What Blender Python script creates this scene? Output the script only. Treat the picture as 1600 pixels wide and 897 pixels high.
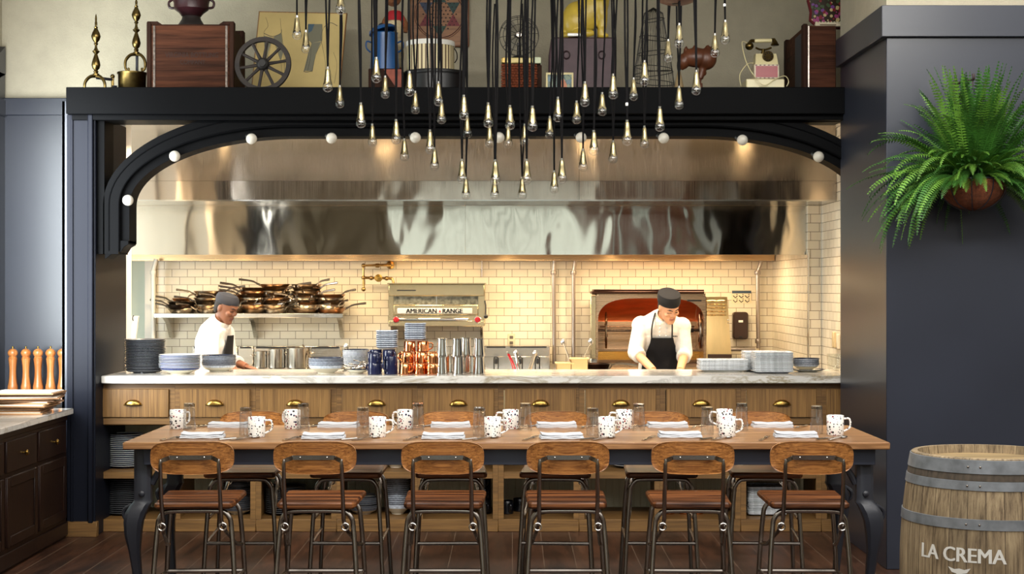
import bpy, bmesh, math, random
from mathutils import Vector, Matrix, Euler
rnd = random.Random(7)
PI = math.pi
SC = bpy.context.scene
COL = SC.collection
for o in list(bpy.data.objects): bpy.data.objects.remove(o)

# ---------------------------------------------------------------- camera, sky, lights, exposure
F = 2463.0            # focal length in pixels of the 1600 px wide frame
EYE = 1.65
cam_d = bpy.data.cameras.new('camera'); cam = bpy.data.objects.new('camera', cam_d); COL.objects.link(cam)
cam_d.sensor_width = 36.0; cam_d.lens = F/1600*36.0
cam.location = (0, 0, EYE); cam.rotation_euler = (PI/2, 0, 0)
cam_d.clip_end = 200
SC.camera = cam
SC.view_settings.view_transform = 'Standard'
SC.view_settings.look = 'None'
SC.view_settings.gamma = 1.0
SC.view_settings.use_curve_mapping = False
SC.view_settings.exposure = 0.5
W = bpy.data.worlds.new('sky'); SC.world = W; W.use_nodes = True
W.node_tree.nodes['Background'].inputs[0].default_value = (0.80, 0.93, 0.92, 1)
W.node_tree.nodes['Background'].inputs[1].default_value = 0.8

def area(name, loc, rot, sx, sy, power, col=(1, 1, 1), spread=PI):
    l = bpy.data.lights.new(name, 'AREA'); l.shape = 'RECTANGLE'; l.size = sx; l.size_y = sy
    l.energy = power; l.color = col; l.spread = spread
    o = bpy.data.objects.new(name, l); o.location = loc; o.rotation_euler = rot; COL.objects.link(o); return o
DAY = (0.93, 0.98, 1.0)
# daylight through the windows of the dining room (behind and beside the camera)
area('daylight_street_window', (-0.2, -3.95, 2.3), (PI/2, 0, 0), 3.2, 2.9, 19, (0.95, 1.0, 0.93))
area('daylight_side_window', (-3.55, 9.9, 2.0), (0, -PI/2, math.radians(62)), 2.0, 1.6, 88, DAY, 2.2)
area('shelf_fill_added', (0.0, 5.6, 3.9), (math.radians(62), 0, 0), 6.5, 0.35, 95, (1.0, 0.97, 0.90), 2.0)  # fill added to brighten the high shelf, no fixture behind it
area('ceiling_fill_added', (2.0, 3.4, 3.96), (0, 0, 0), 8.8, 11.5, 480, (1.0, 0.985, 0.96))  # broad fill added under the closed ceiling, no roof opening
# kitchen: warm hood lamps, ceiling downlights, added fill, daylight from the scullery door
WARM = (1.0, 0.77, 0.47)
for i, px in enumerate((-2.9, -1.9, -0.9, 0.1, 1.1, 1.9)):
    area('hood_lamp_light', (px, 14.75, 1.99), (0, 0, 0), 0.55, 0.22, 15 if px > -2 else 11, WARM)
for px in (-2.55, -1.1, 0.66, 2.05):
    area('kitchen_downlight', (px, 12.15, 3.05), (0, 0, 0), 0.06, 0.06, 30, (1.0, 0.76, 0.5), 1.8)
area('kitchen_fill_added', (-0.7, 12.6, 3.06), (0, 0, 0), 4.4, 0.5, 28, (1.0, 0.93, 0.82), 2.3)  # unseen fill added to lift the hood and white kitchen walls
area('scullery_daylight', (-4.1, 13.2, 1.9), (0, -PI/2, 0), 1.6, 1.8, 60, (0.95, 1.0, 0.97))

# ---------------------------------------------------------------- helpers
def PX(px, d): return (px-800.0)*d/F
def PZ(py, d): return EYE-(py-448.5)*d/F
def P(px, py, d): return Vector((PX(px, d), d, PZ(py, d)))
def lin(c):
    r = []
    for v in c[:3]:
        v = v/255.0
        r.append(v/12.92 if v <= 0.04045 else ((v+0.055)/1.055)**2.4)
    return (r[0], r[1], r[2], 1)

ONES = ['zeroth','first','second','third','fourth','fifth','sixth','seventh','eighth','ninth','tenth','eleventh','twelfth','thirteenth',
        'fourteenth','fifteenth','sixteenth','seventeenth','eighteenth','nineteenth']
TENS = ['', '', 'twenty', 'thirty', 'forty', 'fifty', 'sixty']
def ordw(n):
    if n < 20: return ONES[n]
    t, u = divmod(n, 10)
    if u == 0: return {2: 'twentieth', 3: 'thirtieth', 4: 'fortieth', 5: 'fiftieth', 6: 'sixtieth'}[t]
    return TENS[t]+'-'+ONES[u]

class MB:
    """collects quads into one mesh"""
    def __init__(s): s.v = []; s.f = []; s.m = []; s.mi = 0; s.X = None
    def add(s, vs, fs):
        n = len(s.v)
        for p in vs:
            p = Vector(p)
            s.v.append(s.X @ p if s.X is not None else p)
        for f in fs: s.f.append([i+n for i in f]); s.m.append(s.mi)
        return s
    def box(s, x0, x1, y0, y1, z0, z1, b=0.0, M=None):
        c = Vector(((x0+x1)/2, (y0+y1)/2, (z0+z1)/2)); h = (abs(x1-x0)/2, abs(y1-y0)/2, abs(z1-z0)/2)
        b = min(b, min(h)*0.95)
        vs = []; fs = []
        if b <= 0:
            for sx in (-1, 1):
                for sy in (-1, 1):
                    for sz in (-1, 1): vs.append(Vector((sx*h[0], sy*h[1], sz*h[2])))
            fs = [(0,1,3,2),(4,6,7,5),(0,4,5,1),(2,3,7,6),(0,2,6,4),(1,5,7,3)]
        else:
            idx = {}
            for sx in (-1, 1):
                for sy in (-1, 1):
                    for sz in (-1, 1):
                        for a in range(3):
                            p = [sx*(h[0]-b), sy*(h[1]-b), sz*(h[2]-b)]
                            p[a] = (sx, sy, sz)[a]*h[a]
                            idx[(sx, sy, sz, a)] = len(vs); vs.append(Vector(p))
            for a in range(3):
                o1, o2 = [k for k in range(3) if k != a]
                for sa in (-1, 1):
                    q = []
                    for u, w in ((-1,-1),(1,-1),(1,1),(-1,1)):
                        t = [0,0,0]; t[a] = sa; t[o1] = u; t[o2] = w; q.append(idx[(t[0],t[1],t[2],a)])
                    fs.append(q)
            for a in range(3):          # edges parallel to a
                o1, o2 = [k for k in range(3) if k != a]
                for u in (-1, 1):
                    for w in (-1, 1):
                        t1 = [0,0,0]; t1[o1] = u; t1[o2] = w
                        tA = list(t1); tA[a] = -1; tB = list(t1); tB[a] = 1
                        fs.append([idx[(*tA, o1)], idx[(*tB, o1)], idx[(*tB, o2)], idx[(*tA, o2)]])
            for sx in (-1, 1):
                for sy in (-1, 1):
                    for sz in (-1, 1): fs.append([idx[(sx,sy,sz,a)] for a in range(3)])
        if M is None: vs = [c+v for v in vs]
        else: vs = [M @ (c+v) for v in vs]
        return s.add(vs, fs)
    def loft(s, rings, caps=True, closed=False, M=None):
        n = len(rings[0]); vs = []; fs = []
        for r in rings: vs += [Vector(p) for p in r]
        k = len(rings)
        for i in range(k if closed else k-1):
            j = (i+1) % k
            for a in range(n):
                b = (a+1) % n
                fs.append([i*n+a, i*n+b, j*n+b, j*n+a])
        if caps and not closed:
            fs.append(list(range(n))[::-1]); fs.append([(k-1)*n+a for a in range(n)])
        if M is not None: vs = [M @ v for v in vs]
        return s.add(vs, fs)
    def lathe(s, prof, seg=24, c=(0,0,0), M=None, caps=True):
        rings = []
        for r, z in prof:
            r = max(r, 1e-4)
            rings.append([Vector((c[0]+r*math.cos(2*PI*a/seg), c[1]+r*math.sin(2*PI*a/seg), c[2]+z)) for a in range(seg)])
        return s.loft(rings, caps=caps, M=M)
    def tube(s, pts, r, seg=8, closed=False, caps=True, smooth=0, flat=1.0):
        pts = [Vector(p) for p in pts]
        if smooth: pts = crom(pts, smooth, closed)
        n = len(pts); rings = []
        rr = r if isinstance(r, (list, tuple)) else None
        t0 = None; nrm = None
        for i, p in enumerate(pts):
            if closed: t = pts[(i+1) % n]-pts[i-1]
            else: t = pts[min(i+1, n-1)]-pts[max(i-1, 0)]
            if t.length < 1e-9: t = Vector((0,0,1))
            t.normalize()
            if nrm is None:
                up = Vector((0,0,1)) if abs(t.z) < 0.9 else Vector((0,1,0))
                nrm = (up - t*up.dot(t)).normalized()
            else:
                nrm = (nrm - t*nrm.dot(t))
                nrm = nrm.normalized() if nrm.length > 1e-6 else Vector((1,0,0))
            bi = t.cross(nrm)
            R = (rr[min(int(i*len(rr)/n), len(rr)-1)] if rr and len(rr) != n else rr[i]) if rr else r
            rings.append([p + nrm*(R*math.cos(2*PI*a/seg)) + bi*(R*flat*math.sin(2*PI*a/seg)) for a in range(seg)])
        return s.loft(rings, caps=caps, closed=closed)
    def ell(s, c, r, u=16, v=10, M=None):
        if not isinstance(r, (tuple, list)): r = (r, r, r)
        rings = []
        for i in range(v+1):
            th = PI*i/v; rad = max(math.sin(th), 1e-3); z = -math.cos(th)
            rings.append([Vector((c[0]+r[0]*rad*math.cos(2*PI*a/u), c[1]+r[1]*rad*math.sin(2*PI*a/u), c[2]+r[2]*z)) for a in range(u)])
        return s.loft(rings, M=M)
    def prism(s, out, t0, t1, axis='y', b=0.0, M=None):
        """2-D outline extruded: axis y -> outline in XZ, axis z -> outline in XY, axis x -> outline in YZ"""
        def m(p, t):
            return {'y': Vector((p[0], t, p[1])), 'z': Vector((p[0], p[1], t)), 'x': Vector((t, p[0], p[1]))}[axis]
        n = len(out)
        if b > 0:
            ins = inset(out, b)
            sg = 1 if t1 > t0 else -1
            rings = [[m(p, t0) for p in ins], [m(p, t0+sg*b) for p in out], [m(p, t1-sg*b) for p in out], [m(p, t1) for p in ins]]
        else: rings = [[m(p, t0) for p in out], [m(p, t1) for p in out]]
        return s.loft(rings, M=M)
    def panel(s, out, thick, fn, steps=4, b=0.004):
        """a curved slab: concentric copies of the outline (x,z), mapped by fn(x,z)->y, thickness along -y"""
        n = len(out); cx = sum(p[0] for p in out)/n; cz = sum(p[1] for p in out)/n
        def ring(k, off):
            return [Vector((cx+(p[0]-cx)*k, fn(cx+(p[0]-cx)*k, cz+(p[1]-cz)*k)+off, cz+(p[1]-cz)*k)) for p in out]
        ks = [max(0.02, i/steps) for i in range(steps)]+[0.975]
        rings = [ring(k, 0) for k in ks]+[ring(1, b), ring(1, thick-b)]+[ring(k, thick) for k in ks[::-1]]
        return s.loft(rings)
    def mesh(s, name):
        me = bpy.data.meshes.new(name); me.from_pydata([tuple(v) for v in s.v], [], s.f)
        return me
    def build(s, name, mats, parent=None, sharp=38, loc=None, rot=None, recalc=True):
        me = s.mesh(name)
        if not isinstance(mats, (list, tuple)): mats = [mats]
        for m in mats: me.materials.append(m)
        if len(mats) > 1: me.polygons.foreach_set('material_index', s.m)
        if recalc:
            bm = bmesh.new(); bm.from_mesh(me); bmesh.ops.recalc_face_normals(bm, faces=bm.faces); bm.to_mesh(me); bm.free()
        me.polygons.foreach_set('use_smooth', [True]*len(me.polygons))
        me.set_sharp_from_angle(angle=math.radians(sharp))
        o = bpy.data.objects.new(name, me); COL.objects.link(o)
        if parent: o.parent = parent
        if loc is not None: o.location = loc
        if rot is not None: o.rotation_euler = rot
        return o

def crom(pts, k, closed=False):
    out = []; n = len(pts)
    rng = range(n) if closed else range(n-1)
    for i in rng:
        if closed: p0, p1, p2, p3 = pts[i-1], pts[i], pts[(i+1) % n], pts[(i+2) % n]
        else: p0, p1, p2, p3 = pts[max(i-1, 0)], pts[i], pts[i+1], pts[min(i+2, n-1)]
        for j in range(k):
            t = j/k
            out.append(0.5*((2*p1)+(p2-p0)*t+(2*p0-5*p1+4*p2-p3)*t*t+(3*p1-p0-3*p2+p3)*t**3))
    if not closed: out.append(pts[-1])
    return out
def inset(out, b):
    n = len(out); r = []
    A = sum(out[i][0]*out[(i+1) % n][1]-out[(i+1) % n][0]*out[i][1] for i in range(n))
    sg = 1 if A > 0 else -1
    for i in range(n):
        p0, p1, p2 = Vector(out[i-1][:2]), Vector(out[i][:2]), Vector(out[(i+1) % n][:2])
        e1 = (p1-p0); e2 = (p2-p1)
        if e1.length < 1e-9: e1 = e2
        if e2.length < 1e-9: e2 = e1
        n1 = Vector((-e1.y, e1.x)).normalized(); n2 = Vector((-e2.y, e2.x)).normalized()
        nn = n1+n2
        nn = nn.normalized() if nn.length > 1e-6 else n1
        r.append((p1.x+nn.x*b*sg, p1.y+nn.y*b*sg))
    return r
def rrect(w, h, r, k=5, cx=0, cy=0):
    o = []
    for sx, sy, a0 in ((1,1,0),(-1,1,90),(-1,-1,180),(1,-1,270)):
        for i in range(k+1):
            a = math.radians(a0+90*i/k)
            o.append((cx+sx*(w/2-r)+r*math.cos(a), cy+sy*(h/2-r)+r*math.sin(a)))
    return o
def rmat(loc=(0,0,0), rx=0, ry=0, rz=0):
    return Matrix.Translation(Vector(loc)) @ Euler((rx, ry, rz)).to_matrix().to_4x4()

def tag(o, label, cat, group=None, kind=None):
    o['label'] = label; o['category'] = cat
    if group: o['group'] = group
    if kind: o['kind'] = kind
    return o
def thing(name, label, cat, loc=(0,0,0), rz=0.0, group=None):
    o = bpy.data.objects.new(name, None); o.empty_display_size = 0.05; COL.objects.link(o)
    o.location = loc; o.rotation_euler = (0, 0, rz)
    return tag(o, label, cat, group)
def struct(name, mb, mats, sharp=38):
    o = mb.build(name, mats, sharp=sharp); o['kind'] = 'structure'; return o
KIDS = {}
def dup(src, loc, label, rz=None, group=None, scale=None):
    def cp(o, par):
        c = o.copy(); COL.objects.link(c)
        if par is not None: c.parent = par
        for ch in o.children: cp(ch, c)
        return c
    r = cp(src, None); r.location = loc; r['label'] = label
    if rz is not None: r.rotation_euler[2] = rz
    if group: r['group'] = group
    if scale: r.scale = scale
    return r
class Rep:
    """first call moves the prototype, later calls copy it"""
    def __init__(s, src): s.src = src; s.used = False
    def put(s, loc, label, rz=0.0, scale=None):
        if not s.used:
            s.used = True; o = s.src; o.location = loc; o['label'] = label; o.rotation_euler[2] = rz
            if scale: o.scale = scale
            return o
        o = dup(s.src, loc, label, rz)
        o.scale = scale if scale else (1,1,1)
        return o

# ---------------------------------------------------------------- materials
def nt(name):
    m = bpy.data.materials.new(name); m.use_nodes = True
    t = m.node_tree; return m, t, t.nodes['Principled BSDF']
def N(t, typ, **kw):
    n = t.nodes.new(typ)
    for k, v in kw.items():
        if k.startswith('i_'):
            key = k[2:]; key = int(key) if key.isdigit() else key.replace('_', ' ')
            n.inputs[key].default_value = v
        else: setattr(n, k, v)
    return n
def ramp(t, stops):
    r = t.nodes.new('ShaderNodeValToRGB'); e = r.color_ramp.elements
    e[0].position, e[0].color = stops[0]; e[1].position, e[1].color = stops[-1]
    for p, c in stops[1:-1]:
        x = e.new(p); x.color = c
    return r
def coords(t, scale=(1,1,1), kind='Object', rot=(0,0,0)):
    c = t.nodes.new('ShaderNodeTexCoord'); mp = t.nodes.new('ShaderNodeMapping')
    mp.inputs['Scale'].default_value = scale; mp.inputs['Rotation'].default_value = rot
    t.links.new(c.outputs[kind], mp.inputs[0]); return mp.outputs[0]
def bump(t, bsdf, height, strength=0.3, dist=0.005):
    b = N(t, 'ShaderNodeBump'); b.inputs['Strength'].default_value = strength; b.inputs['Distance'].default_value = dist
    t.links.new(height, b.inputs['Height']); t.links.new(b.outputs[0], bsdf.inputs['Normal']); return b
def rimmat(name, col, rough=0.22, amt=0.45):
    """glaze whose tone differs from piece to piece"""
    m = plain(name, col, rough, var=0.25, vscale=70); t = m.node_tree; b = t.nodes['Principled BSDF']
    oi = N(t, 'ShaderNodeObjectInfo'); mr = N(t, 'ShaderNodeMapRange'); mr.inputs['To Min'].default_value = 1-amt; mr.inputs['To Max'].default_value = 1+amt
    hs = N(t, 'ShaderNodeHueSaturation'); l = b.inputs['Base Color'].links[0].from_socket
    t.links.new(oi.outputs['Random'], mr.inputs[0]); t.links.new(mr.outputs[0], hs.inputs['Value']); t.links.new(l, hs.inputs['Color']); t.links.new(hs.outputs[0], b.inputs['Base Color'])
    return m
def plain(name, col, rough=0.5, metal=0.0, var=0.0, vscale=8.0, bmp=0.0, bscale=60.0, spec=0.5, coat=0.0, stretch=(1,1,1), bdist=0.003):
    m, t, b = nt(name); c = lin(col)
    b.inputs['Roughness'].default_value = rough; b.inputs['Metallic'].default_value = metal
    b.inputs['Specular IOR Level'].default_value = spec; b.inputs['Coat Weight'].default_value = coat
    b.inputs['Base Color'].default_value = c
    if var > 0:
        n = N(t, 'ShaderNodeTexNoise', i_Scale=vscale, i_Detail=4.0)
        t.links.new(coords(t, stretch), n.inputs['Vector'])
        r = ramp(t, [(0.3, tuple(x*(1-var) for x in c[:3])+(1,)), (0.7, tuple(min(1, x*(1+var)) for x in c[:3])+(1,))])
        t.links.new(n.outputs[0], r.inputs[0]); t.links.new(r.outputs[0], b.inputs['Base Color'])
    if bmp > 0:
        n2 = N(t, 'ShaderNodeTexNoise', i_Scale=bscale, i_Detail=3.0)
        t.links.new(coords(t, stretch), n2.inputs['Vector']); bump(t, b, n2.outputs[0], bmp, bdist)
    return m
def wood(name, dark, light, axis='x', scale=1.0, rough=0.42, grain=28.0, bmp=0.08, planks=None, rand=0.25, coat=0.0, spec=0.5, fine=0.7, joint=None, con=0.18):
    """grain runs along axis; planks=(axis, width) darkens the joints between boards"""
    m, t, b = nt(name)
    st = {'x': (1.2, grain, grain), 'y': (grain, 1.2, grain), 'z': (grain, grain, 1.2)}[axis]
    st = tuple(v*scale for v in st)
    v = coords(t, st)
    oi = N(t, 'ShaderNodeObjectInfo'); ad = N(t, 'ShaderNodeVectorMath', operation='ADD')
    sc = N(t, 'ShaderNodeMath', operation='MULTIPLY', i_1=37.0); t.links.new(oi.outputs['Random'], sc.inputs[0])
    t.links.new(v, ad.inputs[0]); t.links.new(sc.outputs[0], ad.inputs[1])
    n = N(t, 'ShaderNodeTexNoise', i_Scale=1.0, i_Detail=6.0, i_Roughness=0.65, i_Distortion=0.6)
    t.links.new(ad.outputs[0], n.inputs['Vector'])
    d, l = lin(dark), lin(light)
    r = ramp(t, [(0.5-con, d), (0.5, tuple((d[i]+l[i])/2 for i in range(3))+(1,)), (0.5+con, l)])
    t.links.new(n.outputs[0], r.inputs[0]); out = r.outputs[0]
    sv = N(t, 'ShaderNodeVectorMath', operation='SCALE'); sv.inputs['Scale'].default_value = 3.3; t.links.new(ad.outputs[0], sv.inputs[0])
    nf = N(t, 'ShaderNodeTexNoise', i_Scale=1.0, i_Detail=3.0, i_Roughness=0.6); t.links.new(sv.outputs[0], nf.inputs['Vector'])
    rf = ramp(t, [(0.36, (0.62, 0.58, 0.54, 1)), (0.56, (1.06, 1.06, 1.06, 1))]); t.links.new(nf.outputs[0], rf.inputs[0])
    mf = N(t, 'ShaderNodeMix', data_type='RGBA', blend_type='MULTIPLY'); mf.inputs[0].default_value = fine; t.links.new(out, mf.inputs[6]); t.links.new(rf.outputs[0], mf.inputs[7]); out = mf.outputs[2]
    hs = N(t, 'ShaderNodeHueSaturation')
    ma = N(t, 'ShaderNodeMapRange'); ma.inputs['To Min'].default_value = 1-rand; ma.inputs['To Max'].default_value = 1+rand
    t.links.new(oi.outputs['Random'], ma.inputs[0]); t.links.new(ma.outputs[0], hs.inputs['Value'])
    t.links.new(out, hs.inputs['Color']); out = hs.outputs[0]
    if planks:
        ax, w = planks[0], planks[1]
        tc = N(t, 'ShaderNodeTexCoord'); sep = N(t, 'ShaderNodeSeparateXYZ'); t.links.new(tc.outputs['Object'], sep.inputs[0])
        dv = N(t, 'ShaderNodeMath', operation='DIVIDE', i_1=w); t.links.new(sep.outputs['XYZ'.index(ax.upper())], dv.inputs[0])
        fr = N(t, 'ShaderNodeMath', operation='FRACT'); t.links.new(dv.outputs[0], fr.inputs[0])
        fl = N(t, 'ShaderNodeMath', operation='FLOOR'); t.links.new(dv.outputs[0], fl.inputs[0])
        wn = N(t, 'ShaderNodeTexWhiteNoise', noise_dimensions='1D'); t.links.new(fl.outputs[0], wn.inputs['W'])
        m2 = N(t, 'ShaderNodeMapRange'); m2.inputs['To Min'].default_value = 0.75; m2.inputs['To Max'].default_value = 1.2
        t.links.new(wn.outputs[0], m2.inputs[0])
        h2 = N(t, 'ShaderNodeHueSaturation'); t.links.new(out, h2.inputs['Color']); t.links.new(m2.outputs[0], h2.inputs['Value'])
        gp = N(t, 'ShaderNodeMath', operation='LESS_THAN', i_1=planks[2] if len(planks) > 2 else 0.03); t.links.new(fr.outputs[0], gp.inputs[0])
        mx = N(t, 'ShaderNodeMix', data_type='RGBA'); t.links.new(gp.outputs[0], mx.inputs[0]); t.links.new(h2.outputs[0], mx.inputs[6])
        mx.inputs[7].default_value = lin(joint) if joint else tuple(x*0.35 for x in d[:3])+(1,)
        out = mx.outputs[2]
    t.links.new(out, b.inputs['Base Color'])
    b.inputs['Roughness'].default_value = rough; b.inputs['Coat Weight'].default_value = coat; b.inputs['Coat Roughness'].default_value = 0.25
    b.inputs['Specular IOR Level'].default_value = spec
    if bmp: bump(t, b, n.outputs[0], bmp, 0.003)
    return m
def tiles(name, col, mortar, map_axes, w=0.152, h=0.076, gap=0.0022, rough=0.18, var=0.06):
    m, t, b = nt(name)
    tc = N(t, 'ShaderNodeTexCoord'); sep = N(t, 'ShaderNodeSeparateXYZ'); t.links.new(tc.outputs['Object'], sep.inputs[0])
    cb = N(t, 'ShaderNodeCombineXYZ')
    for i, a in enumerate(map_axes): t.links.new(sep.outputs['xyz'.index(a)], cb.inputs[i])
    br = N(t, 'ShaderNodeTexBrick'); t.links.new(cb.outputs[0], br.inputs['Vector'])
    c = lin(col)
    br.inputs['Color1'].default_value = tuple(min(1, x*(1+var)) for x in c[:3])+(1,)
    br.inputs['Color2'].default_value = tuple(x*(1-var) for x in c[:3])+(1,)
    br.inputs['Mortar'].default_value = lin(mortar); br.inputs['Scale'].default_value = 1.0
    br.inputs['Mortar Size'].default_value = gap; br.inputs['Mortar Smooth'].default_value = 0.1
    br.inputs['Brick Width'].default_value = w; br.inputs['Row Height'].default_value = h
    t.links.new(br.outputs['Color'], b.inputs['Base Color']); b.inputs['Roughness'].default_value = rough
    iv = N(t, 'ShaderNodeMath', operation='SUBTRACT', i_0=1.0); t.links.new(br.outputs['Fac'], iv.inputs[1])
    bump(t, b, iv.outputs[0], 0.5, 0.002)
    return m
def marble(name):
    m, t, b = nt(name)
    v = coords(t, (1.0, 2.0, 2.5), rot=(0, 0.5, 0.35))
    w = N(t, 'ShaderNodeTexNoise', i_Scale=1.5, i_Detail=8.0, i_Roughness=0.62, i_Distortion=2.2); t.links.new(v, w.inputs['Vector'])
    vein = ramp(t, [(0.44, (0,0,0,1)), (0.497, (1,1,1,1)), (0.55, (0,0,0,1))]); t.links.new(w.outputs[0], vein.inputs[0])
    n2 = N(t, 'ShaderNodeTexNoise', i_Scale=0.9, i_Detail=5.0); t.links.new(coords(t, (1,1,1)), n2.inputs['Vector'])
    tint = ramp(t, [(0.35, lin((150,146,140))), (0.55, lin((150,130,88))), (0.75, lin((112,118,84)))]); t.links.new(n2.outputs[0], tint.inputs[0])
    cloud = ramp(t, [(0.35, lin((232,228,220))), (0.7, lin((206,204,198)))]); t.links.new(n2.outputs[0], cloud.inputs[0])
    n3 = N(t, 'ShaderNodeTexNoise', i_Scale=0.7, i_Detail=2.0); t.links.new(coords(t, (1,1.5,1)), n3.inputs['Vector'])
    amt = ramp(t, [(0.35, (0.12,0.12,0.12,1)), (0.65, (0.9,0.9,0.9,1))]); t.links.new(n3.outputs[0], amt.inputs[0])
    mu = N(t, 'ShaderNodeMath', operation='MULTIPLY'); t.links.new(vein.outputs[0], mu.inputs[0]); t.links.new(amt.outputs[0], mu.inputs[1])
    mx = N(t, 'ShaderNodeMix', data_type='RGBA'); t.links.new(mu.outputs[0], mx.inputs[0])
    t.links.new(cloud.outputs[0], mx.inputs[6]); t.links.new(tint.outputs[0], mx.inputs[7])
    t.links.new(mx.outputs[2], b.inputs['Base Color']); b.inputs['Roughness'].default_value = 0.12
    return m
def steel(name, col=(190,188,182), rough=0.22, aniso=0.0, wav=0.0, wscale=1.4, brush='x', grime=0.0):
    m, t, b = nt(name)
    b.inputs['Base Color'].default_value = lin(col); b.inputs['Metallic'].default_value = 1.0
    b.inputs['Roughness'].default_value = rough
    st = {'x': (0.6, 300, 300), 'z': (300, 300, 0.6), 'y': (300, 0.6, 300)}[brush]
    n = N(t, 'ShaderNodeTexNoise', i_Scale=1.0, i_Detail=2.0); t.links.new(coords(t, st), n.inputs['Vector'])
    r = ramp(t, [(0.3, (rough*0.75,)*3+(1,)), (0.7, (min(1, rough*1.3),)*3+(1,))]); t.links.new(n.outputs[0], r.inputs[0])
    t.links.new(r.outputs[0], b.inputs['Roughness'])
    if aniso:
        b.inputs['Anisotropic'].default_value = aniso
        tg = N(t, 'ShaderNodeCombineXYZ'); tg.inputs[2].default_value = 1.0; t.links.new(tg.outputs[0], b.inputs['Tangent'])
    if wav:
        n2 = N(t, 'ShaderNodeTexNoise', i_Scale=wscale, i_Detail=1.5, i_Distortion=0.4); t.links.new(coords(t, (1.0, 1.0, 0.55)), n2.inputs['Vector'])
        bump(t, b, n2.outputs[0], 1.0, wav)
    return m
def thin_glass(name, tint=(1,1,1), ior=1.45, rough=0.0, edge=None):
    m = bpy.data.materials.new(name); m.use_nodes = True; t = m.node_tree
    t.nodes.remove(t.nodes['Principled BSDF']); out = t.nodes['Material Output']
    fr = N(t, 'ShaderNodeFresnel'); ge = N(t, 'ShaderNodeNewGeometry'); mr = N(t, 'ShaderNodeMapRange')
    mr.inputs['To Min'].default_value = ior; mr.inputs['To Max'].default_value = 1.0/ior
    t.links.new(ge.outputs['Backfacing'], mr.inputs[0]); t.links.new(mr.outputs[0], fr.inputs[0])
    tr = N(t, 'ShaderNodeBsdfTransparent'); tr.inputs[0].default_value = (*tint, 1)
    if edge:
        lw = N(t, 'ShaderNodeLayerWeight'); lw.inputs[0].default_value = 0.5; rp = ramp(t, [(0.35, (*tint, 1)), (0.95, (edge, edge, edge, 1))])
        t.links.new(lw.outputs['Facing'], rp.inputs[0]); t.links.new(rp.outputs[0], tr.inputs[0])
    gl = N(t, 'ShaderNodeBsdfGlossy'); gl.inputs['Roughness'].default_value = rough
    mx = N(t, 'ShaderNodeMixShader'); t.links.new(fr.outputs[0], mx.inputs[0]); t.links.new(tr.outputs[0], mx.inputs[1]); t.links.new(gl.outputs[0], mx.inputs[2])
    t.links.new(mx.outputs[0], out.inputs[0]); return m
def speckled(name, base, dots, scale=55.0, size=0.28):
    m, t, b = nt(name)
    v = N(t, 'ShaderNodeTexVoronoi', i_Scale=scale); t.links.new(coords(t), v.inputs['Vector'])
    wn = N(t, 'ShaderNodeSeparateColor'); t.links.new(v.outputs['Color'], wn.inputs[0])
    r = ramp(t, [(i/len(dots), lin(c)) for i, c in enumerate(dots)]); r.color_ramp.interpolation = 'CONSTANT'
    t.links.new(wn.outputs[0], r.inputs[0])
    sz = N(t, 'ShaderNodeMath', operation='MULTIPLY', i_1=size*1.5); t.links.new(wn.outputs[1], sz.inputs[0])
    lt = N(t, 'ShaderNodeMath', operation='LESS_THAN'); t.links.new(v.outputs['Distance'], lt.inputs[0]); t.links.new(sz.outputs[0], lt.inputs[1])
    mx = N(t, 'ShaderNodeMix', data_type='RGBA'); t.links.new(lt.outputs[0], mx.inputs[0]); mx.inputs[6].default_value = lin(base)
    t.links.new(r.outputs[0], mx.inputs[7]); t.links.new(mx.outputs[2], b.inputs['Base Color']); b.inputs['Roughness'].default_value = 0.2
    return m
def striped(name, c1, c2, n, jitter=True):
    """vertical stripes round an upright axis"""
    m, t, b = nt(name)
    g = N(t, 'ShaderNodeTexGradient', gradient_type='RADIAL'); t.links.new(coords(t), g.inputs[0])
    mu = N(t, 'ShaderNodeMath', operation='MULTIPLY', i_1=float(n)); t.links.new(g.outputs[1], mu.inputs[0])
    fr = N(t, 'ShaderNodeMath', operation='FRACT'); t.links.new(mu.outputs[0], fr.inputs[0])
    lt = N(t, 'ShaderNodeMath', operation='LESS_THAN', i_1=0.42); t.links.new(fr.outputs[0], lt.inputs[0])
    mx = N(t, 'ShaderNodeMix', data_type='RGBA'); t.links.new(lt.outputs[0], mx.inputs[0])
    mx.inputs[6].default_value = lin(c1); mx.inputs[7].default_value = lin(c2)
    t.links.new(mx.outputs[2], b.inputs['Base Color']); b.inputs['Roughness'].default_value = 0.5
    return m

def text_geo(body, size, ext=0.0, bold=0.0):
    cu = bpy.data.curves.new('t', 'FONT'); cu.body = body; cu.size = size; cu.extrude = ext; cu.align_x = 'CENTER'; cu.align_y = 'CENTER'
    cu.offset = bold; cu.resolution_u = 3
    o = bpy.data.objects.new('t', cu); COL.objects.link(o)
    dg = bpy.context.evaluated_depsgraph_get(); me = bpy.data.meshes.new_from_object(o.evaluated_get(dg))
    vs = [v.co.copy() for v in me.vertices]; fs = [list(p.vertices) for p in me.polygons]
    bpy.data.objects.remove(o); bpy.data.curves.remove(cu); bpy.data.meshes.remove(me)
    return vs, fs
def add_text(mb, body, size, M, width=None, ext=0.0006, bold=0.0, fn=None):
    vs, fs = text_geo(body, size, ext, 0.0)
    if width:
        w = max(v.x for v in vs)-min(v.x for v in vs); k = width/w
        for v in vs: v.x *= k
    for dx in ((-bold, 0, bold) if bold else (0,)):
        mb.add([(fn(v+Vector((dx, 0, 0))) if fn else M @ (v+Vector((dx, 0, 0)))) for v in vs], fs)
FRONT = lambda x, y, z: rmat((x, y, z), PI/2, 0, 0)     # text facing the camera (-Y)

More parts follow.
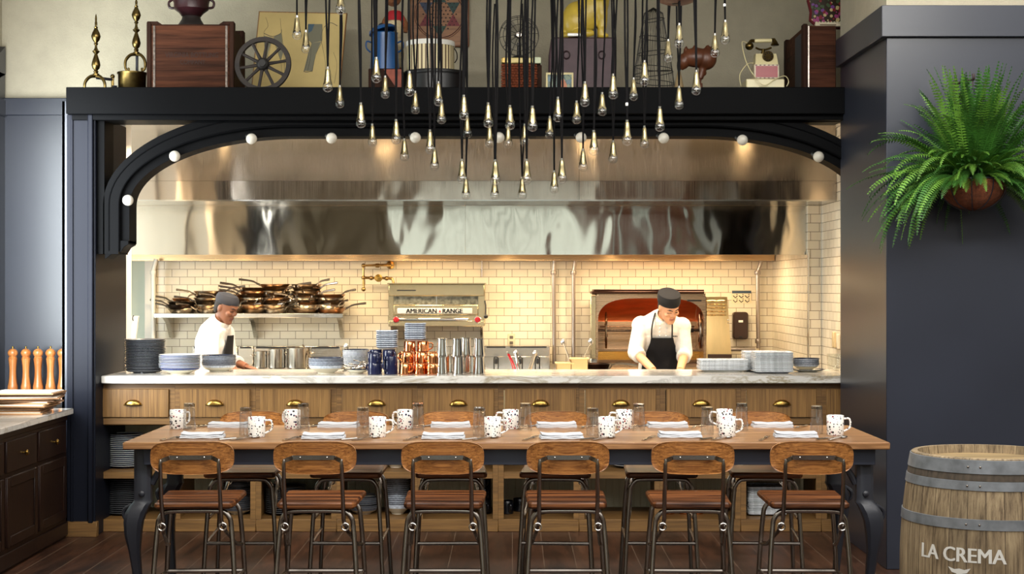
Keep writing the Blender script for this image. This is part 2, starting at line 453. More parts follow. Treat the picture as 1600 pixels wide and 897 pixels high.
# palette
NAVY = plain('navy_satin_paint', (41, 45, 56), 0.31, var=0.10, vscale=1.2, bmp=0.04, bscale=25)
POSTN = plain('post_navy_paint', (22, 24, 32), 0.40, var=0.08, vscale=2, spec=0.08)
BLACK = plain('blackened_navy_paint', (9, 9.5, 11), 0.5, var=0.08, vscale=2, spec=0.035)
PLASTER = plain('warm_grey_plaster', (172, 164, 143), 0.9, var=0.05, vscale=9, bmp=0.7, bscale=95, bdist=0.006)
WHITEP = plain('white_paint', (228, 226, 220), 0.6)
CREAMP = plain('cream_beadboard_paint', (206, 200, 168), 0.55)
MARBLE = marble('calacatta_marble')
OAK_Z = wood('oak_drawer_front', (104, 74, 38), (150, 112, 62), 'z', 1.0, 0.45, 60, 0.06, rand=0.06)
OAK_X = wood('oak_rail', (98, 70, 36), (136, 100, 54), 'x', 1.0, 0.48, 45, 0.05, rand=0.06)
DARKOAK = wood('dark_stained_oak', (20, 11, 7), (44, 24, 15), 'z', 1.0, 0.45, 40, 0.05, rand=0.06, spec=0.3)
BRASS = steel('aged_brass', (170, 135, 70), 0.25)
OLDBRASS = plain('antique_brass', (116, 97, 56), 0.3, 1.0, var=0.3, vscale=30)
PENDBRASS = plain('pendant_brass', (118, 108, 80), 0.25, 1.0, var=0.12, vscale=40)
TABLEWOOD = wood('table_top_wood', (122, 82, 50), (186, 138, 92), 'x', 1.0, 0.34, 30, 0.04, planks=('y', 0.135, 0.02), rand=0.02, con=0.13)
SEATWOOD = wood('stool_seat_wood', (58, 28, 14), (152, 94, 52), 'x', 1.0, 0.40, 26, 0.06, planks=('y', 0.09, 0.045), rand=0.1, con=0.10, fine=1.0, spec=0.35)
BACKWOOD = wood('stool_back_plywood', (112, 64, 28), (194, 132, 70), 'x', 1.0, 0.36, 125, 0.06, rand=0.14, con=0.16, fine=0.8)
GUNMETAL = plain('gunmetal_tube', (150, 142, 134), 0.24, 1.0, var=0.12, vscale=10)
IRON = plain('cast_iron_navy', (36, 38, 46), 0.42, var=0.1, vscale=12, bmp=0.1, bscale=80)
STEEL = steel('brushed_steel', (196, 192, 184), 0.2)
STEELV = steel('bright_steel', (205, 202, 196), 0.14, brush='z')
HOODM = steel('wavy_hood_steel', (184, 172, 158), 0.15, aniso=0.93, wav=0.015, wscale=2.3, brush='z')
HOODL = steel('hood_front_steel', (180, 173, 160), 0.10, aniso=0.90, wav=0.014, wscale=2.4, brush='z')
COPPER = plain('copper', (214, 140, 92), 0.2, 1.0, var=0.1, vscale=20)
BLACKP = plain('black_plastic', (18, 18, 18), 0.4)
CREAM = plain('cream_ceramic', (226, 218, 196), 0.3)
WHITEC = plain('white_glaze', (232, 232, 228), 0.18)
CORD = plain('black_cord', (10, 9, 10), 0.8, spec=0.1)
BULB = thin_glass('clear_bulb_glass', (0.98, 0.98, 0.97), 2.0, edge=0.6)
FIL = plain('bulb_stem', (196, 186, 168), 0.4)

# ================================================================= SETTING
FLOOR = wood('dark_plank_floor', (36, 21, 14), (88, 56, 38), 'y', 1.0, 0.40, 9, 0.12, planks=('x', 0.19, 0.022), rand=0.0, joint=(112, 92, 76))
struct('floor', MB().box(-3.95, 7.2, -4.1, 15.7, -0.1, 0.0), FLOOR)
CEIL = plain('ceiling_paint', (214, 208, 196), 0.8)
struct('ceiling', MB().box(-3.95, 7.2, -4.1, 12.05, 4.0, 4.1), CEIL)
struct('ceiling_kitchen', MB().box(-5.2, 2.9, 12.05, 15.7, 3.08, 3.18), WHITEP)
# plaster wall above the kitchen opening and its run down to the navy panel
struct('wall_upper', MB().box(-3.85, 4.6, 11.9, 12.05, 2.90, 4.0), PLASTER)
struct('wall_north_panel', MB().box(-3.85, -3.1, 11.86, 12.2, 0, 2.965), NAVY)
struct('trim_1', MB().box(-3.85, -2.945, 11.83, 12.1, PZ(180, 11.83), PZ(153, 11.83), 0.004), NAVY)
struct('wall_scullery_return', MB().box(-3.08, -2.945, 10.9, 12.2, 0, 2.9), WHITEP)
struct('trim_9', MB().box(-3.10, -2.94, 10.86, 10.9, 0, 2.93).box(-3.101, -3.081, 10.86, 11.86, 0, 2.93), NAVY)
struct('wall_scullery_lining', MB().box(-5.2, -3.1, 12.2, 12.24, 0, 3.08).box(-2.944, -2.76, 11.251, 11.28, 0, 2.9), WHITEP)
# left wall of the dining room, with its window
wl = MB()
wl.box(-4.0, -3.85, -4, 7.9, 0, 4); wl.box(-4.0, -3.85, 10.75, 12.2, 0, 4)
wl.box(-4.0, -3.85, 7.9, 10.75, 0, 1.15); wl.box(-4.0, -3.85, 7.9, 10.75, 3.6, 4)
struct('wall_left', wl, PLASTER)
pm = MB(); pm.box(-3.85, -3.815, 10.8, 11.86, 0, 3.25)
pm.prism([(10.8, 3.25), (11.86, 3.25), (11.86, 3.46), (10.8, 2.9)], -3.85, -3.81, axis='x')
pm.box(-3.85, -3.80, 10.8, 11.86, 2.93, 3.05)
struct('trim_2', pm, NAVY)
wf = MB()
for y in (7.9, 9.3, 10.70): wf.box(-3.98, -3.86, y, y+0.05, 1.15, 3.6)
for z in (1.15, 2.75, 3.55): wf.box(-3.98, -3.86, 7.9, 10.75, z, z+0.05)
w2 = struct('window_2', wf, NAVY)
GLASS = thin_glass('window_glass', (0.97, 1.0, 0.98), 1.3)
MB().box(-3.93, -3.925, 7.92, 10.73, 1.17, 3.58).build('pane', GLASS, w2)
# street wall behind the camera
wb = MB(); xs = [(-3.95, -1.8), (1.4, 1.85), (2.04, 2.68), (2.93, 5.45), (6.0, 7.2)]
wb.box(xs[0][0], xs[0][1], -4.15, -4.0, 0, 4)
struct('wall_street_plaster', wb, PLASTER)
wb = MB()
for a, b in xs[1:]: wb.box(a, b, -4.15, -4.0, 0, 4)
struct('wall_street_timber', wb, wood('street_wall_timber', (92, 46, 22), (140, 78, 40), 'z', 0.5, 0.5, 14, 0.0, rand=0))
op = [(-1.8, 1.4), (1.85, 2.04), (2.68, 2.93), (5.45, 6.0)]
wb = MB()
for a, b in op: wb.box(a, b, -4.15, -4.0, 0, 0.8); wb.box(a, b, -4.15, -4.0, 3.8, 4)
struct('wall_street_spandrel', wb, NAVY)
for i, (a, b) in enumerate(op):
    wf = MB(); k = 4 if b-a > 2 else 1
    for j in range(k+1):
        x = a+(b-a-0.04)*j/k; wf.box(x, x+0.04, -4.12, -4.03, 0.8, 3.8)
    for z in (0.8, 2.85, 3.76): wf.box(a, b, -4.12, -4.03, z, z+0.04)
    w = struct('window_%d' % (i+3), wf, BLACK)
    MB().box(a, b, -4.08, -4.075, 0.82, 3.78).build('pane', GLASS, w)
struct('wall_right', MB().box(7.2, 7.35, -4.15, 12, 0, 4), PLASTER)
# navy pillar on the right
pil = MB(); pil.box(2.185, 4.6, 9.2, 10.49, 0, 3.12, 0.004)
struct('wall_pillar', pil, NAVY)
struct('trim_3', MB().box(2.150, 4.6, 9.165, 10.47, PZ(57, 9.165), PZ(8, 9.165), 0.003), NAVY)
struct('wall_pillar_upper', MB().box(2.185, 4.6, 9.2, 10.49, PZ(9, 9.165), 4.0), PLASTER)
# post and jamb on the left
pst = MB(); pst.box(-2.943, -2.753, 10.42, 11.25, 0.0, 2.79, 0.003)
pst.box(-2.915, -2.90, 10.41, 10.43, 0.09, 2.79, 0.003); pst.box(-2.80, -2.765, 10.395, 10.43, 0.09, 2.79, 0.006)
struct('wall_post', pst, POSTN)
struct('baseboard_post', MB().box(-2.95, -2.74, 10.40, 10.45, 0.0, 0.10, 0.003), OAK_X)
# header beam that carries the shelf
hb = MB(); hb.box(PX(103, 10.35), 2.186, 10.35, 10.75, PZ(178, 10.35), 2.963, 0.004)
hb.box(PX(112, 10.4), 2.2, 10.40, 10.72, 2.752, PZ(178, 10.35)+0.002, 0.003)
struct('trim_4', hb, BLACK)
struct('trim_5', MB().box(-2.945, 2.6, 10.75, 11.9, 2.935, 2.962), BLACK)
struct('ceiling_soffit', MB().box(-2.945, 2.6, 10.752, 12.05, 2.90, 2.934), WHITEP)
# right jamb of the opening, behind the pillar
struct('wall_jamb_far', MB().box(2.50, 2.75, 10.49, 11.25, 0, 2.9), NAVY)
# arch: two stepped layers
def arch_curve(a, b, y, side_x, zb, n=26, cx=776.5, half=316.5, cy=320):
    """left leg foot -> over the top -> right leg foot, in px space at distance y"""
    pts = []
    L = cx-half
    xl = L-a
    pts.append((xl, zb))
    for i in range(n+1):
        t = PI/2*i/n
        pts.append((L-a*math.cos(t), cy-b*math.sin(t)))
    R = [(2*cx-x, yy) for x, yy in pts[::-1]]
    return [(PX(x, y), PZ(yy, y)) for x, yy in pts+R]
def band(mb, outer, inner, y0, y1):
    n = len(outer)
    for i in range(n-1):
        mb.add([Vector((p[0], y, p[1])) for y in (y0, y1) for p in (outer[i], outer[i+1], inner[i+1], inner[i])],
               [(0,1,2,3), (4,7,6,5), (0,4,5,1), (3,2,6,7)])
    for i in (0, n-1):
        mb.add([Vector((p[0], y, p[1])) for y in (y0, y1) for p in (outer[i], inner[i])], [(0,1,3,2)])
YA = 10.46
am = MB()
band(am, arch_curve(299, 152, YA, 0, 397), arch_curve(275, 124, YA, 0, 397), YA, YA+0.26)
band(am, arch_curve(276, 125, YA, 0, 388), arch_curve(260, 108, YA, 0, 380), YA+0.035, YA+0.24)
crv = arch_curve(275, 123.5, YA, 0, 392)
am.tube([(x, YA+0.004, z) for x, z in crv], 0.007, 6)
crv = arch_curve(290, 140, YA, 0, 392)
am.tube([(x, YA-0.001, z) for x, z in crv], 0.005, 6)
# flat of the casing between arch leg and post, and the coved foot
am.box(PX(147, YA), PX(163, YA), YA, YA+0.24, PZ(397, YA), 2.79)
for x0, x1, zt in ((163, 187, 398), (186, 200, 388)):
    o = [(PX(x0, YA), PZ(zt-12, YA)), (PX(x1, YA), PZ(zt-12, YA)), (PX(x1, YA), PZ(zt-6, YA)), (PX(x0+(x1-x0)*0.5, YA), PZ(zt-2, YA)), (PX(x0+2, YA), PZ(zt+6, YA)), (PX(x0, YA), PZ(zt+6, YA))]
    am.prism(o, YA+0.01, YA+0.22, b=0.002)
# infill between the arch's flat top and the header
am.box(PX(345, YA), 2.186, YA+0.02, YA+0.24, PZ(190, YA), 2.79)
struct('trim_6', am, BLACK)

# kitchen shell
TILE = tiles('subway_tile', (226, 216, 194), (116, 100, 80), 'xz')
TILEY = tiles('subway_tile_side', (226, 216, 194), (116, 100, 80), 'yz')
struct('wall_kitchen_back', MB().box(PX(243, 15.5), 2.56, 15.5, 15.65, 0, 3.08), TILE)
struct('wall_kitchen_side', MB().box(2.56, 2.7, 13.66, 15.6, 0, 3.08), TILEY)
struct('wall_kitchen_front', MB().box(2.562, 2.68, 13.645, 13.66, 0, 3.08), TILE)
struct('wall_kitchen_pass', MB().box(2.68, 2.8, 11.25, 13.65, 0, 3.08), TILEY)
struct('trim_7', MB().box(2.555, 2.57, 13.635, 13.65, 0, 1.96).box(2.672, 2.688, 13.635, 13.65, 0, 2.40), STEELV)
PALE = plain('pale_green_wall', (206, 216, 202), 0.5, var=0.04, vscale=2)
struct('wall_scullery', MB().box(-5.2, PX(243, 15.5)-0.08, 15.5, 15.65, 0, 3.08), PALE)
struct('trim_8', MB().box(PX(243, 15.5)-0.085, PX(243, 15.5)+0.005, 15.40, 15.65, 0, 2.2, 0.004), WHITEP)
struct('wall_scullery_side', MB().box(-5.3, -5.2, 12.2, 15.65, 0, 3.08), WHITEP)

# ================================================================= BAR COUNTER
D0 = 10.62
bounds = [147+126.3*i for i in range(10)]+[1313]
ct = 1.055
top = MB(); top.box(-2.752, 2.30, 10.55, 11.40, 1.003, ct, 0.006)
tag(top.build('marble_worktop', MARBLE), 'long white marble worktop with green and gold veining over the oak drawers', 'worktop')
def pull_geo(mb, x, y, z):
    """half-dome cup pull"""
    n = 12; rings = []
    for i in range(7):
        t = PI/2*i/6
        ring = []
        for a in range(n+1):
            s = PI*a/n
            ring.append(Vector((x+0.058*math.cos(s)*math.cos(t)**0.6 if math.cos(t) > 0 else x, y-0.030*math.sin(t), z-0.014+0.036*math.sin(s)*max(math.cos(t), 0)**0.6)))
        rings.append(ring)
    vs = [p for r in rings for p in r]; m = n+1
    fs = [[i*m+a, i*m+a+1, (i+1)*m+a+1, (i+1)*m+a] for i in range(6) for a in range(n)]
    mb.add(vs, fs)
    mb.box(x-0.062, x+0.062, y-0.003, y, z-0.018, z-0.010)
    for sx in (-1, 1): mb.ell((x+sx*0.052, y-0.003, z-0.003), (0.004, 0.003, 0.004), 8, 5)
dpx = [(153,264),(281,391),(407,517),(534,644),(661,772),(789,900),(915,1025),(1041,1150),(1167,1275),(1291,1345)]
proto = None
for i in range(10):
    x0, x1 = PX(bounds[i], D0), PX(bounds[i+1], D0)
    if i == 9: x1 = 2.40
    where = ['touching the navy post', 'second from the navy post', 'third from the navy post', 'fourth from the navy post', 'fifth from the navy post',
             'fifth from the navy pillar', 'fourth from the navy pillar', 'third from the navy pillar', 'second from the navy pillar', 'half hidden by the navy pillar'][i]
    t = thing('bar_cabinet', 'oak bar cabinet with drawer over open shelves, '+where, 'cabinet', ((x0+x1)/2, D0, 0), 0, 'oak bar cabinets under the worktop')
    w = (x1-x0)/2-0.0005; b = MB()
    b.box(-w, w, 0, 0.03, 0.955, 1.002); b.box(-w, w, 0, 0.03, 0.722, 0.770, 0.003); b.box(-w, w, 0, 0.03, 0.0, 0.085, 0.004)
    sw = 0.036
    b.box(-w, -w+sw, 0.0005, 0.03, 0.085, 0.955); b.box(w-sw, w, 0.0005, 0.03, 0.085, 0.955)
    b.box(-w, -w+0.012, 0.03, 0.6, 0.0, 1.0); b.box(w-0.012, w, 0.03, 0.6, 0.0, 1.0)
    b.box(-w+0.012, w-0.012, 0.03, 0.6, 0.06, 0.083); b.box(-w+0.012, w-0.012, 0.03, 0.6, 0.715, 0.73)
    b.build('body', OAK_X, t)
    MB().box(-w+sw, w-sw, 0.002, 0.6, 0.358, 0.404, 0.002).build('shelf', OAK_X, t)
    bb = MB(); bb.box(-w+0.012, w-0.012, 0.60, 0.61, 0.083, 0.72)
    k = int((2*w)/0.05)
    for j in range(k): bb.box(-w+0.016+j*0.05, -w+0.060+j*0.05, 0.596, 0.605, 0.084, 0.72, 0.003)
    bb.build('beadboard_back', CREAMP, t)
    a, c = PX(dpx[i][0], D0)-(x0+x1)/2, PX(dpx[i][1], D0)-(x0+x1)/2
    if i == 9: c = w-0.002
    dr = MB(); dr.box(a, c, -0.014, 0.02, PZ(652, D0), PZ(608, D0), 0.003)
    d = dr.build('drawer', OAK_Z, t)
    if i < 9:
        p = MB(); pull_geo(p, (a+c)/2, -0.014, PZ(629, D0)); p.build('cup_pull', BRASS, d)

# ================================================================= SIDEBOARD ON THE LEFT
t = thing('sideboard', 'dark stained sideboard with brass knobs beneath the marble slab by the navy post', 'sideboard', (-2.93, 10.36, 0))
b = MB(); YN = -4.4      # local y runs toward the camera
b.box(-0.88, 0, YN, 0, 0.09, 0.812); b.box(-0.88, -0.012, YN, 0, 0.0, 0.09)
b.box(-0.88, -0.21, 0.0, 1.45, 0.0, 0.812)
b.box(0.0, 0.012, YN, 0, 0.02, 0.11, 0.004); b.box(0.0, 0.008, YN, 0, 0.775, 0.812, 0.003)
b.build('body', DARKOAK, t)
ww = 0.58
for i in range(7):
    y1 = -0.05-i*(ww+0.05); y0 = y1-ww
    d = MB().box(0, 0.014, y0, y1, 0.57, 0.755, 0.004).build('drawer', DARKOAK, t)
    MB().lathe([(0.006, 0), (0.006, 0.014), (0.017, 0.02), (0.019, 0.028), (0.012, 0.036)], 14, M=rmat((0.014, (y0+y1)/2, 0.665), 0, PI/2, 0)).build('knob', BRASS, d)
    dd = MB().box(0, 0.010, y0, y1, 0.14, 0.545, 0.003); fr = 0.06
    for (a0, a1, z0, z1) in ((y0, y0+fr, 0.14, 0.545), (y1-fr, y1, 0.14, 0.545), (y0+fr, y1-fr, 0.14, 0.2), (y0+fr, y1-fr, 0.485, 0.545)):
        dd.box(0.009, 0.018, a0, a1, z0, z1, 0.003)
    dd.build('door', DARKOAK, t)
mt = MB().box(-3.83, PX(115, 10.38), 5.9, 10.38, 0.813, 0.852, 0.005).box(-3.83, -3.12, 10.379, 11.83, 0.813, 0.852)
tag(mt.build('marble_slab', MARBLE), 'white marble slab under the pepper mills and menu boards', 'worktop')
MILL = wood('mill_wood', (176, 102, 48), (218, 146, 82), 'z', 1.0, 0.3, 30, 0.02, rand=0.08, coat=0.3)
def mill():
    t = thing('pepper_mill', 'x', 'pepper mill', group='pepper mills on the marble slab')
    MB().lathe([(0.036,0),(0.038,0.006),(0.038,0.03),(0.034,0.036),(0.038,0.042),(0.037,0.06),(0.031,0.085),(0.026,0.13),(0.0245,0.17),(0.026,0.21),(0.031,0.255),(0.033,0.268),(0.030,0.272),(0.001,0.272)], 24).build('body', MILL, t)
    MB().lathe([(0.001,0.272),(0.028,0.272),(0.030,0.278),(0.025,0.284),(0.032,0.292),(0.037,0.305),(0.037,0.315),(0.031,0.330),(0.018,0.340),(0.006,0.343)], 24).build('cap', MILL, t)
    MB().lathe([(0.005,0.341),(0.005,0.348),(0.009,0.351),(0.009,0.356),(0.004,0.363)], 12).build('finial', BRASS, t)
    return t
R = Rep(mill())
for i, px in enumerate((20, 40.5, 59.5, 79, 97.5)):
    R.put((PX(px, 11.72), 11.72, 0.852), 'tall turned wooden pepper mill, %s counting from the navy post' % ordw(5-i), rz=i*0.7, scale=(1.0, 1.0, 0.99))
MENU = wood('menu_board_wood', (120, 84, 54), (176, 132, 90), 'x', 1.0, 0.5, 20, 0.03, rand=0.3)
PAPER = plain('menu_paper', (226, 216, 200), 0.7)
zz = 0.852
for i in range(9):
    t = thing('menu_board', 'wooden menu board with paper sheets, %s from the bottom of the stack beside the mills' % ordw(i+1), 'menu', (-3.13+rnd.uniform(-0.03, 0.03)+0.012*i, 9.98+rnd.uniform(-.03, .03), zz), rnd.uniform(-0.12, 0.12)+0.05, 'menu boards stacked on the marble slab')
    MB().box(-0.20, 0.20, -0.15, 0.15, 0, 0.0105, 0.002).build('board', MENU, t)
    MB().box(-0.195, 0.185, -0.14, 0.14, 0.0105, 0.0155).build('sheets', PAPER, t); zz += 0.0157
for i in range(4):
    t = thing('menu_board', 'wooden menu board, %s from the bottom of the leaning pile at the window end' % ordw(i+1), 'menu', (-3.44+0.01*i, 9.78-0.01*i, 0.852+0.0157*i), 0.3+0.1*i, 'menu boards in the pile by the window')
    MB().box(-0.16, 0.11, -0.13, 0.15, 0, 0.0105, 0.002).build('board', MENU, t)
    MB().box(-0.155, 0.10, -0.12, 0.14, 0.0105, 0.0155).build('sheets', PAPER, t)

# ================================================================= HOOD
YU, YL = 13.0, 13.7
XR = PX(1307, YU)
hd = thing('exhaust_hood', 'wide stainless steel exhaust hood over the whole cooking line', 'exhaust hood', (0, YU, 1.93))
def slab(mb, x0, x1, pts, th=0.0):
    """profile points (y,z) swept along x"""
    n = len(pts); vs = [Vector((x, y-YU, z-1.93)) for x in (x0, x1) for y, z in pts]
    mb.add(vs, [(i, i+1, n+i+1, n+i) for i in range(n-1)])
def solid(name, x0, x1, pts, mat, par=hd):
    mb = MB(); o = [(y-YU, z-1.93) for y, z in pts]
    mb.prism(o, x0, x1, axis='x'); return mb.build(name, mat, par, sharp=20)
XS = PX(905, YU)
zu0, zs, zt = PZ(312, YU), PZ(283, YU), 3.075
for a, b in ((-4.3, XS-0.002), (XS+0.002, XR)):
    solid('upper_panel', a, b, [(YU+0.008, zs+0.002), (YU+0.03, zt), (YU+0.10, zt), (YU+0.10, zs+0.002)], HOODM)
    solid('upper_band', a, b, [(YU, zu0), (YU, zs), (YU+0.10, zs), (YU+0.10, zu0)], HOODM)
solid('canopy_box', -4.3, XR-0.001, [(YU+0.101, zu0), (YU+0.101, zt), (15.5, zt), (15.5, zu0+0.05), (YL+0.06, zu0+0.05), (YL+0.06, zu0)], STEEL)
solid('lip', -4.3, XR, [(YU-0.006, zu0-0.012), (YU-0.006, zu0), (YL, zu0), (YL, zu0-0.012)], STEEL)
XL2 = PX(1283, YL)
zl = PZ(398, YL)
for a, b in ((-4.3, PX(727, YL)-0.001), (PX(727, YL)+0.001, PX(1268, YL)), (PX(1268, YL)+0.001, XL2)):
    solid('lower_front', a, b, [(YL, zl), (YL, zu0-0.013), (YL+0.05, zu0-0.013), (YL+0.05, zl)], HOODL)
solid('lower_end', XL2-0.04, XL2, [(YL+0.051, zl), (YL+0.051, zu0), (13.64, zu0), (13.64, zl)] if False else [(YL+0.051, zl), (YL+0.051, zu0), (YL+0.06, zu0), (YL+0.06, zl)], HOODL)
LAMPTINTST = steel('lamp_tinted_steel', (206, 176, 136), 0.3)  # glow of the warm hood lamps put into the steel colour
solid('grease_trough', -4.3, 2.55, [(15.30, 1.905), (15.30, 1.98), (15.495, 1.98), (15.495, 1.905)], LAMPTINTST)
solid('hood_back', -4.3, 2.555, [(15.46, 1.98), (15.46, zu0+0.05), (15.495, zu0+0.05), (15.495, 1.98)], LAMPTINTST)
fm = MB()
for i in range(13):
    x = -4.2+i*0.52
    fm.box(x, x+0.49, 0, 0.02, -0.32, 0.32, 0.004, M=rmat((0, 15.08-YU, 2.22-1.93), -0.7, 0, 0))
fm.build('baffle_filters', LAMPTINTST, hd)
GLOW = bpy.data.materials.new('lit_lamp_glass'); GLOW.use_nodes = True
g = GLOW.node_tree.nodes['Principled BSDF']; g.inputs['Base Color'].default_value = lin((255, 230, 180))
g.inputs['Emission Color'].default_value = lin((255, 214, 150)); g.inputs['Emission Strength'].default_value = 6
for i, px in enumerate((-2.9, -1.9, -0.9, 0.1, 1.1, 1.9)):
    MB().lathe([(0.05, 0.09), (0.05, 0.03), (0.07, 0.0), (0.06, -0.03), (0.02, -0.045)], 14, (px, 14.75-YU, 2.06-1.93)).build('lamp_jar', GLOW, hd)

# wall bracket shelf with pans
ws = thing('wall_shelf', 'stainless wall shelf on three brackets loaded with frying pans', 'shelf', (PX(388, 15.3), 15.3, 1.385))
xa, xb = PX(240, 15.1)-ws.location.x, PX(536, 15.1)-ws.location.x
MB().box(xa, xb, -0.2, 0.195, 0.0, 0.012).box(xa, xb, -0.205, -0.195, -0.03, 0.012, 0.003).build('shelf_board', STEEL, ws)
for px in (259, 393, 530):
    x = PX(px, 15.2)-ws.location.x
    m = MB(); m.prism([(0.19, -0.002), (-0.17, -0.002), (-0.165, -0.03), (-0.02, -0.08), (0.15, -0.23), (0.19, -0.235)], x-0.02, x+0.02, axis='x'); m.build('bracket', STEEL, ws)
PANM = plain('worn_pan_steel', (156, 134, 110), 0.3, 1.0, var=0.5, vscale=18)
PANS = plain('bright_pan_steel', (196, 184, 168), 0.24, 1.0, var=0.3, vscale=14)
PAND = plain('black_steel_pan', (58, 44, 36), 0.35, 1.0, var=0.3, vscale=14)
PANC = plain('bronzed_pan_steel', (176, 134, 98), 0.28, 1.0, var=0.3, vscale=14)
def pan(mat, r=0.145, h=0.05):
    t = thing('frying_pan', 'x', 'pan', group='frying pans on the wall shelf')
    m = MB(); m.lathe([(0.001,0),(r*0.72,0),(r*0.8,0.006),(r,h),(r+0.003,h),(r+0.002,h-0.003),(r*0.80,0.009),(r*0.72,0.004),(0.001,0.004)], 28, caps=False); m.build('bowl', mat, t)
    m = MB(); m.tube([(r*0.93,0,h*0.75),(r+0.03,0,h+0.008),(r+0.08,0,h+0.03),(r+0.20,0,h+0.045)], [0.010,0.008,0.009,0.011], 6, smooth=3, flat=0.5); m.build('handle', GUNMETAL, t)
    for s in (-1, 1): m = MB().ell((r*0.95, s*0.014, h*0.75), 0.005, 6, 4)
    m.build('rivet', STEEL, t)
    return t
Rs = [Rep(pan(PANM)), Rep(pan(PANS)), Rep(pan(PAND)), Rep(pan(PANC))]
stacks = [(283, 4, 'at the post end of the shelf', (1, 2, 0, 3), [2.75, 2.8, 2.6, 1.2]),
          (326, 6, 'second stack from the post end', (1, 0, 1, 0, 1, 0), None),
          (362, 5, 'third stack from the post end, behind the cap', (0, 1, 0, 0, 3), None),
          (397, 7, 'fourth stack from the post end', (0, 3, 0, 1, 0, 3, 0), None),
          (429, 8, 'tall stack fifth from the post end', (1, 0, 1, 3, 1, 0, 0, 3), None),
          (478, 8, 'wide stack sixth from the post end', (0, 1, 3, 1, 1, 0, 1, 0), None),
          (516, 5, 'low stack nearest the broiler', (3, 1, 0, 1, 3), None)]
for px, n, w, kinds, rots in stacks:
    z = 1.3975
    for i in range(n):
        k = kinds[i % len(kinds)]
        a = rots[i] if rots else rnd.choice((-1.3, -1.75, -2.4, -0.9, -0.5, -2.8, 0.2))+rnd.uniform(-.2, .2)
        y = 15.22 if i % 2 else 15.25
        if k == 3 and i == n-1 and px == 283: sc = (0.62, 0.62, 0.9)
        else: sc = None
        p = Rs[k].put((PX(px, 15.2)+rnd.uniform(-.006, .006), y, z), 'metal frying pan, %s from the bottom, %s' % (ordw(i+1), w), rz=a, scale=sc)
        if rots and i == 0: p.rotation_euler[2] = 2.8
        z += 0.033

# salamander broiler
YB = 14.95
bx0, bx1 = PX(607, YB), PX(757, YB); cx = (bx0+bx1)/2; hw = (bx1-bx0)/2
br = thing('salamander_broiler', 'stainless broiler with lettered badge and two red knobs fixed to the tiled wall', 'broiler', (cx, YB, PZ(510, YB)))
H = PZ(444, YB)-PZ(510, YB)
GOLDST = plain('warm_steel', (186, 168, 132), 0.27, 1.0, var=0.06, vscale=3)
m = MB(); m.box(-hw, hw, 0.02, 0.5, 0.0, H, 0.004); m.box(-hw, hw, -0.01, 0.06, H*0.72, H, 0.006); m.box(-hw, hw, -0.012, 0.05, 0, 0.055, 0.004)
m.box(-hw, -hw+0.045, 0, 0.05, 0.05, H*0.74); m.box(hw-0.055, hw, 0, 0.05, 0.05, H*0.74); m.box(-hw-0.01, hw+0.01, -0.02, 0.5, H, H+0.01)
m.build('body', GOLDST, br)
MB().box(-hw+0.05, hw-0.06, 0.012, 0.03, H*0.52, H*0.71).build('firebox', plain('sooty_steel', (120, 118, 104), 0.5, 0.8, var=0.5, vscale=30), br)
MB().box(-0.003, 0.003, 0.006, 0.03, H*0.52, H*0.71).build('divider', STEEL, br)
m = MB().box(-hw+0.05, hw-0.06, -0.02, 0.03, H*0.27, H*0.51, 0.005); dr = m.build('grill_drawer', GOLDST, br)
bd = MB().box(-hw+0.085, hw-0.115, -0.034, -0.021, H*0.30, H*0.43, 0.005).build('badge', plain('badge_white', (206, 204, 196), 0.7, spec=0.1), br)
tm = MB(); add_text(tm, 'AMERICAN   RANGE', 0.062, FRONT(-0.018, -0.0345, H*0.362), width=0.535, ext=0.001, bold=0.0022); tm.build('lettering', BLACKP, bd)
m = MB(); m.prism([(0.022, H*0.335), (0.046, H*0.335), (0.034, H*0.395)], -0.0355, -0.034); m.build('emblem', plain('badge_red', (168, 40, 44), 0.4), bd)
MB().box(-hw+0.10, hw-0.15, -0.034, -0.013, H*0.13, H*0.20, 0.006).build('towel_bar', STEELV, br)
RED = plain('red_knob', (176, 22, 34), 0.25)
for x in (-hw+0.075, hw-0.065):
    k = MB().lathe([(0.034, 0), (0.034, 0.008), (0.030, 0.012), (0.001, 0.012)], 20, M=rmat((x, -0.012, H*0.16), PI/2)).build('knob', STEELV, br)
    m = MB().lathe([(0.028, 0.012), (0.027, 0.035), (0.022, 0.04), (0.001, 0.04)], 20, M=rmat((x, -0.012, H*0.16), PI/2)); m.box(x-0.005, x+0.005, -0.056, -0.05, H*0.16-0.024, H*0.16+0.024, 0.002); m.build('knob_grip', RED, k)
m = MB().tube([(hw+0.004, -0.02, H*0.6), (hw+0.012, -0.05, H*0.5), (hw+0.012, -0.06, H*0.28)], 0.008, 8); m.ell((hw+0.014, -0.06, H*0.24), 0.022, 12, 8); m.build('lever', BLACKP, br)
MB().box(-hw+0.08, -hw+0.26, -0.0125, -0.0095, H*0.84, H*0.865).build('vent_slot', BLACKP, br)
for s in (-1, 1): MB().prism([(0.54, 0.0), (0.02, 0.0), (0.06, -0.05), (0.50, -0.3), (0.54, -0.3)], s*(hw-0.03)-0.012, s*(hw-0.03)+0.012, axis='x').build('support_bracket', STEEL, br)

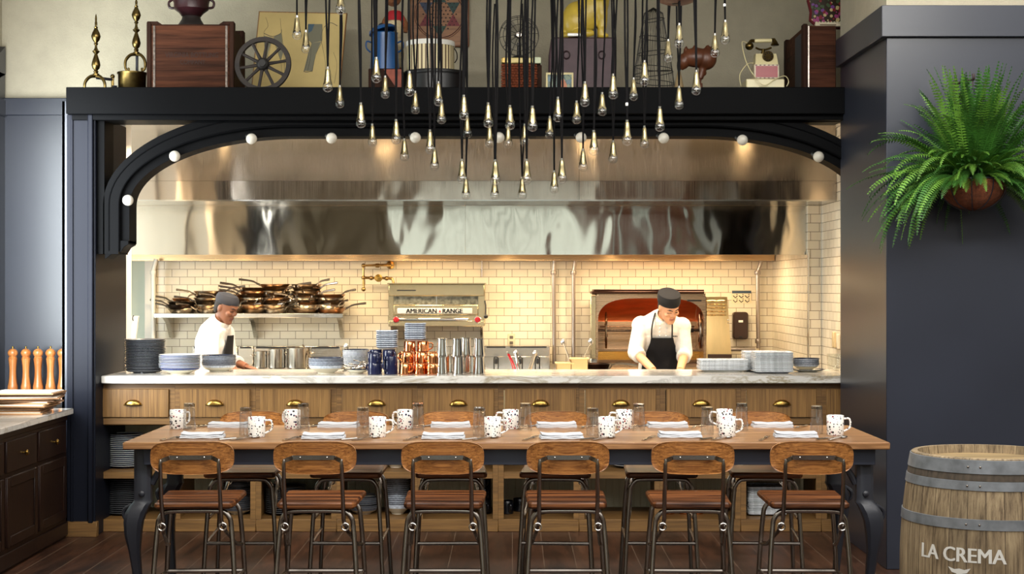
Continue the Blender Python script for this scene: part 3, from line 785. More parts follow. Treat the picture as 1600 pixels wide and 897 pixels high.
# pipes
PIPE = plain('galvanised_pipe', (176, 166, 158), 0.32, 0.9)
def pipe(label, pts, r, mat=PIPE, name='gas_pipe', fit=()):
    t = thing(name, label, 'pipe', pts[0]); o = Vector(pts[0])
    MB().tube([Vector(p)-o for p in pts], r, 10).build('tube', mat, t)
    for f in fit:
        MB().lathe([(r*1.35, -0.02), (r*1.5, -0.012), (r*1.5, 0.012), (r*1.35, 0.02)], 12, tuple(Vector(f)-o)).build('coupling', mat, t)
pipe('grey vertical pipe on the tiles, nearer the broiler of the bare pair', [(PX(866, 15.42), 15.42, 0.9), (PX(865, 15.42), 15.42, 1.80), (PX(866.5, 15.42), 15.42, 1.92)], 0.02, fit=[(PX(865, 15.42), 15.42, 1.79)])
pipe('grey vertical pipe on the tiles, nearer the rotisserie of the bare pair', [(PX(896, 15.42), 15.42, 0.9), (PX(896, 15.42), 15.42, 1.79), (PX(899.5, 15.42), 15.42, 1.92)], 0.02, fit=[(PX(896, 15.42), 15.42, 1.79)])
pipe('bent grey pipe beside the soap dispenser rising to the hood', [(PX(1185, 15.42), 15.42, 1.05), (PX(1183.5, 15.42), 15.42, 1.79), (PX(1191, 15.42), 15.42, 1.93)], 0.02, fit=[(PX(1183.5, 15.42), 15.42, 1.79), (PX(1184.5, 15.42), 15.42, 1.12)])
pipe('white pipe beside the white door post at the pan shelf', [(PX(239, 15.2), 15.2, 0.9), (PX(239, 15.2), 15.2, 1.80), (PX(244, 15.2), 15.2, 1.92)], 0.02, plain('white_pipe', (222, 220, 214), 0.3), fit=[(PX(239, 15.2), 15.2, 1.79)])
pipe('thin vertical conduit beside the broiler', [(PX(753.5, 15.47), 15.47, 1.75), (PX(753.5, 15.47), 15.47, 1.93)], 0.009)
pipe('horizontal pipe under the soap dispenser', [(PX(1128, 15.42), 15.42, PZ(546, 15.42)), (PX(1180, 15.42), 15.42, PZ(546, 15.42))], 0.02)
BPIPE = plain('dull_brass_pipe', (150, 122, 78), 0.3, 1.0, var=0.3, vscale=40)
t = thing('pot_filler', 'brass pipe pot filler with two valves on the tiled wall above the broiler', 'tap', P(610, 414, 15.5))
o = t.location.copy(); yy = 15.30
def q(px, py, y=yy): return P(px, py, y)-o
m = MB(); m.tube([q(610, 414, 15.49), q(610, 414), q(568, 415), q(568, 452)], 0.014, 8)
m.tube([q(568, 434), q(608, 435), q(613, 437), q(615, 443)], 0.013, 8, smooth=3); m.build('pipework', BPIPE, t)
m = MB(); m.lathe([(0.04, 0), (0.04, 0.01), (0.02, 0.02)], 16, M=rmat(tuple(q(610, 414, 15.49)), PI/2)); m.build('flange', BPIPE, t)
m = MB()
for px, py in ((568, 415), (568, 434), (568, 452), (580, 434.5), (604, 435)): m.ell(tuple(q(px, py)), 0.022, 10, 8)
m.build('fitting', BPIPE, t)
for px, py in ((592, 434.5),):
    m = MB(); m.lathe([(0.012, 0), (0.012, 0.03), (0.036, 0.034), (0.038, 0.042), (0.02, 0.046), (0.001, 0.046)], 14, M=rmat(tuple(q(px, py)), PI/2)); m.build('valve_wheel', BRASS, t)
m = MB(); m.lathe([(0.02, -0.02), (0.022, 0), (0.02, 0.02)], 10, M=rmat(tuple(q(590, 415)), 0, PI/2)); m.build('union', BPIPE, t)

# cooking line below the wall
def rangeback(px0, px1, y, label, top=541):
    x0, x1 = PX(px0, y), PX(px1, y)
    t = thing('range', label, 'range', ((x0+x1)/2, y, 0)); w = (x1-x0)/2; zt = PZ(top, y)
    MB().box(-w, w, -1.3, 0.0, 0.12, 0.90, 0.004).build('body', STEEL, t)
    MB().box(-w, w, -0.005, 0.14, 0.9, zt, 0.004).build('backguard', STEEL, t)
    MB().box(-w+0.02, w-0.02, -0.010, 0.02, zt-0.022, zt-0.004).build('vent_slot', BLACKP, t)
    for sx in (-1, 1):
        for yy in (-1.25, -0.1): MB().lathe([(0.022, 0), (0.022, 0.02), (0.016, 0.12)], 10, (sx*(w-0.06), yy, 0)).build('leg', STEEL, t)
    k = MB()
    for i in range(4): k.lathe([(0.028, 0), (0.024, 0.03), (0.001, 0.03)], 12, M=rmat((-w+(i+0.5)*2*w/4, -1.3, 0.82), PI/2))
    k.build('control_knobs', BLACKP, t)
    return t
rangeback(372, 396, 15.2, 'narrow steel range section behind the walking cook')
rangeback(397, 533, 15.2, 'steel range with pots, below the pan shelf')
rangeback(300, 371, 15.2, 'steel range section between post and pots')
fry = thing('fryer', 'steel fryer bank with wire basket handles below the broiler', 'fryer', (PX(808, 15.1), 15.1, 0))
w = (PX(858, 15.1)-PX(756, 15.1))/2; z1 = PZ(541, 15.1)
MB().box(-w, w, -0.9, 0, 0.1, 0.86, 0.004).build('body', STEEL, fry)
MB().box(-w, w, 0, 0.3, 0.5, z1, 0.003).box(-w, w, -0.02, 0.0, 0.85, PZ(557, 15.1), 0.003).build('backguard', STEEL, fry)
MB().box(-w+0.02, PX(790, 15.1)-fry.location.x, -0.004, 0.03, z1-0.016, z1-0.002).box(PX(797, 15.1)-fry.location.x, w-0.03, -0.004, 0.03, z1-0.016, z1-0.002).build('vent_slot', BLACKP, fry)
for sx in (-1, 1):
    MB().box(sx*(w-0.06)-0.02, sx*(w-0.06)+0.02, -0.85, -0.05, 0, 0.1).build('foot', BLACKP, fry)
for px in (775, 813, 840):
    x = PX(px, 14.9)-fry.location.x; m = MB()
    m.tube([(x-0.018, -0.1, 0.80), (x-0.02, -0.14, 0.93), (x-0.016, -0.16, PZ(558, 15)), (x+0.016, -0.16, PZ(558, 15)), (x+0.02, -0.14, 0.93), (x+0.018, -0.1, 0.80)], 0.005, 6, smooth=2)
    m.box(x-0.012, x+0.012, -0.165, -0.15, 0.92, PZ(560, 15), 0.004)
    m.build('basket_handle', BLACKP, fry)
# prep counter where the cooks stand, pots, tools
prep = thing('prep_table', 'low stainless prep table behind the marble worktop', 'table', (-0.3, 12.35, 0))
MB().box(-2.2, 2.45, -0.28, 0.28, 0.86, 0.90, 0.005).build('top', STEEL, prep)
for sx in (-2.1, -0.7, 0.9, 2.35):
    for sy in (-0.24, 0.24): MB().lathe([(0.02, 0), (0.02, 0.02), (0.017, 0.86)], 10, (sx, sy, 0)).build('leg', STEEL, prep)
MB().box(-2.1, 2.35, -0.24, 0.24, 0.28, 0.30).build('undershelf', STEEL, prep)
def pot(r, h, mat=STEELV):
    t = thing('stock_pot', 'x', 'pot')
    m = MB(); m.lathe([(0.001,0),(r-0.01,0),(r,0.01),(r,h),(r+0.006,h+0.003),(r-0.003,h),(r-0.003,0.008),(0.001,0.006)], 28, caps=False); m.build('pot_wall', mat, t)
    for s in (-1, 1):
        m = MB().tube([(s*(r-0.002), -0.035, h*0.75), (s*(r+0.03), -0.03, h*0.78), (s*(r+0.03), 0.03, h*0.78), (s*(r-0.002), 0.035, h*0.75)], 0.005, 6, smooth=3); m.build('handle', GUNMETAL, t)
    return t
for px, r, h, lab in ((408, 0.055, 0.105, 'small steel pot, nearest the walking cook'), (433, 0.075, 0.125, 'bright steel pot in the middle of the row below the pan shelf'), (467, 0.105, 0.135, 'wide steel pot beside the bowl stack')):
    t = pot(r*1.05, h+0.05); t.location = (PX(px, 14.2), 14.2, 0.9155); t['label'] = lab; t['group'] = 'pots on the range'
def tool(label, name, p0, p1, r, mat, head=None, cat='utensil'):
    t = thing(name, label, cat, p0); a = Vector(p1)-Vector(p0)
    MB().tube([(0,0,0), a], r, 8).build('handle', mat, t)
    if head == 'ball': MB().ell(tuple(a), (0.02, 0.012, 0.028), 10, 8).build('head', mat, t)
    if head == 'paddle': MB().box(a.x-0.03, a.x+0.03, a.y-0.004, a.y+0.004, a.z-0.05, a.z+0.02, 0.004).build('blade', mat, t)
    return t
tool('dark ladle handle leaning out of the pot beside the bowls', 'ladle', P(487, 563, 14.1), P(473, 539, 14.15), 0.009, PANM)
tool('thin hooked ladle handle above the white bowls', 'ladle', P(528, 595.3, 12.5), P(541, 542, 12.6), 0.006, STEEL, 'ball')
t = thing('tongs', 'red coated tongs standing in front of the fryer', 'tongs', P(806, 595, 12.5))
o = t.location.copy()
for dx in (0, 5):
    MB().tube([P(805+dx, 595, 12.5)-o, P(800+dx*0.6, 570, 12.55)-o, P(793+dx*0.4, 553, 12.55)-o], 0.007, 6, smooth=3, flat=0.6).build('arm', RED, t)
MB().tube([P(793, 553, 12.55)-o, P(792.5, 549.5, 12.55)-o, P(795, 553, 12.55)-o], 0.006, 6, smooth=2).build('hinge', STEEL, t)
tool('steel spoon handle standing between tongs and whisk', 'spoon', P(815, 595.3, 12.5), P(806, 552, 12.6), 0.012, STEELV, 'ball')
tool('steel whisk handle leaning in front of the fryer', 'whisk', P(822, 595.3, 12.5), P(836, 553, 12.6), 0.014, STEELV, 'ball')
BINP = plain('translucent_bin_plastic', (226, 190, 130), 0.35)
for px, w, lab, top in ((882, 26, 'pale food bin, beside the tall bin', 566), (905, 27, 'tall amber food bin holding two spoons', 559)):
    t = thing('food_bin', lab, 'bin', (PX(px, 12.45), 12.45, 0.9005)); hw = w*12.45/F/2; h = PZ(top, 12.45)-0.9
    m = MB()
    for (x0, x1, y0, y1) in ((-hw, hw, -hw, -hw+0.005), (-hw, hw, hw-0.005, hw), (-hw, -hw+0.005, -hw, hw), (hw-0.005, hw, -hw, hw)): m.box(x0, x1, y0, y1, 0, h)
    m.box(-hw, hw, -hw, hw, 0, 0.005); m.build('tub', BINP, t)
    m = MB()
    for (x0, x1, y0, y1) in ((-hw-0.008, hw+0.008, -hw-0.008, -hw), (-hw-0.008, hw+0.008, hw, hw+0.008), (-hw-0.008, -hw, -hw, hw), (hw, hw+0.008, -hw, hw)): m.box(x0, x1, y0, y1, h-0.012, h, 0.002)
    m.build('rim', BINP, t)
tool('white ended spoon leaning out of the amber bin', 'spoon', P(893, 572, 12.45), P(880, 535, 12.55), 0.007, STEELV, 'ball')
tool('black tipped spoon leaning toward the rotisserie', 'spoon', P(908, 568, 12.45), P(923, 534, 12.55), 0.005, STEELV, 'ball')
t = thing('saute_pan', 'dark pan with handle behind the marble, beside the amber bin', 'pan', (PX(930, 13.6), 13.6, 0.93))
MB().lathe([(0.001,0),(0.12,0),(0.16,0.06),(0.163,0.06),(0.125,0.005),(0.001,0.005)], 24, caps=False).build('bowl', PAND, t)
MB().tube([(0.14,0,0.05),(0.24,-0.02,0.06),(0.36,-0.03,0.045)], 0.011, 6, smooth=3).build('handle', GUNMETAL, t)
prb = thing('burner_stand', 'low steel stand with burners before the rotisserie', 'stand', (PX(1000, 13.9), 13.9, 0))
MB().box(-0.75, 0.7, -0.35, 0.3, 0.88, 0.925, 0.004).build('top', STEEL, prb)
for sx in (-0.7, 0.65):
    for sy in (-0.3, 0.25): MB().box(sx-0.02, sx+0.02, sy-0.02, sy+0.02, 0, 0.88).build('leg', STEEL, prb)

# rotisserie
YR = 14.6
rx0, rx1 = PX(931, YR), PX(1103, YR)
ro = thing('rotisserie_oven', 'steel rotisserie oven with arched copper-lit mouth and spit wheels', 'oven', ((rx0+rx1)/2, YR, 0)); hw = (rx1-rx0)/2
zt = PZ(459, YR); zb = 0.80
ROTST = steel('rotisserie_steel', (178, 150, 120), 0.28)
COPIN = plain('copper_oven_lining', (196, 108, 62), 0.34, 0.8, var=0.25, vscale=3, stretch=(1, 1, 6))
arc = []; a0 = hw-0.02
zs_ = PZ(502, YR)-0.0; zp = PZ(466, YR)
def sup(t): return (a0*math.copysign(abs(math.cos(t))**0.55, math.cos(t)), zs_+(zp-zs_)*abs(math.sin(t))**0.8)
top_arc = [sup(PI*i/30) for i in range(31)]
inner = [(a0, zb+0.08)]+top_arc+[(-a0, zb+0.08)]
outer = [(hw, zb+0.08)]+[(hw*math.cos(PI*i/30)/max(abs(math.cos(PI*i/30)), abs(math.sin(PI*i/30)))*1.0, min(zt, zs_+(zt-zs_)*max(0, math.sin(PI*i/30))/max(abs(math.cos(PI*i/30)), abs(math.sin(PI*i/30))))) for i in range(31)]+[(-hw, zb+0.08)]
m = MB(); band(m, outer, inner, 0.0, 0.03); m.build('arched_front', ROTST, ro)
m = MB(); m.box(-hw, -hw+0.012, 0.03, 0.75, zb, zt); m.box(hw-0.012, hw, 0.03, 0.75, zb, zt); m.box(-hw, hw, 0.03, 0.75, zt-0.01, zt)
m.box(-hw, hw, 0.03, 0.75, zb, zb+0.08); m.build('casing', ROTST, ro)
m = MB(); n = 14
pts = [(0.72-0.55*(1-math.cos(PI/2*i/n)), PZ(503, YR+.5)+ (zt-0.03-PZ(503, YR+.5))*math.sin(PI/2*i/n)) for i in range(n+1)]
m.loft([[(-hw+0.014, y, z), (hw-0.014, y, z), (hw-0.014, y+0.006, z+0.004), (-hw+0.014, y+0.006, z+0.004)] for y, z in pts]); m.build('copper_lining', COPIN, ro)
m = MB(); m.box(-hw+0.013, hw-0.013, 0.70, 0.72, zb+0.08, PZ(503, YR+.5)); m.box(-hw+0.013, hw-0.013, 0.55, 0.70, PZ(549, YR+.5), PZ(546, YR+.5)); m.box(-hw+0.013, hw-0.013, 0.3, 0.7, zb+0.08, zb+0.12); m.build('back_panel', ROTST, ro)
m = MB(); m.box(-hw+0.013, hw-0.013, 0.40, 0.41, PZ(563, YR+.3), PZ(550, YR+.3)); m.build('drip_rail', steel('gold_steel', (214, 160, 80), 0.25), ro)
m = MB(); m.box(-hw-0.04, hw-0.02, -0.05, 0.3, zt, zt+0.022, 0.004); m.box(-hw-0.02, hw-0.02, -0.03, 0.3, zt+0.022, zt+0.04, 0.004); m.build('hood_lip', plain('dark_bronze', (70, 42, 28), 0.35, 0.8), ro)
m = MB(); m.box(-hw-0.05, -hw, -0.04, 0.05, PZ(560, YR), PZ(463, YR), 0.004); m.build('side_flange', GOLDST, ro)
m = MB(); m.box(-hw-0.05, -hw+0.01, -0.04, 0.05, 0.85, PZ(560, YR), 0.004); m.build('flange_foot', STEELV, ro)
for px, nm in ((947, 0), (1094, 1)):
    x = PX(px, YR+.3)-ro.location.x; zc = PZ(516, YR+.3); r = 0.165
    m = MB(); m.tube([(x+0.02*math.sin(2*PI*i/24)*0.6, 0.30+r*math.sin(2*PI*i/24), zc+r*math.cos(2*PI*i/24)) for i in range(24)], 0.011, 6, closed=True)
    for i in range(3):
        a = PI*i/3+0.2; m.tube([(x, 0.30-r*math.sin(a), zc-r*math.cos(a)), (x, 0.30+r*math.sin(a), zc+r*math.cos(a))], 0.007, 6)
    m.build('spit_wheel', GUNMETAL, ro)
zc = PZ(516, YR+.3)
MB().tube([(-hw+0.012, 0.30, zc), (hw-0.012, 0.30, zc)], 0.014, 8).tube([(-hw+0.06, 0.42, zc+0.03), (hw-0.06, 0.42, zc+0.03)], 0.008, 8).build('spit', GUNMETAL, ro)
MB().tube([(hw-0.25, 0.29, zc), (hw-0.08, 0.29, zc)], 0.02, 8).build('spit_clamp', BLACKP, ro)
tm = MB(); tm.box(PX(1074, YR)-ro.location.x, PX(1096, YR)-ro.location.x, -0.002, 0.0, PZ(471, YR), PZ(468.5, YR)); tm.build('name_strip', BLACKP, ro)
area('oven_burner_light', (ro.location.x, YR+0.10, zt-0.10), (-PI/2+0.5+PI, 0, 0), 0.8, 0.04, 3.0, (1.0, 0.66, 0.36))
for sx in (-1, 1):
    MB().box(sx*(hw-0.08)-0.03, sx*(hw-0.08)+0.03, 0.1, 0.65, 0, zb).build('leg', STEEL, ro)
cb = thing('control_cabinet', 'gold-toned steel cabinet with louvre slots beside the rotisserie', 'cabinet', (PX(1122, YR), YR, 0))
w = (PX(1142, YR)-PX(1103, YR))/2
m = MB(); m.loft([[(-w*0.88, 0.04, zt-0.03), (w*0.78, 0.04, zt-0.03), (w*0.78, 0.5, zt-0.03), (-w*0.88, 0.5, zt-0.03)], [(-w, -0.06, PZ(555, YR)), (w, -0.06, PZ(555, YR)), (w, 0.5, PZ(555, YR)), (-w, 0.5, PZ(555, YR))], [(-w, -0.06, 0.0), (w, -0.06, 0), (w, 0.5, 0), (-w, 0.5, 0)]]); m.build('casing', plain('gold_cabinet_steel', (214, 180, 122), 0.28, 1.0, var=0.12, vscale=4, stretch=(3, 1, 0.6)), cb)
for i in range(5):
    for sx, hwid in ((-0.5, 0.055), (0.28, 0.05)):
        z = PZ(470+i*5.6, YR); m = MB()
        m.ell((sx*w, 0.028-i*0.004, z), (hwid, 0.022, 0.008), 12, 6); m.build('louvre', steel('louvre_steel_%d_%d' % (i, sx > 0), (214, 180, 124), 0.28), cb)
MB().box(-w*0.9, w*1.02, -0.075, -0.04, PZ(559, YR), PZ(553, YR), 0.003).build('dark_strip', plain('brown_strip', (70, 44, 26), 0.4), cb)
for z in (500, 505, 550):
    for sx in (-0.82, 0.8): m = MB().ell((sx*w, 0.0, PZ(z, YR)), 0.008, 8, 5)
    m.build('screw', STEELV, cb)

# soap dispenser, sign, outlets
t = thing('soap_dispenser', 'dark brown wall soap dispenser with a white label', 'dispenser', P(1155.5, 530, 15.5))
w = 0.075; h = PZ(487, 15.4)-PZ(530, 15.4)
m = MB(); o_ = rrect(2*w, h, 0.03, 5, 0, h/2); ins = inset(o_, 0.012)
m.loft([[(p[0], -0.002, p[1]) for p in o_], [(p[0], -0.07, p[1]) for p in o_], [(p[0], -0.085, p[1]) for p in ins]]); m.build('housing', plain('dispenser_brown', (52, 34, 26), 0.3), t)
MB().box(-0.022, 0.022, -0.0875, -0.085, h*0.62, h*0.70).build('label_plate', WHITEC, t)
MB().box(-0.018, 0.018, -0.0885, -0.0845, h*0.06, h*0.12, 0.004).build('push_bar', BLACKP, t)
t = thing('notice_card', 'white notice card with blue header and small hand pictograms', 'notice', P(1158.5, 474, 15.5))
w = (PX(1174, 15.5)-PX(1143, 15.5))/2; h = PZ(453, 15.5)-PZ(474, 15.5)
MB().box(-w, w, -0.004, -0.001, 0, h).build('card', plain('notice_paper', (222, 208, 176), 0.6), t)
MB().box(-w*0.96, w*0.98, -0.006, -0.004, h*0.74, h*0.94).build('header', plain('notice_blue', (52, 72, 92), 0.5), t)
m = MB()
for i in range(3):
    for j in range(2):
        x = -w*0.62+i*w*0.6; z = h*(0.5-j*0.33); m.tube([(x-0.022, -0.005, z+0.01), (x, -0.005, z-0.012), (x+0.02, -0.005, z+0.006)], 0.005, 4); m.ell((x+0.016, -0.005, z+0.02), (0.006, 0.002, 0.006), 6, 4)
m.build('pictograms', plain('notice_ink', (70, 66, 60), 0.6), t)
def outlet(label, loc, w, h, rz=0):
    t = thing('wall_outlet', label, 'outlet', loc, rz)
    MB().box(-w, w, -0.012, -0.001, 0, 2*h, 0.003).build('plate', plain('outlet_ivory', (220, 204, 170), 0.4), t)
    for z in (h*0.55, h*1.45): MB().box(-w*0.5, w*0.5, -0.016, -0.012, z-h*0.25, z+h*0.25, 0.003).build('socket', plain('socket_grey', (96, 86, 72), 0.4), t)
outlet('ivory wall outlet above the fryer', P(799, 541, 15.5), 0.035, 0.06)
t = thing('card_reader', 'small ivory wall box with dark slot on the side tiles', 'switch', (2.68, 12.95, PZ(545, 12.95)), PI/2)
MB().box(-0.08, 0.08, 0.001, 0.03, 0, 0.12, 0.004).build('plate', plain('ivory_plate', (214, 200, 176), 0.4), t)
MB().box(-0.07, -0.01, 0.03, 0.055, 0.01, 0.14, 0.004).build('cover', plain('cover_beige', (196, 176, 136), 0.4), t)
MB().box(0.03, 0.05, 0.03, 0.033, 0.02, 0.08).build('slot', BLACKP, t)
# ring-bound boards standing by the jamb
t = thing('ring_binder', 'white upright board with black binder rings behind the dark plate stack', 'binder', (PX(203, 12.5), 12.5, 0))
MB().box(-0.16, 0.16, 0, 0.3, 0, 0.95, 0.004).build('stand', WHITEP, t)
m = MB(); m.loft([[(-0.09, -0.02, 0.95), (0.012, -0.02, 0.95), (0.012, 0.02, 0.95), (-0.09, 0.02, 0.95)], [(-0.09, 0.06, PZ(494, 12.55)), (0.05, 0.06, PZ(494, 12.55)), (0.05, 0.1, PZ(494, 12.55)), (-0.09, 0.1, PZ(494, 12.55))]]); m.build('board', WHITEC, t)
for i in range(4):
    x = -0.06+i*0.025
    MB().tube([(x+0.018*0, 0.05+0.02*math.cos(a), PZ(497, 12.55)+0.02*math.sin(a)) for a in [2*PI*k/10 for k in range(10)]], 0.004, 5, closed=True).build('ring', BLACKP, t)

# ================================================================= CROCKERY ON THE WORKTOP AND THE OPEN SHELVES
RIMB = rimmat('blue_grey_rim', (168, 176, 188), amt=0.3)
RIMN = rimmat('navy_rim', (58, 68, 108), amt=0.6)
LIPW = plain('pale_lip', (206, 208, 206), 0.2)
LIPG = plain('grey_lip', (96, 98, 102), 0.25)
LIPGAP = plain('gap_shade_lip', (40, 46, 62), 0.25)  # shade of the gaps between stacked pieces, put into the lip colour
RIMK = rimmat('charcoal_rim', (62, 66, 74), amt=0.7)
GREYR = rimmat('pale_grey_rim', (206, 210, 214), amt=0.2)
def plate(name, r, h, mats, group, cat='plate', depth=None):
    """shallow plate or bowl; slot 0 the body, slot 1 the coloured rim band"""
    m = MB(); f = 0.55 if h < 0.05 else 0.45
    m.mi = 0; m.lathe([(0.001, 0.0), (r*f, 0.0), (r*f, 0.004), (r*(f+0.22), h*0.30), (r*0.90, h*0.58)], 32, caps=False)
    m.mi = 1; m.lathe([(r*0.90, h*0.58), (r*0.97, h-0.005), (r*0.965, h-0.003)], 32, caps=False); m.mi = 2; m.lathe([(r*0.965, h-0.004), (r, h-0.003), (r+0.0005, h-0.0005), (r*0.975, h), (r*0.90, h*0.66)], 32, caps=False)
    m.mi = 0; m.lathe([(r*0.90, h*0.66), (r*(f+0.2), h*0.30+0.004), (r*f, 0.007), (0.001, 0.007)], 32, caps=False)
    o = m.build(name, list(mats)+[LIPW if mats[1] is RIMN else LIPG if mats[1] is RIMK else LIPGAP]); return tag(o, 'x', cat, group)
def sqplate(name, w, d, h, mats, group, rr=0.02, wave=0.0):
    m = MB()
    def ring(k, z, wv=0): return [(p[0]*k, p[1]*k, z+wv*(abs(p[0]/(w/2))*abs(p[1]/(d/2)))) for p in rrect(w, d, rr, 6)]
    m.mi = 0; m.loft([ring(0.05, 0), ring(0.7, 0), ring(0.9, h*0.5, wave*0.5)], caps=False)
    m.mi = 2; m.loft([ring(0.9, h*0.5, wave*0.5), ring(0.975, h-0.006, wave)], caps=False); m.mi = 1; m.loft([ring(0.975, h-0.006, wave), ring(1, h-0.0045, wave), ring(1, h, wave), ring(0.985, h+0.0015, wave), ring(0.9, h*0.6, wave*0.5)], caps=False)
    m.mi = 0; m.loft([ring(0.9, h*0.6, wave*0.5), ring(0.7, 0.004), ring(0.05, 0.004)], caps=False)
    return tag(m.build(name, list(mats)+[LIPGAP]), 'x', 'plate', group)
def stack(rep, px, d, z, n, pitch, label, jit=0.002, rz=None, dz0=0.0, one=''):
    for i in range(n):
        rep.put((PX(px, d)+rnd.uniform(-jit, jit), d+rnd.uniform(-jit, jit), z+i*pitch), '%s, %s up in %s' % (one, ordw(i+1), label), rz=rnd.uniform(0, 6) if rz is None else rz+rnd.uniform(-.03, .03))
    return z+n*pitch
Z = ct+0.0005
g = 'crockery stacks on the marble worktop'
darkp = Rep(plate('dinner_plate', 0.142, 0.022, [RIMK, RIMK], 'dark dinner plates by the post'))
stack(darkp, 226.5, 10.97, Z, 21, 0.0105, 'the tall dark stack beside the post', one='charcoal dinner plate')
bl = Rep(plate('pasta_bowl', 0.142, 0.050, [CREAM, RIMN], 'blue rimmed bowls', 'bowl'))
stack(bl, 281, 10.80, Z, 9, 0.0105, 'the navy bowl stack on the worktop', one='navy rimmed pasta bowl')
gb = Rep(plate('pasta_bowl', 0.121, 0.048, [CREAM, RIMB], 'grey rimmed bowls', 'bowl'))
stack(gb, 342, 11.15, Z, 8, 0.0095, 'the grey stack before the walking cook', one='grey rimmed pasta bowl')
wb_ = Rep(plate('serving_bowl', 0.124, 0.062, [CREAM, RIMB], 'wide white bowls', 'bowl'))
stack(wb_, 509.5, 10.88, Z, 5, 0.0115, 'the wide white bowl stack', one='white serving bowl')
gs = Rep(plate('soup_bowl', 0.097, 0.055, [CREAM, GREYR], 'pale grey bowls', 'bowl'))
stack(gs, 556, 11.18, Z, 11, 0.0098, 'the pale stack behind the spoons', one='pale grey soup bowl')
# spoons lying in a white dish
dish = plate('spoon_dish', 0.075, 0.03, [CREAM, CREAM], None, 'dish'); dish['label'] = 'small cream dish heaped with spoons beside the navy mugs'; dish.location = (PX(558, 10.85), 10.85, Z)
def spoon_thing(L=0.17):
    t = thing('spoon', 'x', 'spoon')
    MB().ell((L*0.42, 0, 0.004), (0.028, 0.018, 0.006), 12, 6).build('bowl', STEELV, t)
    MB().tube([(L*0.28, 0, 0.004), (0, 0, 0.009), (-L*0.5, 0, 0.006)], [0.003, 0.003, 0.005], 6, smooth=3, flat=2.0).build('handle', STEELV, t)
    return t
sp = spoon_thing(); sp['group'] = 'spoons in the dish'
R = Rep(sp)
for i in range(7):
    o = R.put((PX(553+i*2.2, 10.85), 10.83+0.012*(i % 3), Z+0.030+0.006*i), 'steel spoon, %s up in the heap on the cream dish' % ordw(i+1), rz=0.4*i+2.6)
    o.rotation_euler = (0, 0.22*(-1)**i, 0.5*i+2.6)
NAVYG = plain('navy_glaze', (24, 30, 62), 0.16)
COPM = plain('polished_copper', (222, 146, 96), 0.14, 1.0)
def mug(mat, r, h, group, name='mug', taper=1.0, rim=None, hs=1.0):
    t = thing(name, 'x', 'mug', group=group)
    m = MB(); m.lathe([(0.001, 0), (r*taper*0.93, 0), (r*taper, 0.004), (r*(taper+1)/2, h*0.5), (r, h-0.002), (r-0.0015, h), (r-0.004, h-0.002), (r*(taper+1)/2-0.004, h*0.5), (r*taper-0.004, 0.006), (0.001, 0.006)], 28, caps=False)
    m.build('cup', mat, t)
    w = 0.034*hs
    m = MB().tube([(r-0.003, 0, h*0.82), (r+w*0.75, 0, h*0.83), (r+w, 0, h*0.62), (r+w*0.85, 0, h*0.36), (r-0.002, 0, h*0.18)], 0.0052, 8, smooth=4, flat=1.3); m.build('handle', mat, t)
    if rim: MB().lathe([(r-0.001, h-0.003), (r+0.002, h-0.001), (r+0.001, h+0.001), (r-0.004, h)], 28, caps=False).build('rim', rim, t)
    return t
R = Rep(mug(NAVYG, 0.048, 0.092, 'navy mugs'))
spots = [(585, 10.72, 0, 'front, under its twin by the spoons', 0.9), (585.5, 10.72, 0.07, 'stacked on its twin by the spoons', 0.8),
         (610.5, 10.74, 0, 'front, tall beside the copper mugs', 1.32), (587, 11.02, 0, 'rear lower by the pale bowls', .86), (611, 11.0, 0, 'rear lower under small dishes', .86),
         (587, 11.02, 0.0795, 'rear upper by the pale bowls', .84), (608, 11.0, 0.0795, 'rear upper under small dishes', .84)]
for px, d, dz, w, k in spots: R.put((PX(px, d), d, Z+dz), 'navy glazed mug, '+w, rz=rnd.choice((-2.2, -0.9, -1.2, 2.4)), scale=(0.95, 0.95, k))
sq = Rep(sqplate('side_dish', 0.148, 0.13, 0.014, [WHITEC, RIMB], 'small dishes over the mugs', 0.025, 0.012))
stack(sq, 605, 11.0, Z+0.160, 9, 0.0135, 'the small stack over the navy mugs', one='small white dish', rz=0)
R = Rep(mug(COPM, 0.040, 0.072, 'copper mugs', 'copper_mug', 1.06, hs=0.8))
ci = 0
for row, d in enumerate((10.74, 10.86, 10.98)):
    for k, px in enumerate((633, 656, 675)):
        for lev in range(1 if row == 0 and k < 2 else (2 if k < 2 or row else 3)):
            if row == 0 and k == 2 and lev > 1: continue
            ci += 1; lay = ('bottom', 'middle', 'top')[lev]
            R.put((PX(px+(row % 2)*4, d), d, Z+lev*0.0725), 'polished copper mug, %s layer, %s row, %s' % (lay, ('front', 'centre', 'back')[row], ('by the navy mugs', 'in the middle', 'by the steel cups')[k]), rz=rnd.choice((-1.6, -2.3, -0.7, 3.0)))
for k, px in enumerate((640, 661)):
    R.put((PX(px, 10.98), 10.98, Z+0.145), 'polished copper mug under the small white dishes, '+('nearer the navy mugs' if k == 0 else 'nearer the steel cups'), rz=-1+k)
stack(sq, 649, 10.98, Z+0.2185, 9, 0.0125, 'the small stack over the copper mugs', one='small white dish', rz=0.05)
m = MB(); h = 0.122
def cup():
    m = MB(); m.lathe([(0.040, 0), (0.0435, 0.0), (0.0435, 0.006), (0.040, 0.008), (0.0355, 0.06), (0.032, h-0.008), (0.036, h-0.006), (0.036, h), (0.001, h-0.002)], 28, caps=False)
    return tag(m.build('steel_cup', STEELV), 'x', 'cup', 'inverted steel cups')
R = Rep(cup())
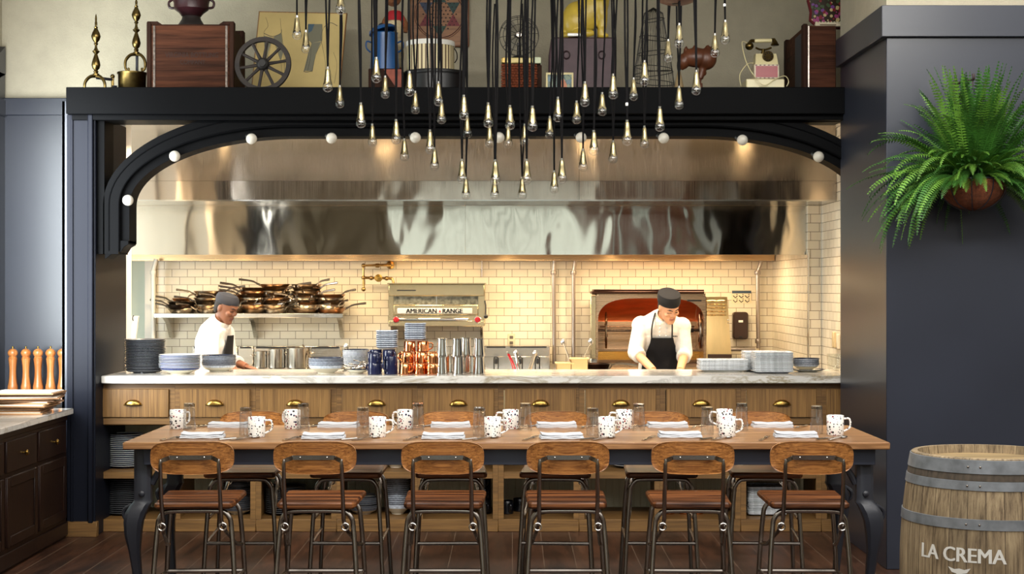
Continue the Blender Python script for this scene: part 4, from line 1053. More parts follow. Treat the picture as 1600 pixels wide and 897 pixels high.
for lev, row in enumerate(((690, 716.5, 738, 748.5), (691, 714.5, 728, 748.5))):
    for k, px in enumerate(row):
        d = (10.74, 10.72, 10.88, 10.76)[k]
        R.put((PX(px, d), d, Z+lev*0.1225), 'inverted steel cup, %s layer, %s from the copper mugs' % (('lower', 'upper')[lev], ordw(k+1)))
for k, px in enumerate((703, 733, 722)):
    R.put((PX(px, 10.98), 10.98, Z), 'inverted steel cup in the back row, %s from the copper mugs' % ordw((1, 3, 2)[k]))
rect = Rep(sqplate('platter', 0.345, 0.20, 0.020, [WHITEC, GREYR], 'rectangular platters', 0.03))
stack(rect, 1129, 11.1, Z, 9, 0.0082, 'the long low platter stack', one='pale rectangular platter', rz=0)
rect2 = Rep(sqplate('square_plate', 0.265, 0.24, 0.016, [RIMB, GREYR], 'square plates', 0.02))
stack(rect2, 1206, 10.95, Z, 15, 0.0092, 'the tall square stack at the front', one='blue grey square plate', rz=0)
stack(rect2, 1190, 11.22, Z, 14, 0.0092, 'the square stack behind the tall one', one='blue grey square plate', rz=0)
o = Rep(plate('dinner_plate', 0.122, 0.018, [CREAM, RIMB], 'plates by the side tiles')).put((PX(1262, 11.1), 11.1, Z), 'single cream plate under the last bowls near the pillar')
gb2 = Rep(plate('cereal_bowl', 0.096, 0.05, [CREAM, RIMB], 'bowls near the pillar', 'bowl'))
stack(gb2, 1259, 11.1, Z+0.008, 4, 0.012, 'the short stack near the pillar', one='grey rimmed bowl')
t = thing('glass_jug', 'small clear glass jug on the worktop against the pillar', 'jug', (PX(1303, 11.2), 11.2, Z))
CLEAR = thin_glass('clear_glass', (0.96, 0.97, 0.96), 1.5)
MB().lathe([(0.001, 0), (0.04, 0), (0.045, 0.01), (0.05, 0.12), (0.047, 0.12), (0.042, 0.012), (0.001, 0.008)], 24, caps=False).build('body', CLEAR, t)
MB().tube([(0.046, 0, 0.1), (0.075, 0, 0.1), (0.075, 0, 0.04), (0.045, 0, 0.03)], 0.005, 6, smooth=3).build('handle', CLEAR, t)

# open shelves: upper boards at 0.404, lower at 0.084 (10.62 m and beyond)
U, L = 0.4045, 0.0835
DS = 10.9
navyp = Rep(plate('dinner_plate', 0.125, 0.022, [RIMN, RIMN], 'navy plates on the shelves'))
stack(navyp, 196, DS, U, 17, 0.0132, 'the upper shelf stack by the post', one='navy dinner plate')
stack(darkp, 198, DS, L, 18, 0.0132, 'the lower shelf stack by the post', one='charcoal dinner plate')
patt = Rep(plate('patterned_bowl', 0.105, 0.05, [CREAM, RIMK], 'patterned bowls on the shelves', 'bowl'))
stack(patt, 372, DS, L, 15, 0.0135, 'the lower stack behind the first stool', one='patterned bowl')
stack(patt, 366, DS, U, 5, 0.0135, 'the upper stack behind the first stool', one='patterned bowl')
stack(darkp, 447, DS, L, 14, 0.0132, 'the lower stack behind the second stool', one='charcoal dinner plate', )
stack(patt, 498, 10.87, L, 9, 0.0135, 'the short lower stack behind the second stool', one='patterned bowl')
stack(patt, 568, DS, L, 7, 0.0135, 'the low stack between second and third stool', one='patterned bowl')
tall = Rep(plate('deep_bowl', 0.09, 0.075, [CREAM, RIMB], 'deep bowls on the shelves', 'bowl'))
stack(tall, 621, DS, L, 15, 0.0135, 'the tall bowl stack next to the third stool', one='deep cream bowl')
stack(tall, 618, DS, U, 4, 0.0135, 'the upper shelf stack next to the third stool', one='deep cream bowl')
BLKG = plain('black_glaze', (16, 17, 22), 0.2)
R = Rep(mug(BLKG, 0.045, 0.09, 'black mugs on the lower shelf'))
for i, (px, d, z) in enumerate(((757, DS, 0), (757, DS, .0905), (757, DS, .181), (792, DS, 0), (812, DS+.12, 0), (843, DS, 0))):
    R.put((PX(px, d), d, L+z), 'black mug on the lower shelf, %s, %s from the third stool' % (('on the board', 'on the board', 'on the board')[0] if z == 0 else ('stacked second' if z < .1 else 'stacked third'), ordw(i+1)), rz=-1.2)
R = Rep(mug(COPM, 0.04, 0.075, 'copper mugs on the lower shelf', 'copper_mug', 1.05, hs=.8))
for i, px in enumerate((1045, 1070, 1090)):
    R.put((PX(px, DS), DS, L), 'copper mug on the lower shelf behind the fifth stool, %s from the post side' % ordw(i+1), rz=-1.5)
stack(rect2, 1195, DS, L, 20, 0.0095, 'the lower shelf stack by the sixth stool', one='blue grey square plate', rz=0)
stack(rect2, 1195, DS, U, 14, 0.0095, 'the upper shelf stack by the sixth stool', one='blue grey square plate', rz=0)
stack(navyp, 985, DS, U, 5, 0.0132, 'the upper stack by the fourth stool', one='navy dinner plate')

# ================================================================= CURIOS ON THE HIGH SHELF
ZS = 2.9635
def at(px, d): return (PX(px, d), d, ZS)
def andiron(label, px, d, z0, bar):
    t = thing('andiron', label, 'andiron', (PX(px, d), d, z0), 0.0, 'pair of brass andirons')
    prof = [(0.001,0.125),(0.022,0.128),(0.022,0.14),(0.012,0.146),(0.018,0.155),(0.012,0.165),(0.024,0.178),(0.030,0.20),(0.026,0.225),(0.014,0.262),(0.010,0.275),(0.022,0.288),(0.026,0.294),(0.016,0.302),(0.009,0.318),(0.008,0.335),(0.016,0.345),(0.010,0.352),(0.024,0.372),(0.032,0.395),(0.026,0.418),(0.014,0.442),(0.011,0.452),(0.014,0.458),(0.007,0.464),(0.009,0.490),(0.006,0.495),(0.007,0.52),(0.003,0.545),(0.001,0.548)]
    MB().lathe(prof, 18).build('finial_post', OLDBRASS, t)
    for s in (-1, 1):
        MB().tube([(0,0,0.125), (s*0.035,-0.02,0.118), (s*0.065,-0.03,0.08), (s*0.068,-0.03,0.03), (s*0.05,-0.03,0.006), (s*0.042,-0.03,0.02), (s*0.052,-0.03,0.026)], [0.012,0.011,0.010,0.009,0.008,0.006,0.005], 8, smooth=4).build('leg', OLDBRASS, t)
    if bar:
        MB().tube([(0,0.01,0.115), (0.085,0.08,0.112), (0.09,0.09,0.112)], 0.010, 8).build('log_bar', IRON, t)
        m = MB().tube([(0.09,0.09,0.0), (0.09,0.09,0.13)], 0.011, 8); m.ell((0.09,0.09,0.135), 0.016, 10, 8); m.build('rear_foot', OLDBRASS, t)
    else: MB().tube([(0,0.02,0.0), (0,0.02,0.12)], 0.01, 8).build('rear_foot', IRON, t)
    return t
andiron('brass andiron standing on the shelf, nearest the window', 150, 10.75, ZS, True)
pot_ = thing('brass_pot', 'brass pot upside down between the andiron and the bottling crate', 'pot', at(206.5, 10.9))
MB().lathe([(0.001,0.0),(0.086,0.0),(0.094,0.01),(0.096,0.155),(0.100,0.162),(0.100,0.170),(0.001,0.170)], 32, caps=False).build('body', OLDBRASS, pot_)
MB().lathe([(0.102,0.158),(0.103,0.166),(0.098,0.17)], 32, caps=False).build('rim', OLDBRASS, pot_)
andiron('brass andiron standing on top of the brass pot', 213, 10.9, ZS+0.1705, False)
tag(MB().lathe([(0.001,0),(0.03,0),(0.032,0.01),(0.026,0.05),(0.015,0.056),(0.02,0.065),(0.001,0.068)], 14).build('iron_weight', IRON, loc=at(179, 10.8)), 'small dark iron weight between andiron and brass pot', 'weight')

CRATEW = wood('crate_wood', (44, 23, 14), (86, 50, 32), 'x', 1.0, 0.75, 20, 0.15, planks=('z', 0.155, 0.02), rand=0.05, spec=0.15)
CRATED = wood('crate_dark_wood', (34, 19, 13), (60, 36, 24), 'z', 1.0, 0.75, 20, 0.12, rand=0.05, spec=0.15)
d = 10.72
t = thing('wooden_crate', 'old brown bottling crate with faded printing and metal corner straps', 'crate', at(297.5, d))
w = (PX(365, d)-PX(230, d))/2; h = PZ(38, d)-ZS; dep = 0.44
MB().box(-w+0.028, w-0.028, 0.0, 0.02, 0, h, 0.004).build('front_board', CRATEW, t)
MB().box(-w+0.02, w-0.02, dep-0.02, dep, 0, h, 0.004).build('rear_board', CRATEW, t)
for s in (-1, 1):
    m = MB().box(s*(w-0.012)-0.01, s*(w-0.012)+0.01, 0.02, dep-0.02, 0, h*0.93, 0.003); m.build('side_board', CRATED, t)
    for y in (0.0, dep-0.05):
        m = MB().box(s*(w-0.012)-0.016, s*(w-0.012)+0.016, y-0.004, y+0.055, 0, h+0.018, 0.005); m.prism([(s*(w-0.10), h), (s*w, h), (s*w, h+0.02), (s*(w-0.07), h+0.02)], y, y+0.03); m.build('corner_post', CRATED, t)
    x = s*(w-0.048); MB().box(x-0.007, x+0.007, -0.005, -0.001, 0.004, h-0.01).build('metal_strap', plain('strap_tin_%d' % s, (110, 100, 92), 0.5, 0.7, var=0.5, vscale=50), t)
MB().box(-w+0.02, w-0.02, 0.02, dep-0.02, h-0.03, h-0.015).build('lid', CRATED, t)
m = MB(); add_text(m, 'VIRGINIA BOTTLING', 0.05, FRONT(0.01, -0.0008, h*0.555), width=0.36, ext=0.0004); add_text(m, 'COMPANY', 0.045, FRONT(0.015, -0.0008, h*0.455), width=0.17, ext=0.0004)
m.build('stencil_lettering', plain('faded_stencil', (40, 22, 16), 0.8), t)
CROWNH = h+0.02
URN = plain('dark_red_lacquer', (48, 20, 24), 0.35, var=0.4, vscale=12)
t = thing('urn', 'dark red urn on a footed base standing on the bottling crate', 'urn', (PX(299, d+.2), d+.2, ZS+h-0.0145))
MB().lathe([(0.001,0),(0.10,0),(0.10,0.03),(0.085,0.05),(0.066,0.08),(0.062,0.10),(0.07,0.105)], 28, caps=False).build('foot', plain('urn_foot', (34, 26, 24), 0.5), t)
MB().lathe([(0.064,0.10),(0.085,0.125),(0.118,0.15),(0.12,0.19),(0.135,0.24),(0.13,0.30),(0.09,0.36),(0.07,0.38),(0.09,0.40),(0.08,0.40),(0.06,0.38)], 28, caps=False).build('bowl', URN, t)
for s in (-1, 1): MB().tube([(s*0.115,0,0.16),(s*0.15,0,0.165),(s*0.155,0,0.2),(s*0.128,0,0.22)], 0.009, 8, smooth=3).build('handle', URN, t)

WHEELW = wood('wheel_wood', (26, 20, 17), (48, 38, 32), 'x', 1.0, 0.7, 14, 0.15, rand=0.05)
d = 10.66
t = thing('wagon_wheel', 'small dark spoked wagon wheel leaning on the drawing board', 'wheel', (PX(411, d), d, ZS+0.192)); t.rotation_euler = (-0.12, 0, 0)
R0 = 0.188
m = MB(); m.X = rmat((0,0,0), PI/2)
m.lathe([(R0-0.030,-0.016),(R0,-0.016),(R0+0.004,0),(R0,0.016),(R0-0.030,0.016),(R0-0.030,-0.016)], 48, caps=False); m.build('rim', WHEELW, t)
m = MB(); m.X = rmat((0,0,0), PI/2); m.lathe([(0.001,-0.02),(0.044,-0.02),(0.044,0.012),(0.034,0.03),(0.026,0.034),(0.024,0.045),(0.001,0.045)], 20); m.build('hub', plain('hub_black', (24, 20, 18), 0.6), t)
for i in range(10):
    a = 2*PI*i/10+0.16
    MB().tube([(0.04*math.cos(a), 0, 0.04*math.sin(a)), (0.10*math.cos(a), 0, 0.10*math.sin(a)), ((R0-0.026)*math.cos(a), 0, (R0-0.026)*math.sin(a))], [0.013, 0.010, 0.011], 8).build('spoke', WHEELW, t)

# drawing board leaning on the wall
d = 11.25
t = thing('drawing_board', 'tan canvas board with pencil studies of legs, leaning behind the wheel', 'drawing', (PX(466, d), d, ZS)); t.rotation_euler = (-0.10, 0, 0)
sh = [(PX(390, d)-t.location.x, 0.004), (PX(529, d)-t.location.x, 0.004), (PX(541, d)-t.location.x, PZ(17, d)-ZS), (PX(402, d)-t.location.x, PZ(14, d)-ZS)]
MB().prism(sh, 0.0, 0.03, b=0.004).build('frame', wood('drawing_frame', (120, 84, 44), (150, 108, 60), 'z', 1, 0.6, 20, 0.0), t)
MB().prism(inset(sh, 0.012), -0.003, 0.0).build('canvas', plain('aged_drawing_paper', (196, 174, 116), 0.85, var=0.12, vscale=4), t)
INK = plain('pencil_line', (84, 80, 70), 0.9); WASH = plain('grey_wash', (120, 118, 100), 0.9); BLUEW = plain('blue_wash', (74, 96, 112), 0.9)
def dq(px, py): p = P(px, py, d); return (p.x-t.location.x, -0.0036, p.z-ZS)
m = MB()
def stroke(*pts, r=0.0022): m.tube([dq(*p) for p in pts], r, 4, smooth=4, flat=0.4)
stroke((413,24),(417,38),(411,48),(412,68),(418,90)); stroke((436,26),(438,46),(442,75),(444,110)); stroke((411,50),(424,55),(437,50),(438,44)); stroke((424,58),(420,78),(415,98),(413,120)); stroke((425,56),(432,78),(438,96),(440,120))
stroke((505,40),(500,55),(503,72),(508,100),(506,130)); stroke((505,40),(515,33),(526,38)); stroke((513,62),(512,90),(518,120)); stroke((520,80),(526,100),(522,130))
stroke((480,36),(479,60),(482,78),(478,100),(474,112)); stroke((502,36),(502,62),(494,80),(489,100),(487,112)); stroke((474,110),(478,112),(487,110)); stroke((486,64),(484,90),(480,110))
m.build('pencil_lines', INK, t)
for k_, sh_ in enumerate((((480,35),(502,35),(502,62),(486,66),(480,60)), ((486,66),(501,63),(492,84),(488,110),(474,110),(481,80)), ((411,54),(424,57),(418,80),(414,100),(412,75)), ((426,56),(438,50),(442,78),(438,94),(432,76)))):
    MB().prism([(dq(*p)[0], dq(*p)[2]) for p in sh_], -0.0034-0.0001*k_, -0.003).build('grey_shading', WASH, t)
MB().prism([(dq(*p)[0], dq(*p)[2]) for p in ((480,35),(490,35),(486,46),(480,50))], -0.0042, -0.0035).build('blue_shading', BLUEW, t)

# blue enamel pail on a wooden box, toy behind it
d = 10.85
t = thing('wooden_box', 'small dark wooden box with a red triangular panel under the blue pail', 'box', at(602, d))
w = (PX(629, d)-PX(576, d))/2; hb_ = PZ(107, d)-ZS
MB().box(-w, w, 0, 0.36, 0, hb_, 0.005).build('body', CRATED, t)
MB().prism([(-w*0.1, hb_-0.006), (w-0.006, hb_-0.006), (w-0.006, 0.006)], -0.003, 0.0).build('red_panel', plain('faded_red_panel', (132, 58, 34), 0.6, var=0.3, vscale=20), t)
BLUE = plain('blue_enamel', (22, 74, 128), 0.28, var=0.12, vscale=6)
t = thing('enamel_pail', 'blue enamel pail with tilted lid and side handles', 'pail', (PX(601, d+.13), d+.13, ZS+hb_+0.0005))
hh = PZ(52, d+.1)-ZS-hb_; r = 0.099
MB().lathe([(0.001,0),(r*1.0,0),(r*1.04,0.005),(r*0.99,hh*0.3),(r*0.91,hh*0.86),(r*0.91,hh),(r*0.95,hh+0.005),(r*0.89,hh+0.003),(r*0.89,hh*0.9),(r*0.96,0.01),(0.001,0.008)], 32, caps=False).build('body', BLUE, t)
for s in (-1, 1): MB().tube([(s*r*0.90,0,hh*0.76),(s*(r+0.025),0,hh*0.80),(s*(r+0.028),0,hh*0.62),(s*r*0.97,0,hh*0.5)], 0.006, 8, smooth=3).build('handle', BLUE, t)
m = MB(); m.X = rmat((-0.014,-0.02,hh+0.022), -0.12, -0.28, 0); m.lathe([(0.001,0.03),(0.03,0.03),(0.08,0.018),(0.094,0.006),(0.098,-0.012),(0.09,-0.012),(0.07,0.004),(0.001,0.01)], 32, caps=False); l = m.build('lid', BLUE, t)
m = MB(); m.X = rmat((-0.014,-0.02,hh+0.022), -0.12, -0.28, 0); m.tube([(-0.02,0,0.028),(-0.01,0,0.045),(0.01,0,0.045),(0.02,0,0.028)], 0.005, 6, smooth=3); m.build('lid_loop', BLACKP, l)
FUR = plain('worn_plush', (112, 70, 40), 0.95, var=0.3, vscale=60, bmp=0.6, bscale=200)
d2 = 11.13
t = thing('plush_toy', 'small brown plush toy with red neckerchief sitting behind the blue pail', 'toy', (PX(617, d2), d2, ZS+hb_+0.0005))
z0 = t.location.z
def tz(py): return PZ(py, d2)-z0
m = MB(); m.ell((0,0,tz(40)), (0.058,0.05,0.12), 20, 14); m.ell((0,0,0.14), (0.065,0.055,0.14), 16, 10)
m.build('body', plain('cream_plush', (192, 176, 140), 0.95, var=0.2, vscale=40, bmp=0.5, bscale=160), t)
m = MB(); m.ell((-0.012,-0.005,tz(-2)), (0.058,0.052,0.056), 18, 12); m.ell((-0.018,-0.05,tz(3)), (0.026,0.026,0.022), 12, 8); m.ell((-0.055,0,tz(-12)), (0.02,0.012,0.022), 10, 8); m.ell((0.035,0,tz(-12)), (0.022,0.012,0.026), 10, 8); m.build('head', FUR, t)
for s in (-1, 1):
    MB().tube([(s*0.045,-0.01,tz(26)),(s*0.075,-0.02,tz(38)),(s*0.062+0.015,-0.03,tz(52))], [0.02,0.02,0.016], 8, smooth=3).build('arm', FUR, t)
    MB().tube([(s*0.03,-0.02,0.02),(s*0.05,-0.03,0.02),(s*0.06,-0.03,0.02)], 0.02, 8).build('leg', FUR, t)
m = MB(); m.lathe([(0.04,0.02),(0.058,0.0),(0.066,-0.035),(0.06,-0.05),(0.05,-0.03)], 18, (0,0,tz(22)), caps=False); m.prism([(0.01, tz(18)), (0.062, tz(24)), (0.085, tz(46)), (0.055, tz(40))], -0.035, -0.025, b=0.003); m.build('neckerchief', plain('red_cloth', (158, 20, 30), 0.8), t)
for s in (-1, 1): MB().ell((-0.014+s*0.02,-0.05,tz(-6)), 0.006, 8, 6).build('eye', BLACKP, t)

# striped hat box on a black one
d = 10.95
t = thing('round_box', 'round black hat box beneath the striped drum box', 'box', at(680, d))
r = (PX(727, d)-PX(633, d))/2; h1 = PZ(113, d)-ZS
MB().lathe([(0.001,0),(r,0),(r,h1-0.03),(r+0.004,h1-0.028),(r+0.004,h1),(0.001,h1)], 40, caps=False).build('body', plain('black_hat_box', (20, 20, 22), 0.35), t)
MB().lathe([(r+0.0045,h1-0.026),(r+0.006,h1-0.024),(r+0.006,h1-0.003),(r+0.0045,h1-0.001)], 40, caps=False).build('lid_band', BLACKP, t)
t = thing('round_box', 'round drum box with white lid and cream and brown stripes', 'box', (PX(672.5, d), d, ZS+h1+0.0005))
r = (PX(711, d)-PX(634.5, d))/2; h2 = PZ(66, d)-ZS-h1
MB().lathe([(0.001,0),(r-0.004,0),(r-0.004,h2-0.03),(0.001,h2-0.03)], 48, caps=False).build('body', striped('striped_paper', (222, 208, 164), (104, 84, 62), 36), t)
MB().lathe([(0.001,h2),(r-0.003,h2),(r,h2-0.004),(r,h2-0.034),(r-0.0035,h2-0.034)], 48, caps=False).build('lid', plain('box_lid_white', (224, 222, 214), 0.5), t)
MB().tube([(r-0.004,-0.02,h2*0.78),(r+0.014,-0.03,h2*0.62),(r+0.016,-0.03,h2*0.42),(r-0.002,-0.02,h2*0.3)], 0.004, 6, smooth=3).build('cord_loop', CORD, t)

# peg game board hung on the wall
d = 11.86
t = thing('game_board', 'square wooden peg game board with star pattern hung on the plaster wall', 'board game', P(687, 73, d))
w = (PX(733, d)-PX(641, d))/2; hgt = 2*w
MB().box(-w, w, 0.0, 0.03, 0, hgt, 0.006).build('frame', wood('game_frame', (96, 58, 32), (126, 80, 46), 'z', 1, 0.5, 20, 0.0), t)
MB().box(-w+0.012, w-0.012, -0.004, 0.0, 0.012, hgt-0.012).build('board', wood('game_face', (128, 84, 50), (152, 104, 64), 'x', 1, 0.5, 20, 0.0), t)
cz = hgt*0.55; Rr = w*0.80
def hexpt(a, r): return (r*math.cos(a), cz+r*math.sin(a))
tri = [plain('star_%d' % i, c, 0.6) for i, c in enumerate(((32, 62, 58), (32, 62, 58), (40, 52, 78), (112, 34, 40), (36, 66, 50), (112, 34, 40)))]
for i in range(6):
    a = PI/6+i*PI/3; r0 = Rr*0.577
    m = MB(); m.prism([hexpt(a-PI/6, r0), hexpt(a, Rr), hexpt(a+PI/6, r0)], -0.0055, -0.004); m.build('star_point', tri[i], t)
m = MB(); st_ = Rr/6.5*0.577*2
n = 0
for i in range(-8, 9):
    for j in range(-8, 9):
        x = (i+j*0.5)*0.031; z = j*0.027
        if math.hypot(x, z) < Rr*0.8: m.ell((x, -0.0045, cz+z), (0.006, 0.002, 0.006), 6, 4)
o = m.build('peg_holes', plain('peg_hole', (40, 22, 14), 0.8), t); o['kind'] = 'stuff'
m = MB(); m.tube([(Rr*1.0*math.cos(2*PI*k/48), -0.0045, cz+Rr*1.0*math.sin(2*PI*k/48)) for k in range(48)], 0.003, 4, closed=True); m.tube([(Rr*1.07*math.cos(2*PI*k/48), -0.0045, cz+Rr*1.07*math.sin(2*PI*k/48)) for k in range(48)], 0.002, 4, closed=True); m.build('ring_line', plain('ring_ink', (70, 34, 22), 0.7), t)

# reed box, parcel, desk fan
d = 10.8
t = thing('woven_basket', 'red brown woven reed basket under the cream parcel and fan', 'basket', at(811, d))
w = (PX(834, d)-PX(780, d))/2; hb2 = PZ(100, d)-ZS
m = MB(); nx, nz = 10, 12
WICK = plain('red_reed', (122, 62, 36), 0.6, var=0.45, vscale=60)
m.box(-w+0.006, w-0.006, 0.006, 0.26, 0, hb2-0.002)
for j in range(nz):
    z = (j+0.5)*hb2/nz; pts = []
    for i in range(41): x = -w+2*w*i/40; pts.append((x, -0.003+0.006*math.sin(i*PI/2+j*PI), z))
    m.tube(pts, hb2/nz*0.46, 5)
    pts = [(w-0.002+0.006*math.sin(i*PI/2+j*PI), 0.26*i/16, z) for i in range(17)]; m.tube(pts, hb2/nz*0.46, 5)
m.build('woven_body', WICK, t)
MB().box(w-0.01, w+0.038, 0.02, 0.25, 0.001, hb2-0.004, 0.004).build('dark_end', CRATED, t)
t = thing('cream_parcel', 'flat cream and gold box beneath the desk fan', 'box', (PX(815, d), d, ZS+hb2+0.006))
x0, x1 = PX(783, d)-t.location.x, PX(845, d)-t.location.x; hp = PZ(91.5, d)-PZ(100, d)
MB().box(x0, x1, -0.006, 0.25, 0, hp, 0.006).build('body', plain('parcel_cream', (216, 196, 128), 0.5), t)
MB().box(x1-0.045, x1+0.002, -0.010, 0.252, -0.003, hp+0.003, 0.004).build('pale_end', plain('parcel_pale', (196, 204, 172), 0.5), t)
MB().box(x0+0.005, x0+0.03, -0.009, 0.2, 0.001, hp+0.001, 0.003).build('brass_clasp', OLDBRASS, t)
zf = ZS+hb2+0.006+hp+0.0035
t = thing('desk_fan', 'vintage desk fan with round wire guard on the cream parcel', 'fan', (PX(811, d+.12), d+.12, zf))
zc = PZ(53, d+.05)-zf; Rg = 0.137
MB().lathe([(0.001,0),(0.05,0),(0.055,0.008),(0.04,0.022),(0.016,0.03),(0.013,max(zc-0.05, 0.04))], 20, caps=False).build('base', BLACKP, t)
m = MB(); m.X = rmat((0,0.07,zc), PI/2); m.lathe([(0.001,-0.04),(0.03,-0.03),(0.036,0.0),(0.03,0.05),(0.012,0.06)], 16); m.build('motor', BLACKP, t)
GUARD = plain('guard_wire', (52, 50, 44), 0.4, 0.8)
m = MB()
for rr, y in ((Rg, 0.0), (Rg*0.985, 0.05), (Rg*0.80, -0.022), (Rg*0.52, -0.034)):
    m.tube([(rr*math.cos(2*PI*k/40), y, zc+rr*math.sin(2*PI*k/40)) for k in range(40)], 0.0028, 5, closed=True)
for k in range(12):
    a = 2*PI*k/12+0.1; c, s = math.cos(a), math.sin(a)
    m.tube([(0.02*c, -0.04, zc+0.02*s), (Rg*0.52*c, -0.034, zc+Rg*0.52*s), (Rg*0.8*c, -0.022, zc+Rg*0.8*s), (Rg*c, 0, zc+Rg*s), (Rg*0.985*c, 0.05, zc+Rg*0.985*s)], 0.002, 4)
m.build('wire_guard', GUARD, t)
m = MB(); m.X = rmat((0,-0.04,zc), PI/2); m.lathe([(0.001,0.01),(0.018,0.008),(0.024,0.0),(0.02,-0.012)], 16); m.build('guard_badge', GUNMETAL, t)
FANB = plain('fan_blade', (150, 146, 132), 0.35, 0.5)
for k in range(4):
    a = 2*PI*k/4+0.75; m = MB(); m.X = rmat((0,0.015,zc)) @ Matrix.Rotation(a, 4, 'Y') @ Matrix.Rotation(0.42, 4, 'X')
    m.prism([(0.018,-0.012),(0.05,-0.04),(0.10,-0.052),(0.118,-0.03),(0.122,0.01),(0.108,0.045),(0.06,0.045),(0.018,0.016)], -0.0015, 0.0015); m.build('blade', FANB, t)

# suitcase, postcard, cat statue
MAROON = plain('maroon_leather', (66, 44, 50), 0.55, var=0.15, vscale=14, bmp=0.25, bscale=120)
d = 10.8
t = thing('suitcase', 'maroon leather suitcase standing upright below the yellow cat', 'suitcase', at(910, d))
x0, x1 = PX(857, d)-t.location.x, PX(962, d)-t.location.x; hs = PZ(58, d)-ZS
out_ = [(x0, 0), (x1, 0), (x1, hs), (x0+0.02, hs), (x0+0.004, hs*0.7)]
MB().prism(out_, 0.0, 0.2, b=0.012).build('shell', MAROON, t)
MB().prism(inset(out_, -0.002), 0.095, 0.105, b=0.002).build('seam', BLACKP, t)
for px in (885, 940):
    x = PX(px, d)-t.location.x; z = PZ(86, d)-ZS
    MB().tube([(x+0.022*math.cos(2*PI*k/16), -0.003, z+0.026*math.sin(2*PI*k/16)) for k in range(16)], 0.006, 6, closed=True).build('clasp', plain('dark_clasp_%d' % px, (44, 28, 32), 0.45), t)
MB().tube([(-0.08,0.1,hs-0.005),(-0.06,0.1,hs+0.001),(0.06,0.1,hs+0.001),(0.08,0.1,hs-0.005)], 0.006, 6).build('carry_handle', BLACKP, t)
d3 = 10.62
t = thing('postcard', 'small cream bordered picture card leaning on the suitcase', 'postcard', at(874.5, d3)); t.rotation_euler = (-0.08, 0, 0)
w = (PX(896, d3)-PX(853, d3))/2; h = PZ(113, d3)-ZS
MB().box(-w, w, 0, 0.008, 0.0, h, 0.001).build('card', plain('card_cream', (206, 192, 142), 0.6), t)
MB().box(-w+0.012, w-0.012, -0.0015, 0.0, 0.014, h-0.014).build('picture', speckled('printed_picture', (46, 70, 62), ((94, 112, 88), (60, 92, 104), (40, 58, 44), (150, 120, 84)), 40, 0.6), t)
MB().prism([(w*0.02, 0.03), (w*0.55, 0.025), (w*0.5, 0.055), (w*0.3, 0.09), (w*0.15, 0.085)], -0.003, -0.0015).build('pink_shape', plain('print_pink', (186, 122, 92), 0.6), t)
YEL = plain('yellow_ceramic', (190, 164, 62), 0.35, var=0.15, vscale=10)
t = thing('cat_statue', 'yellow ceramic cat statue sitting on the maroon suitcase', 'statue', (PX(915, d+.1), d+.1, ZS+hs+0.0005))
def remesh(name, build, mat, vox=0.006, par=None, smooth=8, loc=None):
    m = MB(); build(m); o = m.build('tmp', mat, sharp=180)
    r = o.modifiers.new('r', 'REMESH'); r.mode = 'VOXEL'; r.voxel_size = vox
    s = o.modifiers.new('s', 'SMOOTH'); s.iterations = smooth; s.factor = 0.5
    dg = bpy.context.evaluated_depsgraph_get(); me = bpy.data.meshes.new_from_object(o.evaluated_get(dg)); me.name = name
    bpy.data.objects.remove(o)
    me.polygons.foreach_set('use_smooth', [True]*len(me.polygons))
    o = bpy.data.objects.new(name, me); COL.objects.link(o)
    if par: o.parent = par
    if loc is not None: o.location = loc
    return o
def catb(m):
    m.ell((-0.06,0.01,0.13), (0.105,0.085,0.135), 20, 14)        # haunch
    m.ell((-0.02,0.0,0.22), (0.10,0.075,0.18), 20, 14, M=rmat((0,0,0), 0, 0.25, 0))
    m.ell((0.09,0,0.28), (0.075,0.065,0.15), 18, 12)             # chest
    for y in (-0.04, 0.035):
        m.tube([(0.10,y,0.26),(0.115,y,0.12),(0.105,y,0.03),(0.115,y,0.02)], [0.042,0.034,0.028,0.026], 10, smooth=3); m.ell((0.12,y,0.02), (0.042,0.026,0.02), 12, 8)
    m.ell((-0.02,-0.075,0.03), (0.09,0.03,0.03), 14, 8)           # hind foot
    m.tube([(-0.14,0.02,0.06),(-0.16,-0.03,0.02),(-0.10,-0.09,0.018),(-0.02,-0.105,0.018)], [0.02,0.02,0.018,0.012], 8, smooth=4)
    m.ell((0.10,-0.01,0.46), (0.075,0.075,0.07), 18, 12); m.ell((0.115,-0.075,0.445), (0.032,0.025,0.024), 10, 8)
    for s in (-1, 1): m.lathe([(0.028,0),(0.02,0.03),(0.002,0.06)], 8, (0.10+s*0.045,-0.005,0.505))
remesh('body', catb, YEL, 0.007, t)
MB().box(-0.13, -0.01, -0.135, -0.120, 0.001, 0.022, 0.004).build('white_tag', WHITEC, t)
for s in (-1, 1): MB().ell((0.10+s*0.03,-0.078,0.47), (0.012,0.006,0.01), 10, 6).build('eye', BLACKP, t)

